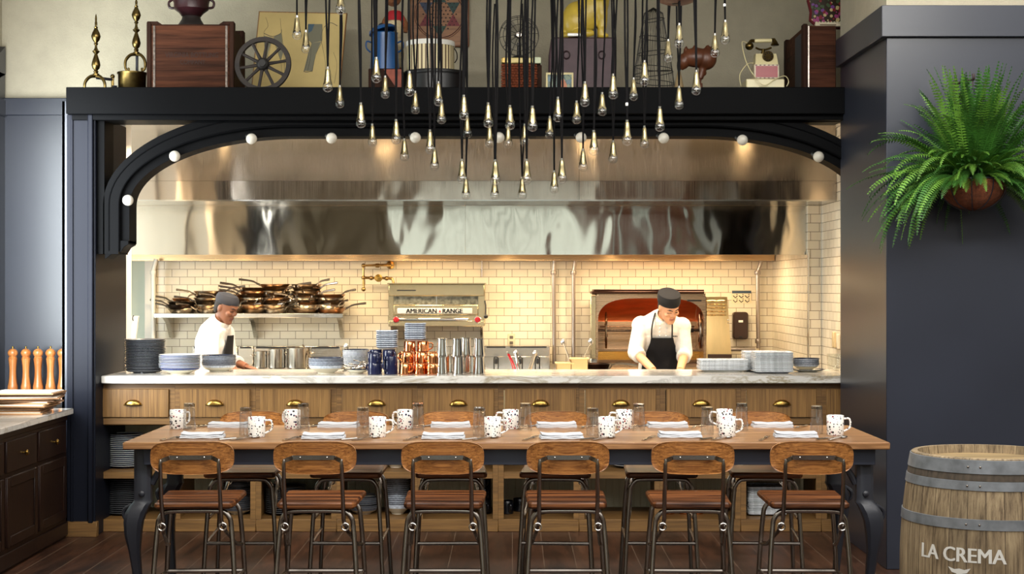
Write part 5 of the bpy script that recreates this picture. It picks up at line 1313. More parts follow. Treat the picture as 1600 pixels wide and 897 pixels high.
# conical wire fish trap
d = 10.95
WIREM = plain('trap_wire', (46, 44, 40), 0.5, 0.6)
t = thing('fish_trap', 'tall conical wire fish trap beside the suitcase', 'fish trap', at(1021, d))
ht = PZ(12, d)-ZS; rb = (PX(1056, d)-PX(986, d))/2
def rad(u): return rb*(1.0-0.62*u**1.15) if u < 0.9 else rb*(1.0-0.62*0.9**1.15)*math.sqrt(max(0.0, 1-((u-0.9)/0.1)**2))*0.98+0.002
m = MB()
for k in range(44):
    a = 2*PI*k/44; m.tube([(rad(u)*math.cos(a+0.05*math.sin(9*u+k)), rad(u)*math.sin(a), ht*u) for u in [i/16 for i in range(17)]], 0.0013, 3)
o = m.build('mesh_wires', WIREM, t)
for k, u in enumerate((0.02, 0.17, 0.27, 0.33, 0.50, 0.66, 0.86)):
    tl = 0.012*(-1)**k
    MB().tube([(rad(u)*1.01*math.cos(2*PI*i/32), rad(u)*1.01*math.sin(2*PI*i/32), ht*u+tl*math.cos(2*PI*i/32)) for i in range(32)], 0.003, 5, closed=True).build('hoop', WIREM, t)
# flask with ring
t = thing('leather_flask', 'beige cone shaped flask with a ring loop beside the fish trap', 'flask', at(1061, d-.15))
MB().lathe([(0.001,0),(0.030,0),(0.036,0.02),(0.032,0.06),(0.016,0.14),(0.010,0.165),(0.001,0.168)], 16).build('body', plain('beige_hide', (150, 128, 92), 0.7), t)
MB().tube([(0.0+0.013*math.cos(a), 0, 0.205+0.042*math.sin(a)) for a in [2*PI*k/20 for k in range(20)]], 0.003, 5, closed=True).build('ring', WIREM, t)
# carved animal on a pole
CARV = plain('carved_brown_wood', (84, 46, 26), 0.4, var=0.4, vscale=14)
d = 10.75
t = thing('carved_animal', 'dark brown carved wooden animal with raised ears on a curved stand', 'carving', at(1100, d))
def cq(px, py): p = P(px, py, d); return (p.x-t.location.x, 0, p.z-ZS)
def pig(m):
    x, _, z = cq(1088, 90); m.ell((x,0,z), (0.10,0.065,0.068), 20, 14, M=None)
    x, _, z = cq(1068, 96); m.ell((x,0,z), (0.042,0.045,0.055), 14, 10)
    x, _, z = cq(1104, 92); m.ell((x,0,z), (0.07,0.06,0.075), 16, 12)
    x, _, z = cq(1112, 84); m.ell((x,0,z), (0.042,0.045,0.05), 14, 10)
    for (bx, by), (mx, my), (tx, ty) in (((1073, 90), (1071, 80), (1074, 69)), ((1086, 86), (1085, 77), (1088, 66)), ((1104, 84), (1104, 76), (1109, 68)), ((1113, 84), (1116, 78), (1119, 72))):
        m.tube([cq(bx, by), cq(mx, my), cq(tx, ty)], [0.026, 0.024, 0.005], 10, smooth=3, flat=0.6)
    m.tube([cq(1066, 98), cq(1064, 106), cq(1068, 109)], [0.02,0.014,0.01], 8)
    m.tube([cq(1098, 98), cq(1098, 108), cq(1094, 124)], [0.035,0.026,0.02], 10)
    m.tube([cq(1098, 108), cq(1102, 114), cq(1102, 118)], [0.016,0.012,0.008], 8)
remesh('body', pig, CARV, 0.006, t, 5)
m = MB(); m.tube([cq(1094, 122), cq(1093, 130), cq(1097, 133)], 0.012, 8, smooth=3); m.lathe([(0.001,0),(0.05,0),(0.045,0.012),(0.015,0.02),(0.001,0.02)], 18, (cq(1096, 134)[0],0,0)); m.tube([cq(1095, 132), (cq(1096, 134)[0],0,0.01)], 0.012, 8); m.build('stand', CARV, t)

# telephone on a red tin on a cream box
d = 10.75
IV = plain('ivory_bakelite', (218, 206, 158), 0.3)
t = thing('cream_box', 'flat cream box on the shelf under the red tin', 'box', at(1198, d))
x0, x1 = PX(1166, d)-t.location.x, PX(1226, d)-t.location.x; hc = PZ(123, d)-ZS
MB().box(x0, x1, 0, 0.22, 0.012, hc, 0.006).box(x0+0.004, x1-0.004, 0.004, 0.216, 0.0, 0.014).build('body', IV, t)
MB().box(x0+0.002, x1-0.002, -0.0015, 0.0, hc*0.33, hc*0.37).build('lid_line', plain('box_shadow_line', (150, 130, 90), 0.6), t)
t = thing('tin_box', 'red tin with white checked border under the old telephone', 'tin', (PX(1198, d), d, ZS+hc+0.0005))
w = (PX(1218.5, d)-PX(1179, d))/2; htn = PZ(100.5, d)-PZ(123, d)
MB().box(-w, w, 0.0, 0.16, 0, htn, 0.004).build('body', plain('tin_cream', (210, 196, 170), 0.4), t)
MB().box(-w+0.012, w-0.012, -0.002, 0.0, 0.010, htn-0.012).build('red_panel', plain('tin_red', (150, 18, 34), 0.35), t)
m = MB()
for i in range(6):
    x = -w+(i+0.5)*2*w/6; m.box(x-0.006, x+0.006, -0.0015, 0.0, 0.001, 0.008)
m.build('border_checks', plain('tin_check', (96, 40, 40), 0.4), t)
m = MB()
for i in range(6):
    x = -w+(i+0.5)*2*w/6; m.box(x-0.006, x+0.006, -0.0015, 0.0, htn-0.010, htn-0.003)
m.build('border_checks', bpy.data.materials['tin_check'], t)
zt_ = ZS+hc+0.0005+htn
t = thing('telephone', 'ornate ivory telephone with brass dial and handset on the red tin', 'telephone', (PX(1198, d+.02), d+.02, zt_+0.0005))
def pq(px, py, y=0.0): p = P(px, py, d+.02); return (p.x-t.location.x, y, p.z-zt_)
w = 0.078; hph = pq(0, 83)[2]
m = MB(); m.loft([[(-w, 0, 0), (w, 0, 0), (w, 0.13, 0), (-w, 0.13, 0)], [(-w*0.97, 0.004, hph*0.35), (w*0.97, 0.004, hph*0.35), (w*0.97, 0.126, hph*0.35), (-w*0.97, 0.126, hph*0.35)], [(-w*0.90, 0.03, hph), (w*0.90, 0.03, hph), (w*0.90, 0.11, hph), (-w*0.90, 0.11, hph)]]); m.build('body', IV, t)
x, _, z = pq(1200, 88)
m = MB(); m.X = rmat((x,0.0,z), PI/2+0.3); m.lathe([(0.001,0.012),(0.036,0.012),(0.038,0.0),(0.036,-0.02)], 24); dl = m.build('dial', OLDBRASS, t)
for k in range(10):
    a = 2*PI*k/10; m = MB(); m.X = rmat((x,0.0,z), PI/2+0.3); m.lathe([(0.001,0.0135),(0.005,0.0135),(0.005,0.011)], 8, (0.025*math.cos(a),0.025*math.sin(a),0)); m.build('finger_hole', BLACKP, dl)
m = MB(); m.tube([pq(1195, 84, 0.07), pq(1195, 74, 0.07)], [0.018, 0.010], 10); m.tube([pq(1183, 72, 0.07), pq(1190, 75, 0.07), pq(1200, 75, 0.07), pq(1208, 72, 0.07)], 0.007, 8, smooth=3); m.build('cradle', OLDBRASS, t)
m = MB(); m.tube([pq(1181, 62, 0.06), pq(1195, 61.5, 0.06), pq(1208, 61.5, 0.06)], 0.014, 10); m.build('handset_grip', IV, t)
m = MB(); x, _, z = pq(1173, 70); m.ell((x,0.06,z), (0.030,0.030,0.028), 14, 10); m.tube([pq(1173, 66, 0.06), pq(1176, 62, 0.06), pq(1181, 62, 0.06)], 0.012, 8, smooth=3); m.build('earpiece', OLDBRASS, t)
m = MB(); x, _, z = pq(1213, 68); m.lathe([(0.012,0.03),(0.022,0.012),(0.030,0.0),(0.026,-0.006),(0.001,-0.006)], 16, (x,0.06,z)); m.tube([pq(1206, 61.5, 0.06), pq(1212, 60, 0.06), pq(1213, 66, 0.06)], 0.012, 8, smooth=3); m.build('mouthpiece', OLDBRASS, t)
MB().tube([pq(1170, 66, 0.05), pq(1160, 66, 0.02), pq(1165, 98, -0.03), pq(1178, 122, -0.05), pq(1192, 135.2, -0.06), pq(1210, 125, -0.05), pq(1225, 120, -0.035), pq(1231, 128, -0.03), pq(1228, 136, -0.03)], 0.0032, 6, smooth=6).build('handset_cord', IV, t)
MB().tube([pq(1179, 97, 0.05), pq(1168, 100, 0.02), pq(1156, 117, 0.0), pq(1158, 135, 0.0)], 0.003, 6, smooth=6).build('line_cord', IV, t)

# trunk with embroidered purse and lace card
d = 10.6
t = thing('storage_chest', 'dark old wooden storage chest against the pillar', 'chest', at(1290, d))
x0, x1 = PX(1257, d)-t.location.x, 2.18-t.location.x; htk = PZ(40, d)-ZS
MB().box(x0, x1, 0, 0.74, 0, htk, 0.006).build('body', CRATEW, t)
for y in (0.0, 0.68):
    MB().box(x0-0.012, x0+0.02, y-0.008, y+0.06, 0.001, htk+0.012, 0.005).build('corner_batten', CRATED, t)
MB().box(x0+0.022, x0+0.032, -0.006, -0.001, 0.004, htk-0.004).build('metal_strap', GUNMETAL, t)
MB().box(x0-0.010, x0, 0.06, 0.30, 0.02, htk-0.04).build('blue_panel', plain('dark_blue_panel', (28, 34, 48), 0.6), t)
t = thing('embroidered_purse', 'dark floral embroidered purse with red edge on the wooden chest', 'purse', (PX(1296, d+.15), d+.15, ZS+htk+0.0005))
o_ = [(-0.135,0.06),(-0.10,0.03),(-0.09,0.004),(0.09,0.004),(0.14,0.10),(0.15,0.22),(0.05,0.30),(-0.08,0.28),(-0.15,0.2),(-0.13,0.12)]
MB().prism(o_, 0.0, 0.05, b=0.012).build('body', plain('red_velvet', (92, 16, 22), 0.9), t)
MB().prism(inset(o_, 0.012), -0.004, 0.002).build('embroidery', speckled('floral_embroidery', (44, 34, 22), ((150, 60, 110), (120, 30, 40), (190, 170, 120), (60, 80, 50), (110, 60, 130)), 45, 0.5), t)
t = thing('lace_card', 'small white lace edged card lying before the purse', 'card', (PX(1294, d+.05), d+.05, ZS+htk+0.0005))
m = MB(); m.box(-0.09, 0.085, -0.02, 0.02, 0, 0.022, 0.004)
for i in range(9): m.ell((-0.08+i*0.02, -0.01, 0.024), (0.010, 0.008, 0.010), 8, 6)
m.build('card_body', plain('lace_white', (204, 194, 168), 0.7), t)
MB().box(-0.06, 0.05, -0.0215, -0.020, 0.006, 0.013).build('printed_line', plain('card_ink', (90, 70, 50), 0.7), t)

# ================================================================= PENDANTS, GLOBES
def pendant_proto():
    t = thing('pendant_lamp', 'x', 'pendant lamp', group='cluster of bare bulb pendants')
    m = MB(); m.lathe([(0.0045, 0.0), (0.0075, -0.001), (0.0075, -0.012), (0.005, -0.013)], 10); m.build('cord_grip', STEELV, t)
    m = MB(); n = 20; prof = [(0.0085, -0.012), (0.011, -0.018), (0.0145, -0.045), (0.018, -0.072)]
    rings = [[Vector((r*math.cos(2*PI*a/n), r*math.sin(2*PI*a/n), z)) for a in range(n)] for r, z in prof]
    lip = []
    for a in range(n):
        k = abs(math.sin(2.5*2*PI*a/n)); r = 0.0205+0.003*k; lip.append(Vector((r*math.cos(2*PI*a/n), r*math.sin(2*PI*a/n), -0.078-0.013*k)))
    m.loft(rings+[lip], caps=False); m.lathe([(0.001, -0.0115), (0.0085, -0.012)], n, caps=False); m.build('petal_socket', PENDBRASS, t)
    m = MB(); m.lathe([(0.011, -0.070), (0.0125, -0.078), (0.0222, -0.090), (0.0252, -0.102), (0.0226, -0.114), (0.012, -0.1235), (0.001, -0.126)], 18, caps=False); b = m.build('bulb', BULB, t)
    m = MB(); m.lathe([(0.006, -0.068), (0.005, -0.085), (0.002, -0.098), (0.001, -0.106)], 8); m.build('glass_stem', FIL, b)
    return t
pend = [(464,24,62),(478,47,83),(512,104,144),(531,133,169),(532,-17,23),(564,160,200),(588,89,130),(602,118,154),(582,193,226),(619,186,225),(640,111,151),(649,142,178),
(685,127,166),(690,157,194),(725,148,188),(730,180,215),(763,160,200),(797,164,203),(632,216,252),(672,202,241),(679,230,266),(722,248,287),(728,276,311),(774,249,289),
(773,276,310),(765,195,230),(794,195,231),(832,165,206),(820,193,229),(823,248,288),(816,276,311),(859,181,216),(872,151,191),(866,266,300),(878,247,287),(901,157,194),
(914,127,167),(941,144,181),(928,203,243),(911,232,267),(958,115,155),(990,121,157),(958,219,255),(980,187,228),(1007,94,134),(1007,196,231),(1031,166,206),(1061,134,171),
(1088,109,149),(1061,36,75),(1044,61,97),(1117,52,90),(1133,31,69)]
pend.sort()
R = Rep(pendant_proto())
for i, (px, y0, y1) in enumerate(pend):
    hh = min(max(y1-y0, 35), 41); d = min(max(0.1255*F/hh, 7.6), 8.55)
    d += rnd.uniform(-0.05, 0.05)
    p = P(px, y0, d)
    o = R.put(p, 'clear bulb in brass petal socket on black cord, %s counting from the wagon wheel' % ordw(i+1), rz=rnd.uniform(0, 6))
    L = 3.995-p.z
    m = MB(); a, b_, c, e = [rnd.uniform(-0.016, 0.016) for _ in range(4)]
    m.tube([(0,0,-0.004), (a*.3,b_*.3,0.12), (a,b_,L*0.35), (c,e,L*0.7), (0,0,L)], 0.0048, 6, smooth=4); m.build('cord', CORD, o)
    if px in (1133, 980):
        zz = (PZ(8, d) if px == 1133 else PZ(163, d))-p.z
        MB().box(-0.007, 0.007, -0.008, 0.004, zz-0.008, zz+0.008, 0.002).build('white_tag', WHITEC, o)
t = thing('ceiling_canopy', 'round reddish brown canopy plate above the pendant cords', 'canopy', (PX(1057, 8.0), 8.0, PZ(6, 8.0)))
MB().lathe([(0.001,0.0),(0.06,0.0),(0.092,0.012),(0.097,0.03),(0.09,0.034),(0.001,0.034)], 32).build('plate', plain('canopy_red_brown', (104, 52, 46), 0.4), t)
MB().lathe([(0.001,-0.006),(0.022,-0.004),(0.024,0.001),(0.001,0.001)], 16).build('cord_bush', BLACKP, t)
MB().tube([(0,0,0.034),(0,0,3.999-t.location.z)], 0.012, 8).build('rod', BLACKP, t)
OPAL = plain('opal_glass', (196, 191, 178), 0.22, var=0.05, vscale=40)
def globe():
    t = thing('globe_bulb', 'x', 'bulb', group='opal globe bulbs round the arch')
    MB().ell((0,0,0), 0.0365, 20, 14).build('glass_globe', OPAL, t)
    return t
gl = [(200,313),(273,244),(393,217),(518,216),(649,215),(780,215),(908,215),(1037,216),(1160,219),(1279,245)]
proto = globe(); R = Rep(proto)
for i, (px, py) in enumerate(gl):
    d = YA+0.0
    p = P(px, py, d)
    o = R.put(p, 'white opal globe bulb on the arch, %s counting from the arch foot' % ordw(i+1))
    cx_, cz_ = (PX(776.5, d), PZ(330, d)); v = Vector((0, 0.035, 0.03)) if 2 <= i <= 7 else Vector((-0.03 if i < 2 else 0.03, 0.035, 0.02))
    MB().tube([v.normalized()*0.03, v.normalized()*0.058], [0.014, 0.016], 10).build('socket', BLACKP, o)

# ================================================================= TABLE
TT = 0.91
x0, x1 = PX(191.5, 7.5), PX(1391, 7.5); y0, y1 = 7.5, 8.44
tb = thing('dining_table', 'long wooden table top on navy cast iron legs between the two rows of stools', 'table', ((x0+x1)/2, (y0+y1)/2, 0))
w, dd = (x1-x0)/2, (y1-y0)/2
MB().box(-w, w, -dd, dd, TT-0.034, TT, 0.004).build('table_top', TABLEWOOD, tb)
TNAVY = plain('table_navy_paint', (38, 42, 54), 0.4, var=0.1, vscale=4)
for yy in (-dd+0.045, dd-0.07): MB().box(-w+0.09, w-0.06, yy, yy+0.025, TT-0.112, TT-0.0345, 0.002).build('apron', TNAVY, tb)
for xx in (-w+0.09, w-0.115): MB().box(xx, xx+0.025, -dd+0.071, dd-0.071, TT-0.112, TT-0.0345, 0.002).build('apron', TNAVY, tb)
def leg_mesh(sx, sy, wide=1.0):
    """cast iron cabriole leg: flat upper plate with bracket, acanthus knee, tapering shank, foot; leans outward along (sx, sy)"""
    m = MB(); tp = TT-0.035
    def ring(c, hw, hd, z): return [Vector((c*sx+px*hw, c*sy*0.6+py*hd, z)) for px, py in ((-1,-.6),(-.6,-1),(.6,-1),(1,-.6),(1,.6),(.6,1),(-.6,1),(-1,.6))]
    prof = [(0.0, 0.040, 0.032, tp), (0.0, 0.040, 0.032, 0.63), (0.0, 0.044, 0.034, 0.615), (0.012, 0.046, 0.04, 0.60), (0.03, 0.048, 0.042, 0.565), (0.04, 0.044, 0.04, 0.52), (0.042, 0.038, 0.036, 0.46),
            (0.036, 0.026, 0.027, 0.38), (0.026, 0.021, 0.022, 0.28), (0.016, 0.017, 0.018, 0.17), (0.010, 0.016, 0.017, 0.09), (0.013, 0.022, 0.022, 0.05), (0.026, 0.036, 0.036, 0.02), (0.028, 0.038, 0.038, 0.0)]
    m.loft([ring(*p) for p in prof]); return m
for sx in (-1, 1):
    for sy in (-1, 1):
        lx = -1.78-tb.location.x if sx < 0 else 1.70-tb.location.x; ly = sy*(dd-0.11)
        e = leg_mesh(sx, sy).build('leg', IRON, tb, loc=(lx, ly, 0))
        fy = -0.036 if sy < 0 else 0.036
        m = MB().tube([(-sx*0.042,0,0.70),(-sx*0.075,0,0.76),(-sx*0.12,0,0.815),(-sx*0.17,0,0.845),(-sx*0.20,0,0.85)], [0.016,0.015,0.014,0.012,0.01], 8, smooth=3); m.tube([(-sx*0.085,0,0.80),(-sx*0.06,0,0.825),(-sx*0.065,0,0.85),(-sx*0.09,0,0.855)], 0.010, 8, smooth=3); m.build('bracket_scroll', IRON, e)
        m = MB(); m.X = rmat((0, fy*0.9, 0.655), PI/2 if sy < 0 else -PI/2); m.lathe([(0.016,0.0),(0.015,0.006),(0.009,0.011),(0.001,0.012)], 12); m.build('bolt', IRON, e)
        m = MB()
        for k in (-1, 0, 1):
            m.tube([(sx*0.005+k*0.012, fy, 0.60), (sx*0.03+k*0.024, fy*1.32, 0.555), (sx*0.036+k*0.02, fy*1.28, 0.48), (sx*0.03+k*0.008, fy*1.0, 0.40), (sx*0.02, fy*0.84, 0.30)], [0.006,0.011,0.010,0.007,0.004], 6, smooth=4)
        for k in range(3):
            m.tube([(sx*0.03, fy*1.2, 0.54-k*0.05), (sx*(0.065-k*0.006), fy*1.05, 0.515-k*0.05), (sx*(0.055-k*0.006), fy*1.1, 0.485-k*0.05)], [0.006,0.007,0.003], 6, smooth=3)
        m.tube([(sx*0.05, fy*0.5, 0.60), (sx*0.09, 0, 0.575), (sx*0.092, 0, 0.54), (sx*0.07, 0, 0.515)], [0.010,0.011,0.009,0.005], 8, smooth=3)
        m.build('leaf_ornament', IRON, e)

# ================================================================= STOOLS
def stool():
    t = thing('bar_stool', 'x', 'stool', group='wood and tube stools round the table')
    o = [(-0.163,-0.20),(0.163,-0.20),(0.178,-0.18),(0.188,0.22),(0.17,0.238),(-0.17,0.238),(-0.188,0.22),(-0.178,-0.18)]
    m = MB(); m.prism(o, 0.648, 0.678, axis='z', b=0.008); m.build('seat', SEATWOOD, t)
    bo = []
    for i in range(40):
        a = 2*PI*i/40; c, s = math.cos(a), math.sin(a); e = 0.50
        bo.append((0.186*math.copysign(abs(c)**e, c), 0.886+0.074*math.copysign(abs(s)**(e+0.12), s)))
    m = MB(); m.panel(bo, -0.012, lambda x, z: -0.262+1.15*x*x+0.10*(0.886-z), 5, 0.003); m.build('backrest', BACKWOOD, t)
    yb = -0.276
    m = MB(); pts = [(-0.128,-0.315,0.876),(-0.118,-0.312,0.882),(-0.092,yb-0.004,0.889),(0,yb-0.002,0.889),(0.092,yb-0.004,0.889),(0.118,-0.312,0.882),(0.128,-0.315,0.876)]
    m.loft([[Vector(p)+Vector((0,-0.003,-0.010)), Vector(p)+Vector((0,0.003,-0.010)), Vector(p)+Vector((0,0.003,0.010)), Vector(p)+Vector((0,-0.003,0.010))] for p in pts])
    br_ = m.build('back_bracket', GUNMETAL, t)
    for x in (-0.06, 0.06): MB().ell((x,yb-0.006,0.889), 0.005, 8, 5).build('rivet', STEELV, br_)
    for s in (-1, 1):
        m = MB(); m.tube([(s*0.128,-0.312,0.884),(s*0.128,-0.313,0.86),(s*0.130,-0.29,0.74),(s*0.130,-0.255,0.64),(s*0.129,-0.228,0.60),(s*0.134,-0.212,0.578)], [0.006,0.009,0.0095,0.0095,0.0095,0.0095], 8, smooth=3); m.build('back_upright', GUNMETAL, t)
        MB().tube([(s*0.136+0.016*math.cos(a), -0.232, 0.573+0.016*math.sin(a)) for a in [2*PI*k/16 for k in range(16)]], 0.004, 6, closed=True).build('bolt_ring', STEELV, t)
    for y, sp, nm in ((-0.165, -0.05, 'r'), (0.175, 0.035, 'f')):
        pts = [(-0.198,y+sp,0.012),(-0.178,y+sp*0.3,0.40),(-0.165,y,0.565),(-0.158,y,0.60),(-0.140,y,0.624),(-0.112,y,0.634),(0,y,0.636),(0.112,y,0.634),(0.140,y,0.624),(0.158,y,0.60),(0.165,y,0.565),(0.178,y+sp*0.3,0.40),(0.198,y+sp,0.012)]
        MB().tube(pts, 0.0115, 10, smooth=3).build('leg_frame', GUNMETAL, t)
        for s in (-1, 1): MB().lathe([(0.014,0),(0.015,0.012),(0.013,0.022)], 10, (s*0.198,y+sp,0)).build('foot_cap', BLACKP, t)
    MB().tube([(-0.181,0.192,0.30),(0.181,0.192,0.30)], 0.010, 8).build('footrest', GUNMETAL, t)
    for s in (-1, 1):
        MB().tube([(s*0.136,-0.212,0.578),(s*0.140,-0.17,0.545),(s*0.150,-0.06,0.50),(s*0.160,0.06,0.45),(s*0.172,0.172,0.43)], 0.009, 8, smooth=3).build('side_brace', GUNMETAL, t)
        MB().tube([(s*0.183,-0.185,0.325),(s*0.181,0.192,0.30)], 0.008, 6).build('side_rail', GUNMETAL, t)
    return t
R = Rep(stool())
near = [293, 490, 691, 888, 1087, 1274]; far = [373, 541, 703, 871, 1036, 1202]
rot_n = [0.05, 0.0, 0.0, 0.0, -0.03, -0.03]
whn = ['nearest the sideboard', 'second from the sideboard', 'third from the sideboard', 'third from the barrel', 'second from the barrel', 'nearest the barrel']
for i, px in enumerate(near):
    R.put((PX(px, 7.03), 7.31, 0), 'wooden stool seen from behind on the near side, '+whn[i], rz=rot_n[i])
for i, px in enumerate(far):
    R.put((PX(px, 8.25), 8.49, 0), 'wooden stool facing us across the table by the counter, '+whn[i], rz=PI+rnd.uniform(-.06, .06))

# ================================================================= TABLE SETTINGS
ZT = TT+0.0005
SPECK = speckled('speckled_enamel', (238, 236, 230), ((26, 26, 34), (120, 34, 60), (30, 34, 70), (150, 60, 70), (40, 40, 44)), 88, 0.36)
R = Rep(mug(SPECK, 0.043, 0.099, 'speckled mugs on the table', 'speckled_mug', 0.97))
mugs = [(278,672,.9,1),(401,685,0,0),(457,672,2.4,1),(590,685,0,0),(633,672,2.6,1),(770,685,0,0),(798,672,3.0,1),(948,685,0.1,0),(975,672,3.1,1),(1132,671,3.0,1),(1136,684,0,0),(1305,682,0.05,0)]
def dt(y): return (EYE-TT)*F/(y-448.5)
cn = {0: 0, 1: 0}; tot = {0: 6, 1: 6}
for px, py, a, farr in mugs:
    cn[farr] += 1; d = dt(py-2)
    R.put((PX(px, d), d, ZT), 'white speckled mug in the %s row, %s counting from the sideboard' % (('near', 'far')[farr], ordw(cn[farr])), rz=a)
CLEARR = thin_glass('ribbed_glass', (0.97, 0.97, 0.97), 2.0, 0.05, edge=0.9)
def tumbler():
    t = thing('glass_tumbler', 'x', 'glass', group='ribbed tumblers on the table')
    m = MB(); n = 48
    def ring(r, z, am): return [Vector(((r+am*(1 if a % 4 < 2 else -1))*math.cos(2*PI*a/n), (r+am*(1 if a % 4 < 2 else -1))*math.sin(2*PI*a/n), z)) for a in range(n)]
    m.loft([ring(0.0325,0,0), ring(0.0325,0.012,0), ring(0.032,0.016,0.0010), ring(0.0285,0.118,0.0010), ring(0.0285,0.124,0), ring(0.0285,0.139,0), ring(0.026,0.142,0), ring(0.001,0.142,0)], caps=False)
    m.loft([ring(0.0300,0,0), ring(0.0295,0.02,0), ring(0.0260,0.116,0), ring(0.001,0.120,0)], caps=False); m.build('glass_wall', CLEARR, t)
    m = MB(); m.lathe([(0.001,0.124),(0.0272,0.124),(0.0272,0.138),(0.001,0.138)], 24); m.build('thick_base', thin_glass('thick_glass_base', (0.6, 0.6, 0.59), 1.8), t)
    return t
R = Rep(tumbler())
gls = [(296,675,1),(384,683,0),(474,675,1),(567,683,0),(653,675,1),(749,683,0),(821,675,1),(926,684,0),(998,676,1),(1105,682,0),(1159,675,1),(1276,680,0)]
cn = {0: 0, 1: 0}
for px, py, farr in gls:
    cn[farr] += 1; d = dt(py-2)
    R.put((PX(px, d), d, ZT), 'upturned ribbed clear tumbler in the %s row, %s counting from the sideboard' % (('near', 'far')[farr], ordw(cn[farr])), rz=rnd.uniform(0, 1))
LINEN = plain('white_linen', (196, 199, 204), 0.9, var=0.05, vscale=30, bmp=0.3, bscale=120)
def napkin():
    m = MB(); W_, D_ = 0.105, 0.055
    for k, (z, sc, dy) in enumerate(((0.0, 1.0, 0.0), (0.0075, 0.985, 0.003), (0.015, 0.95, 0.006))):
        n = 12; rows = []
        top = []
        for i in range(n+1):
            x = -W_*sc+2*W_*sc*i/n; lift = 0.006*(abs(x)/W_)**3*(k == 2)+0.0012*math.sin(i*1.3+k)
            prof = []
            for a in range(9):
                th = PI/2+PI*a/8; prof.append((x, dy-D_*sc+0.004*math.cos(th)-0.0, z+0.004+0.0035*math.sin(th)+lift))
            prof += [(x, dy+D_*sc, z+0.0005+lift), (x, dy+D_*sc, z+0.0075+lift)]
            rows.append([Vector(p) for p in prof])
        m.loft(rows)
    return tag(m.build('napkin', LINEN), 'x', 'napkin', 'folded napkins on the table')
R = Rep(napkin())
naps = [(317,685,0),(506,686,0),(693,686,0),(877,686,0),(1062,684,0),(1243,684,0)]; fnaps = [(361,666,1),(531,666,1),(704,667,1),(869,667,1),(1041,666,1),(1202,665,1)]
cn = {0: 0, 1: 0}
for px, py, farr in naps+fnaps:
    cn[farr] += 1; d = dt(py)+0.03*(1 if not farr else 0)
    R.put((PX(px, d), d if not farr else 8.33, ZT), 'folded white napkin in the %s row, %s counting from the sideboard' % (('near', 'far')[farr], ordw(cn[farr])), rz=rnd.uniform(-.08, .08)+(PI if farr else 0))
def fork():
    t = thing('fork', 'x', 'fork', group='forks on the table')
    MB().tube([(0,-0.10,0.002),(0,-0.04,0.004),(0,0.02,0.008),(0,0.045,0.005)], [0.005,0.003,0.003,0.005], 6, smooth=3, flat=2.0).build('handle', STEELV, t)
    for k in range(4): MB().tube([((k-1.5)*0.005,0.042,0.005),((k-1.5)*0.006,0.065,0.004),((k-1.5)*0.006,0.098,0.008)], 0.0016, 5).build('tine', STEELV, t)
    return t
def knife():
    t = thing('table_knife', 'x', 'knife', group='knives on the table')
    MB().tube([(0,-0.11,0.004),(0,-0.01,0.004)], [0.0055,0.0045], 8).build('handle', STEELV, t)
    MB().prism([(-0.003,-0.012),(0.008,-0.01),(0.010,0.06),(0.004,0.11),(-0.003,0.10)], 0.003, 0.0048, axis='z').build('blade', STEELV, t)
    return t
def tspoon():
    t = thing('teaspoon', 'x', 'spoon', group='spoons on the table')
    m = MB(); m.ell((0,0.07,0.006), (0.019,0.029,0.006), 12, 6); m.build('bowl', STEELV, t)
    MB().tube([(0,-0.10,0.003),(0,-0.02,0.005),(0,0.045,0.008)], [0.0045,0.003,0.003], 6, smooth=3, flat=2.0).build('handle', STEELV, t)
    return t
RF, RK, RS = Rep(fork()), Rep(knife()), Rep(tspoon())
for i, (px, py, _) in enumerate(naps):
    w_ = whn[i]; X = PX(px, 7.66)
    RF.put((X-0.150, 7.67, ZT), 'steel fork in the near row, at the setting '+w_, rz=-0.35)
    RK.put((X+0.165, 7.68, ZT), 'steel knife in the near row, at the setting '+w_, rz=-0.75)
    RS.put((X+0.205, 7.665, ZT), 'steel spoon in the near row, at the setting '+w_, rz=-0.62)
for i, (px, py, _) in enumerate(fnaps):
    w_ = whn[i]; X = PX(px, 8.33)
    RF.put((X+0.160, 8.30, ZT), 'steel fork in the far row, at the setting '+w_, rz=PI-0.5)
    RK.put((X-0.150, 8.30, ZT), 'steel knife in the far row, at the setting '+w_, rz=PI-0.5)
    RS.put((X-0.185, 8.30, ZT), 'steel spoon in the far row, at the setting '+w_, rz=PI-0.4)

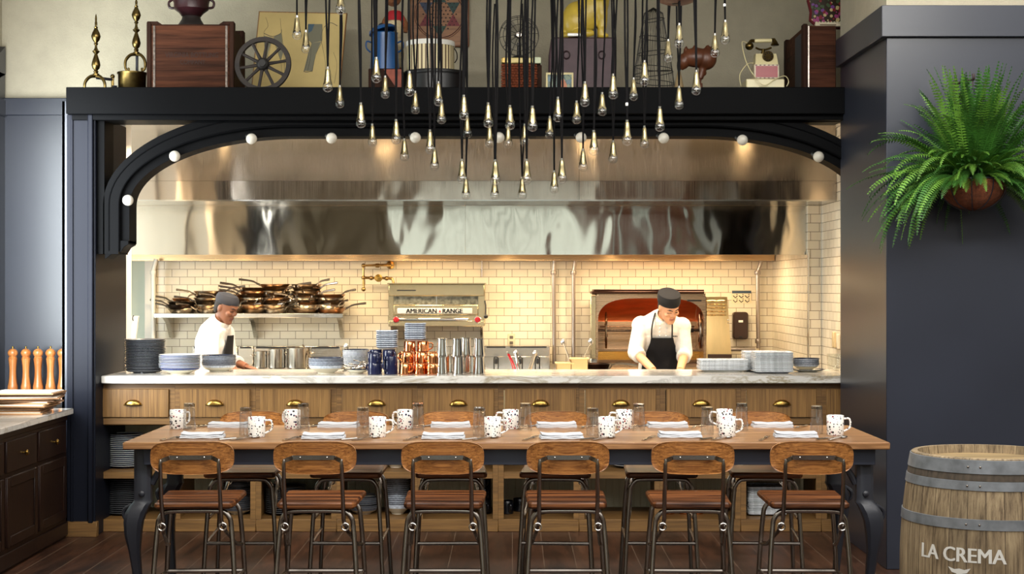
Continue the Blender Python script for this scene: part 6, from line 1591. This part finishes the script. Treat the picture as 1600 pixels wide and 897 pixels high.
# ================================================================= BARREL
def barrel_wood():
    m, t, b = nt('barrel_oak')
    g = N(t, 'ShaderNodeTexGradient', gradient_type='RADIAL'); t.links.new(coords(t), g.inputs[0])
    mu = N(t, 'ShaderNodeMath', operation='MULTIPLY', i_1=30.0); t.links.new(g.outputs[1], mu.inputs[0])
    fr = N(t, 'ShaderNodeMath', operation='FRACT'); t.links.new(mu.outputs[0], fr.inputs[0])
    fl = N(t, 'ShaderNodeMath', operation='FLOOR'); t.links.new(mu.outputs[0], fl.inputs[0])
    wn = N(t, 'ShaderNodeTexWhiteNoise', noise_dimensions='1D'); t.links.new(fl.outputs[0], wn.inputs['W'])
    n = N(t, 'ShaderNodeTexNoise', i_Scale=1.0, i_Detail=7.0, i_Roughness=0.7); t.links.new(coords(t, (70, 70, 4)), n.inputs['Vector'])
    r = ramp(t, [(0.30, lin((80, 64, 46))), (0.5, lin((148, 128, 98))), (0.72, lin((186, 166, 130)))]); t.links.new(n.outputs[0], r.inputs[0])
    n2 = N(t, 'ShaderNodeTexNoise', i_Scale=3.5, i_Detail=5.0); t.links.new(coords(t, (1, 1, 0.6)), n2.inputs['Vector'])
    st = ramp(t, [(0.38, (0.45,0.42,0.38,1)), (0.55, (1,1,1,1))]); t.links.new(n2.outputs[0], st.inputs[0])
    mm = N(t, 'ShaderNodeMix', data_type='RGBA', blend_type='MULTIPLY'); mm.inputs[0].default_value = 0.8; t.links.new(r.outputs[0], mm.inputs[6]); t.links.new(st.outputs[0], mm.inputs[7])
    hs = N(t, 'ShaderNodeHueSaturation'); mr = N(t, 'ShaderNodeMapRange'); mr.inputs['To Min'].default_value = 0.82; mr.inputs['To Max'].default_value = 1.12
    t.links.new(wn.outputs[0], mr.inputs[0]); t.links.new(mr.outputs[0], hs.inputs['Value']); t.links.new(mm.outputs[2], hs.inputs['Color'])
    gp = N(t, 'ShaderNodeMath', operation='LESS_THAN', i_1=0.035); t.links.new(fr.outputs[0], gp.inputs[0])
    mx = N(t, 'ShaderNodeMix', data_type='RGBA'); t.links.new(gp.outputs[0], mx.inputs[0]); t.links.new(hs.outputs[0], mx.inputs[6]); mx.inputs[7].default_value = lin((60, 44, 28))
    t.links.new(mx.outputs[2], b.inputs['Base Color']); b.inputs['Roughness'].default_value = 0.7; bump(t, b, n.outputs[0], 0.25, 0.004)
    return m
BW = barrel_wood()
bd_ = 6.5; HB = 0.972
ba = thing('wine_barrel', 'weathered oak wine barrel with galvanised hoops and white painted lettering by the pillar', 'barrel', (PX(1543, bd_), bd_, 0))
def br_r(z): u = (z-HB/2)/(HB/2); return 0.353-0.048*u*u
n = 24
m = MB(); m.lathe([(0.275, 0.03), (0.285, 0.0), (br_r(0), 0.0)]+[(br_r(HB*i/n), HB*i/n) for i in range(1, n)]+[(br_r(HB), HB-0.003), (br_r(HB)-0.004, HB), (br_r(HB)-0.024, HB), (br_r(HB)-0.03, HB-0.04)], 64, caps=False); m.build('staves', BW, ba)
m = MB(); m.lathe([(0.001, HB-0.036), (br_r(HB)-0.029, HB-0.034), (br_r(HB)-0.029, HB-0.06), (0.001, HB-0.06)], 48, caps=False); m.lathe([(0.001, 0.03), (0.274, 0.03), (0.274, 0.05), (0.001, 0.05)], 48, caps=False)
m.build('head', wood('barrel_head_wood', (124, 102, 68), (166, 142, 98), 'x', 1.0, 0.7, 16, 0.1, planks=('y', 0.10, 0.03), rand=0), ba)
HOOP = plain('galvanised_hoop', (128, 132, 136), 0.6, 0.5, var=0.3, vscale=14, bmp=0.1, bscale=40)
for z0_, z1_ in ((HB-0.060, HB-0.006), (HB-0.125, HB-0.088), (0.695, 0.737), (0.245, 0.285), (0.09, 0.125), (0.008, 0.055)):
    m = MB(); m.lathe([(br_r(z0_)+0.0005, z0_), (br_r(z0_)+0.004, z0_+0.001), (br_r(z1_)+0.004, z1_-0.001), (br_r(z1_)+0.0005, z1_)], 64, caps=False); h_ = m.build('hoop', HOOP, ba)
    for a in (-2.1, -1.95): MB().ell(((br_r((z0_+z1_)/2)+0.004)*math.cos(a), (br_r((z0_+z1_)/2)+0.004)*math.sin(a), (z0_+z1_)/2), 0.005, 8, 5).build('rivet', GUNMETAL, h_)
MB().lathe([(br_r(HB-0.088)+0.0003, HB-0.088), (br_r(HB-0.088)+0.001, HB-0.087), (br_r(HB-0.060)+0.001, HB-0.061), (br_r(HB-0.06)+0.0003, HB-0.06)], 64, caps=False).build('dark_band', plain('dark_band_oak', (74, 64, 52), 0.8, var=0.4, vscale=20, stretch=(3, 3, 1)), ba)  # darker band of oak between the two top hoops
WPAINT = plain('white_stencil_paint', (222, 220, 212), 0.7)
a0 = math.atan2(-6.2, -(PX(1500, 6.2)))      # facing the room
def on_barrel(v, zc=0.0, a0=-PI/2-0.60):
    z = zc+v.y; a = a0+v.x/0.353; r = br_r(z)+0.0012+v.z
    return Vector((r*math.cos(a), r*math.sin(a), z))
m = MB(); add_text(m, 'LA CREMA', 0.075, None, width=0.352, ext=0.0005, bold=0.0022, fn=lambda v: on_barrel(Vector((v.x, v.y*1.08, v.z)), 0.592)); m.build('lettering', WPAINT, ba)
m = MB(); tri_ = [(-0.045, 0.02), (-0.02, 0.012), (0.0, 0.016), (0.02, 0.012), (0.045, 0.02), (0.03, 0.0), (0.012, -0.004), (0.0, -0.03), (-0.012, -0.004), (-0.03, 0.0)]
vs = [on_barrel(Vector((x, y, k)), 0.525) for k in (0, 0.0006) for x, y in tri_]; nn = len(tri_); m.add(vs, [list(range(nn)), [nn+i for i in range(nn)]]+[[i, (i+1) % nn, nn+(i+1) % nn, nn+i] for i in range(nn)]); m.build('painted_emblem', WPAINT, ba)

# ================================================================= FERN
fd = 8.93
fc = P(1520, 288, fd)
fe = thing('hanging_fern', 'lush green fern in a coir lined hanging basket on the navy pillar', 'fern', fc)
rB = 0.19
m = MB(); m.lathe([(0.001,-rB*0.78)]+[(rB*math.sin(a), -rB*0.78*math.cos(a)) for a in [PI/2*i/10 for i in range(1, 11)]]+[(rB, 0.02), (rB-0.02, 0.02), (rB*0.8, -0.05)], 32, caps=False)
m.build('coir_liner', plain('coir', (112, 62, 36), 0.95, var=0.4, vscale=40, bmp=0.9, bscale=140, bdist=0.01), fe)
m = MB(); m.lathe([(0.001,-0.03),(rB*0.95,-0.01)], 24, caps=False); m.build('soil', plain('potting_soil', (38, 28, 20), 0.95), fe)
for k in range(10):
    a = 2*PI*k/10; MB().tube([((rB+0.004)*math.sin(b)*math.cos(a), (rB+0.004)*math.sin(b)*math.sin(a), -(rB*0.78+0.004)*math.cos(b)) for b in [PI/2*i/8 for i in range(9)]]+[((rB+0.004)*math.cos(a), (rB+0.004)*math.sin(a), 0.025)], 0.003, 5).build('basket_wire', IRON, fe)
MB().tube([((rB+0.004)*math.cos(a), (rB+0.004)*math.sin(a), 0.025) for a in [2*PI*k/32 for k in range(32)]], 0.005, 6, closed=True).build('basket_ring', IRON, fe)
hook = P(1500, 130, fd)-fc; hook.x = 0; hook.y = 0
for k in range(3):
    a = 2*PI*k/3+0.4; MB().tube([((rB)*math.cos(a), (rB)*math.sin(a), 0.03), (0, 0, hook.z-0.02)], 0.0025, 5).build('chain', IRON, fe)
BRK = plain('rusty_iron', (46, 30, 28), 0.6)
tq = thing('wall_bracket', 'dark iron wall bracket above the fern on the navy pillar', 'bracket', (fc.x, 9.2, fc.z+hook.z))
MB().box(PX(1496, 9.15)-fc.x-0.012, PX(1496, 9.15)-fc.x+0.012, -0.014, -0.001, -0.12, 0.05, 0.003).build('back_plate', BRK, tq)
x_ = PX(1496, 9.15)-fc.x
MB().tube([(x_,-0.012,0.02),(x_*0.6,-0.1,0.03),(0,-0.26,0.02),(0,-0.285,0.03),(0,-0.28,0.05)], 0.008, 8, smooth=3).build('arm', BRK, tq)
MB().tube([(x_,-0.012,-0.09),(x_*0.7,-0.06,-0.05),(x_*0.3,-0.16,0.0),(0,-0.22,0.02)], 0.006, 8, smooth=3).build('brace', BRK, tq)
MB().tube([(0,-0.265,0.022),(0,-0.268,-0.005),(0,-0.27,-0.02)], 0.004, 6).build('hook', BRK, tq)
FERN = plain('fern_leaf', (50, 94, 32), 0.45, var=0.55, vscale=7, spec=0.4)
FERN2 = plain('fern_leaf_young', (90, 132, 46), 0.45, var=0.4, vscale=9, spec=0.4)
m = MB()
def frond(m, base, az, el, L, droop, wmax, mat):
    m.mi = mat
    n = 34; pos = Vector(base); dirv = Vector((math.cos(az)*math.cos(el), math.sin(az)*math.cos(el), math.sin(el)))
    pts = [pos.copy()]; dirs = [dirv.copy()]
    for i in range(n):
        dirv = (dirv+Vector((0,0,-droop*(0.3+1.4*i/n)/n))).normalized()
        pos = pos+dirv*(L/n)
        if pos.y+fc.y > 9.17: pos.y = 9.17-fc.y; dirv.y = min(dirv.y, 0); dirv.normalize()
        pts.append(pos.copy()); dirs.append(dirv.copy())
    m.tube(pts[::3]+[pts[-1]], [0.0026]*8+[0.0012]*5, 4)
    tw = rnd.uniform(-0.5, 0.5)
    for i in range(3, n+1):
        u = i/n; t_ = dirs[i]; side = t_.cross(Vector((0,0,1)))
        if side.length < 1e-3: side = Vector((1,0,0))
        side.normalize(); up = side.cross(t_)
        side = (side*math.cos(tw)+up*math.sin(tw)).normalized()
        wl = wmax*min(1.0, (u*5)**0.7)*(1-u**3.0)**0.9+0.004; bw = L/n*rnd.uniform(0.26, 0.36)
        for s in (-1, 1):
            a = pts[i]; tip = a+side*(s*wl)+t_*(wl*0.28)+up*(-wl*0.22+rnd.uniform(-.003,.003)); mid = a+side*(s*wl*0.45)+t_*(wl*0.10)+up*0.002
            m.add([a-t_*bw*0.6, mid-t_*bw*0.9, tip, mid+t_*bw*1.0, a+t_*bw*0.6], [(0,1,2,3,4)])
for k in range(380):
    az = rnd.uniform(-PI, PI)
    if math.sin(az) > 0.15 and rnd.random() < 0.75: az = -az
    frontal = max(0.0, -math.sin(az))
    lo = 24*frontal**3-10; el = math.radians(rnd.uniform(lo, 88)); L = rnd.uniform(0.36, 0.64)
    if el > 1.0: L = rnd.uniform(0.44, 0.68)
    elif frontal > 0.8: L *= 0.62
    r0 = rB*0.6*math.sqrt(rnd.random())
    frond(m, (r0*math.cos(az), r0*math.sin(az)*0.8, 0.02), az+rnd.uniform(-.2,.2), el, L, rnd.uniform(0.8, 2.5)*(1-0.25*frontal**2)*(0.65 if el > 1.0 else 1.0), rnd.uniform(0.024, 0.042), 1 if rnd.random() < 0.4 else 0)
for az, el, L, dr in ((PI*0.985, 0.30, 0.62, 1.0), (-PI*0.97, 0.15, 0.62, 1.6), (-PI*0.93, 0.25, 0.58, 2.2), (-PI*0.9, -0.1, 0.60, 2.3), (-PI*0.82, 0.1, 0.62, 3.0), (-PI*0.80, 0.2, 0.56, 3.2), (-PI*0.86, 0.3, 0.60, 3.0), (-PI*0.95, 0.55, 0.58, 1.3), (-0.4, 0.2, 0.5, 2.8), (-0.5, 0.1, 0.45, 3.0)):
    frond(m, (rB*0.6*math.cos(az), rB*0.6*math.sin(az), 0.02), az, el, L, dr, 0.034, 0)
m.build('fronds', [FERN, FERN2], fe, recalc=False)

# ================================================================= PEOPLE
def hand(m, wr, dirv, palm_n, s=1.0, curl=0.9, thumb=1):
    """palm with four unequal curled fingers and a thumb leaving its side"""
    d = dirv.normalized(); nrm = (palm_n-d*palm_n.dot(d)).normalized(); sd = d.cross(nrm)
    M = Matrix((( sd.x, d.x, nrm.x, 0), (sd.y, d.y, nrm.y, 0), (sd.z, d.z, nrm.z, 0), (0,0,0,1))); M.translation = wr
    m.ell((0, 0.045*s, 0), (0.040*s, 0.052*s, 0.016*s), 14, 10, M=M)
    for k, L in enumerate((0.070, 0.080, 0.074, 0.058)):
        x = (-0.028+k*0.0185)*s; p0 = Vector((x, 0.082*s, 0)); pts = [Vector((x, 0.05*s, 0)), p0]; a = 0.0
        for j in range(3):
            a += curl*(0.5+0.3*j); pts.append(pts[-1]+Vector((0, math.cos(a), -math.sin(a)))*(L*s*(0.44, 0.32, 0.24)[j]))
        m.tube([M @ p for p in pts], [0.0095*s,0.0095*s,0.0088*s,0.008*s,0.0068*s], 8); m.ell(tuple(M @ pts[-1]), 0.0068*s, 8, 6)
    pts = [Vector((thumb*0.022*s, 0.02*s, -0.004)), Vector((thumb*0.048*s, 0.045*s, -0.014*s)), Vector((thumb*0.056*s, 0.07*s, -0.024*s)), Vector((thumb*0.05*s, 0.092*s, -0.03*s))]
    m.tube([M @ p for p in pts], [0.013*s,0.0115*s,0.010*s,0.008*s], 8); m.ell(tuple(M @ pts[-1]), 0.008*s, 8, 6)
def head_geo(m, M):
    """face toward local -Y, up +Z; about 0.23 m tall"""
    prof = [(-0.118,.020,.030,-.052),(-0.112,.034,.042,-.045),(-0.098,.046,.058,-.030),(-0.075,.055,.074,-.016),(-0.045,.062,.084,-.006),(-0.015,.067,.090,0),(0.015,.071,.094,.002),(0.045,.074,.096,.004),(0.075,.071,.091,.006),(0.098,.058,.074,.008),(0.113,.036,.046,.010),(0.119,.010,.014,.010)]
    n = 28; rings = []
    for z, rx, ry, oy in prof:
        ring = []
        for a in range(n):
            c, s = math.cos(2*PI*a/n), math.sin(2*PI*a/n)
            ring.append(Vector((rx*math.copysign(abs(c)**0.9, c), oy+ry*math.copysign(abs(s)**0.92, s), z)))
        rings.append(ring)
    m.loft(rings, M=M)
    m.ell((0,-0.088,0.028), (0.046,0.012,0.011), 14, 8, M=M)                     # brow
    m.loft([[M @ Vector(p) for p in r] for r in ([(-.008,-.088,.022),(.008,-.088,.022),(.008,-.08,.022),(-.008,-.08,.022)], [(-.009,-.100,.0),(.009,-.100,.0),(.012,-.08,.0),(-.012,-.08,.0)], [(-.011,-.114,-.020),(.011,-.114,-.020),(.018,-.082,-.02),(-.018,-.082,-.02)], [(-.010,-.104,-.032),(.010,-.104,-.032),(.017,-.08,-.033),(-.017,-.08,-.033)])])
    for s in (-1, 1):
        m.ell((s*0.013,-0.094,-0.024), (0.010,0.012,0.009), 10, 6, M=M)          # nostril wings
        m.ell((s*0.036,-0.066,-0.020), (0.026,0.026,0.024), 12, 8, M=M)          # cheeks
        m.ell((s*0.030,-0.074,0.008), (0.015,0.013,0.010), 12, 8, M=M)           # lids
        m.ell((s*0.074,0.012,-0.005), (0.010,0.020,0.032), 10, 8, M=M)           # ears
    m.ell((0,-0.088,-0.055), (0.024,0.012,0.007), 12, 6, M=M); m.ell((0,-0.086,-0.067), (0.021,0.012,0.008), 12, 6, M=M)
    m.ell((0,-0.078,-0.098), (0.024,0.018,0.018), 12, 8, M=M)                    # chin
def torso(m, spine, wdir, k=1.0):
    """spine: list of (point, half width, half depth); width runs along wdir"""
    rings = []; n = 24
    for i, (p, rw, rd) in enumerate(spine):
        p = Vector(p); q = Vector(spine[min(i+1, len(spine)-1)][0])-Vector(spine[max(i-1, 0)][0]); t = q.normalized()
        w = (wdir-t*wdir.dot(t)).normalized(); dpt = t.cross(w)
        rings.append([p+w*(rw*k*math.copysign(abs(math.cos(2*PI*a/n))**0.85, math.cos(2*PI*a/n)))+dpt*(rd*k*math.copysign(abs(math.sin(2*PI*a/n))**0.85, math.sin(2*PI*a/n))) for a in range(n)])
    m.loft(rings)
def limb(m, pts, rs, k=1.0, add=0.0):
    pts = [Vector(p) for p in pts]
    m.tube(pts, [r*k+add for r in rs], 14)
    for p, r in list(zip(pts, rs))[:-1]: m.ell(tuple(p), r*k+add, 12, 8)
def person(label, J, skin, lip, hairc, cap_col, coat_col, apron_col, hatspec, wdir, fdir, hands):
    root = None
    wdir = Vector(wdir).normalized(); fdir = Vector(fdir).normalized()
    HM = J['headM']
    spine = [(J['pelvis'], .150, .105), (J['belly'], .142, .105), (J['chest'], .165, .115), (J['upper'], .150, .095), (J['neckb'], .075, .065)]
    arms = [('shA','elA','wrA'), ('shB','elB','wrB')]
    def body(m):
        torso(m, spine, wdir)
        m.tube([J['upper'], J['neckb'], HM @ Vector((0,0.02,-0.06))], [0.07,0.056,0.053], 14)
        head_geo(m, HM)
        for (a, b, c), (hd, pn, th) in zip(arms, hands):
            limb(m, [J['upper'], J[a], J[b], J[c]], [0.07, 0.056, 0.043, 0.030])
            hand(m, Vector(J[c]), Vector(hd), Vector(pn), 1.0, 0.7, th)
        for s, hp, kn, an in J['legs']:
            limb(m, [hp, kn, an], [0.085, 0.058, 0.038]); m.tube([Vector(an), Vector(an)+fdir*0.08+Vector((0,0,-0.05)), Vector(an)+fdir*0.19+Vector((0,0,-0.065))], [0.045,0.042,0.03], 10)
    o = remesh('person', body, skin, 0.0056, None, 3)
    me = o.data; me.materials.append(lip); me.materials.append(hairc)
    Hi = HM.inverted()
    for p in me.polygons:
        c = Hi @ p.center
        if c.y < -0.07 and abs(c.x) < 0.024 and -0.073 < c.z < -0.050: p.material_index = 1
        if c.y < -0.06 and 0.014 < abs(c.x) < 0.046 and abs(c.z-0.001+0.10*(abs(c.x)-0.03)) < 0.0032: p.material_index = 2     # lash line of lowered lids
    tag(o, label, 'person', 'cooks behind the counter')
    m = MB()
    for s in (-1, 1): m = MB(); m.X = HM; m.tube([(s*0.012,-0.098,0.026),(s*0.030,-0.096,0.034),(s*0.050,-0.078,0.028)], [0.003,0.0045,0.002], 6, smooth=3); m.build('eyebrow', hairc, o)
    m = MB(); m.X = HM
    n = 24; rings = []
    for z, rx, ry, y0 in ((0.045,.077,.099,.006),(0.01,.078,.085,.026),(-0.03,.074,.066,.040),(-0.06,.060,.045,.046),(-0.065,.05,.035,.046)):
        rings.append([Vector((rx*math.cos(2*PI*a/n), y0+ry*max(math.sin(2*PI*a/n), -0.1), z)) for a in range(n)])
    m.loft(rings); m.build('hair', hairc, o)
    # coat: torso, sleeves that end at the cuff, standing collar
    def coat(m):
        torso(m, [(Vector(p)+(Vector((0,0,-0.12)) if i == 0 else Vector()), rw+.022, rd+.022) for i, (p, rw, rd) in enumerate(spine)], wdir)
        for (a, b, c), f in zip(arms, J['cuff']):
            cf = Vector(J[b])+(Vector(J[c])-Vector(J[b]))*f
            limb(m, [Vector(J['upper']), J[a], J[b], cf], [0.088, 0.080, 0.068, 0.058]); 
            m.tube([Vector(J[b])*0.35+cf*0.65, cf+(cf-Vector(J[b])).normalized()*0.012], [0.062, 0.062], 14)
    cl = plain('cook_coat_%s' % label[:4], coat_col, 0.85, var=0.05, vscale=9, bmp=0.5, bscale=11, bdist=0.03)
    remesh('coat', coat, cl, 0.009, o, 6)
    m = MB(); nb = Vector(J['neckb']); tv = (HM @ Vector((0,0.01,-0.1))-Vector(J['upper'])).normalized()
    w = (wdir-tv*wdir.dot(tv)).normalized(); dp = tv.cross(w)
    m.loft([[nb+tv*h+w*(r*math.cos(2*PI*a/20))+dp*(r*0.95*math.sin(2*PI*a/20)) for a in range(20)] for h, r in ((-0.03,.088),(0.02,.075),(0.035,.073),(0.032,.068),(-0.02,.074))], caps=False); m.build('collar', cl, o)
    # trousers
    def trs(m):
        torso(m, [(Vector(J['pelvis'])+Vector((0,0,-0.10)), .13, .11), (Vector(J['pelvis'])+Vector((0,0,0.03)), .150, .115)], wdir)
        for s, hp, kn, an in J['legs']: limb(m, [hp, kn, Vector(an)+Vector((0,0,0.02))], [0.105, 0.082, 0.07])
    remesh('trousers', trs, plain('trousers_%s' % label[:4], (34, 34, 38), 0.9), 0.011, o, 4)
    for s, hp, kn, an in J['legs']:
        a = Vector(an); m = MB(); m.tube([a+Vector((0,0,-0.02))-fdir*0.05, a+fdir*0.06+Vector((0,0,-0.045)), a+fdir*0.15+Vector((0,0,-0.06)), a+fdir*0.205+Vector((0,0,-0.062))], [0.05,0.055,0.048,0.03], 12, smooth=3)
        m.build('shoe', BLACKP, o)
    # cap
    m = MB(); m.X = HM @ rmat((0, 0.004, 0), -0.12); n = 28
    m.loft([[Vector((rx*math.cos(2*PI*a/n), oy+ry*math.sin(2*PI*a/n), z)) for a in range(n)] for z, rx, ry, oy in hatspec]); m.build('cap', plain('cap_%s' % label[:4], cap_col, 0.9), o)
    return o, spine, wdir, fdir
def aim(fwd_yaw, tilt, roll=0.0): return Euler((tilt, roll, 0)).to_matrix().to_4x4(), fwd_yaw
LIP = plain('lip_tone', (168, 104, 86), 0.5); HAIR = plain('dark_hair', (26, 20, 17), 0.8)
SKIN1 = plain('light_skin', (206, 152, 114), 0.5, var=0.06, vscale=12)
SKIN2 = plain('brown_skin', (128, 84, 62), 0.5, var=0.08, vscale=12)
hat = [(0.036,.084,.105,.004),(0.050,.090,.110,.004),(0.090,.092,.110,.006),(0.118,.088,.104,.008),(0.129,.070,.084,.010),(0.132,.02,.025,.010)]
HM1 = Matrix.Translation(Vector((1.268, 12.745, 1.487))) @ Matrix.Rotation(math.radians(17), 4, 'Z') @ Matrix.Rotation(math.radians(-7), 4, 'Y') @ Matrix.Rotation(math.radians(33), 4, 'X')
J1 = dict(headM=HM1, pelvis=(1.215, 13.10, 0.96), belly=(1.215, 13.06, 1.10), chest=(1.222, 12.99, 1.25), upper=(1.232, 12.92, 1.355), neckb=(1.245, 12.87, 1.415),
          shA=(1.058, 12.93, 1.335), elA=(1.010, 12.88, 1.115), wrA=(1.13, 12.62, 0.985), shB=(1.392, 12.92, 1.325), elB=(1.412, 12.90, 1.105), wrB=(1.345, 12.62, 0.985), cuff=(0.22, 0.22),
          legs=[(-1, (1.12, 13.10, 0.90), (1.11, 13.08, 0.50), (1.10, 13.12, 0.09)), (1, (1.31, 13.10, 0.90), (1.32, 13.08, 0.50), (1.33, 13.12, 0.09))])
o1, sp1, w1, f1 = person('cook in white coat, black bib apron and black cap leaning over the worktop', J1, SKIN1, LIP, HAIR, (16, 16, 19), (228, 222, 210), None, hat, (1,0,0), (0,-1,0),
    [((0.25,-0.75,-0.35), (0.1,-0.3,1), 1), ((-0.25,-0.75,-0.35), (-0.1,-0.3,1), -1)])
APR = plain('black_apron', (14, 14, 17), 0.9, bmp=0.4, bscale=14, bdist=0.02)
# bib apron hugging the coat front
def spine_at(z, sp):
    for (p, rw, rd), (q, sw, sd) in zip(sp, sp[1:]):
        if p[2] <= z <= q[2]:
            u = (z-p[2])/(q[2]-p[2]); return Vector(p).lerp(Vector(q), u), rw+(sw-rw)*u, rd+(sd-rd)*u
    return (Vector(sp[0][0]), sp[0][1], sp[0][2]) if z < sp[0][2] else (Vector(sp[-1][0]), sp[-1][1], sp[-1][2])
def front(x, z, sp, off=0.03):
    zz = max(z, 0.97); c, rw, rd = spine_at(zz, sp); u = min(abs(x-c.x)/(rw+.024), 0.98); return c.y-(rd+.022)*((1-u**2.35)**0.43)-off
def cloth_panel(name, rows, sp, mat, par, off=0.034, th=0.006):
    """rows: (z, x_left, x_right)"""
    m = MB(); n = 10; rings = []
    for z, a, b in rows:
        f = [Vector((a+(b-a)*i/n, front(a+(b-a)*i/n, z, sp, off), z)) for i in range(n+1)]
        rings.append(f+[p+Vector((0, th, 0)) for p in f[::-1]])
    m.loft(rings); return m.build(name, mat, par, sharp=60)
def X1(px, d=12.85): return PX(px, d)
rows = [(PZ(528, 12.85), X1(1017), X1(1052)), (PZ(536, 12.85), X1(1016), X1(1054)), (PZ(548, 12.85), X1(1012), X1(1060)), (PZ(556, 12.9), X1(1009), X1(1062)), (PZ(572, 12.95), X1(1005), X1(1064)), (0.90, X1(1003), X1(1066)), (0.75, X1(1001), X1(1068)), (0.55, X1(1000), X1(1070))]
ap = cloth_panel('apron', rows, sp1, APR, o1)
for pts in (((1018.5, 529), (1018, 515), (1020, 500), (1024, 490)), ((1050.5, 529), (1050, 515), (1049, 503), (1047, 494))):
    q = []
    for k, (px, py) in enumerate(pts):
        z = PZ(py, 12.82); x = PX(px, 12.82); y = front(x, z, sp1, 0.034)
        if k == 3: y = 12.86
        q.append((x, y, z))
    MB().tube(q, 0.012, 8, smooth=4, flat=0.5).build('strap', APR, ap)
m = MB()
for i in range(4):
    for px in (1031, 1041): z = PZ(507+i*6, 12.82); x = PX(px, 12.82); m.ell((x, front(x, z, sp1, 0.012), z), 0.006, 8, 5)
m.build('coat_buttons', WHITEC, o1)
z = PZ(526, 12.82); x = PX(1058, 12.82); m = MB()
for k in range(4): m.box(x-0.03+k*0.014, x-0.02+k*0.014, front(x-0.03+k*0.014, z, sp1, 0.016), front(x-0.03+k*0.014, z, sp1, -0.01), z-0.004, z+0.006)
m.build('name_embroidery', BLACKP, o1)
HM2 = Matrix.Translation(Vector((-2.352, 12.98, 1.478))) @ Matrix.Rotation(math.radians(62), 4, 'Z') @ Matrix.Rotation(math.radians(24), 4, 'X')
J2 = dict(headM=HM2, pelvis=(-2.50, 13.10, 0.96), belly=(-2.495, 13.09, 1.08), chest=(-2.48, 13.07, 1.20), upper=(-2.455, 13.05, 1.295), neckb=(-2.405, 13.01, 1.365),
          shA=(-2.47, 12.90, 1.255), elA=(-2.455, 12.86, 1.03), wrA=(-2.24, 12.74, 0.985), shB=(-2.40, 13.21, 1.26), elB=(-2.36, 13.20, 1.04), wrB=(-2.20, 13.05, 0.99), cuff=(0.5, 0.5),
          legs=[(-1, (-2.50, 13.02, 0.90), (-2.47, 13.00, 0.50), (-2.52, 13.0, 0.09)), (1, (-2.49, 13.2, 0.90), (-2.44, 13.2, 0.50), (-2.48, 13.2, 0.09))])
hat2 = [(0.038,.082,.103,.004),(0.052,.085,.106,.004),(0.080,.085,.104,.006),(0.108,.070,.088,.010),(0.120,.035,.045,.010),(0.122,.01,.01,.010)]
o2, sp2, w2_, f2 = person('walking cook in white coat and dark cap, turned in profile below the pan shelf', J2, SKIN2, plain('lip_tone_dark', (112, 66, 56), 0.5), HAIR, (44, 46, 54), (236, 234, 230), None, hat2, (0.12,0.99,0), (0.99,-0.12,0),
    [((0.8,-0.3,-0.2), (0.0,0.0,1), 1), ((0.8,-0.2,-0.2), (0.0,0.0,1), -1)])
m = MB(); rings = []
for z, ww in ((1.25, .07), (1.15, .10), (1.0, .15), (0.8, .16), (0.6, .16)):
    c, rw, rd = spine_at(max(z, 0.97), sp2); r = []
    for i in range(9):
        u = (i/8-0.5)*2; p = c+w2_*(ww*u)+f2*((rd+.055)*(1-0.15*u*u)+0.004); p.z = z; r.append(p)
    rings.append(r+[p-f2*0.006 for p in r[::-1]])
m.loft(rings); ap2 = m.build('apron', APR, o2)
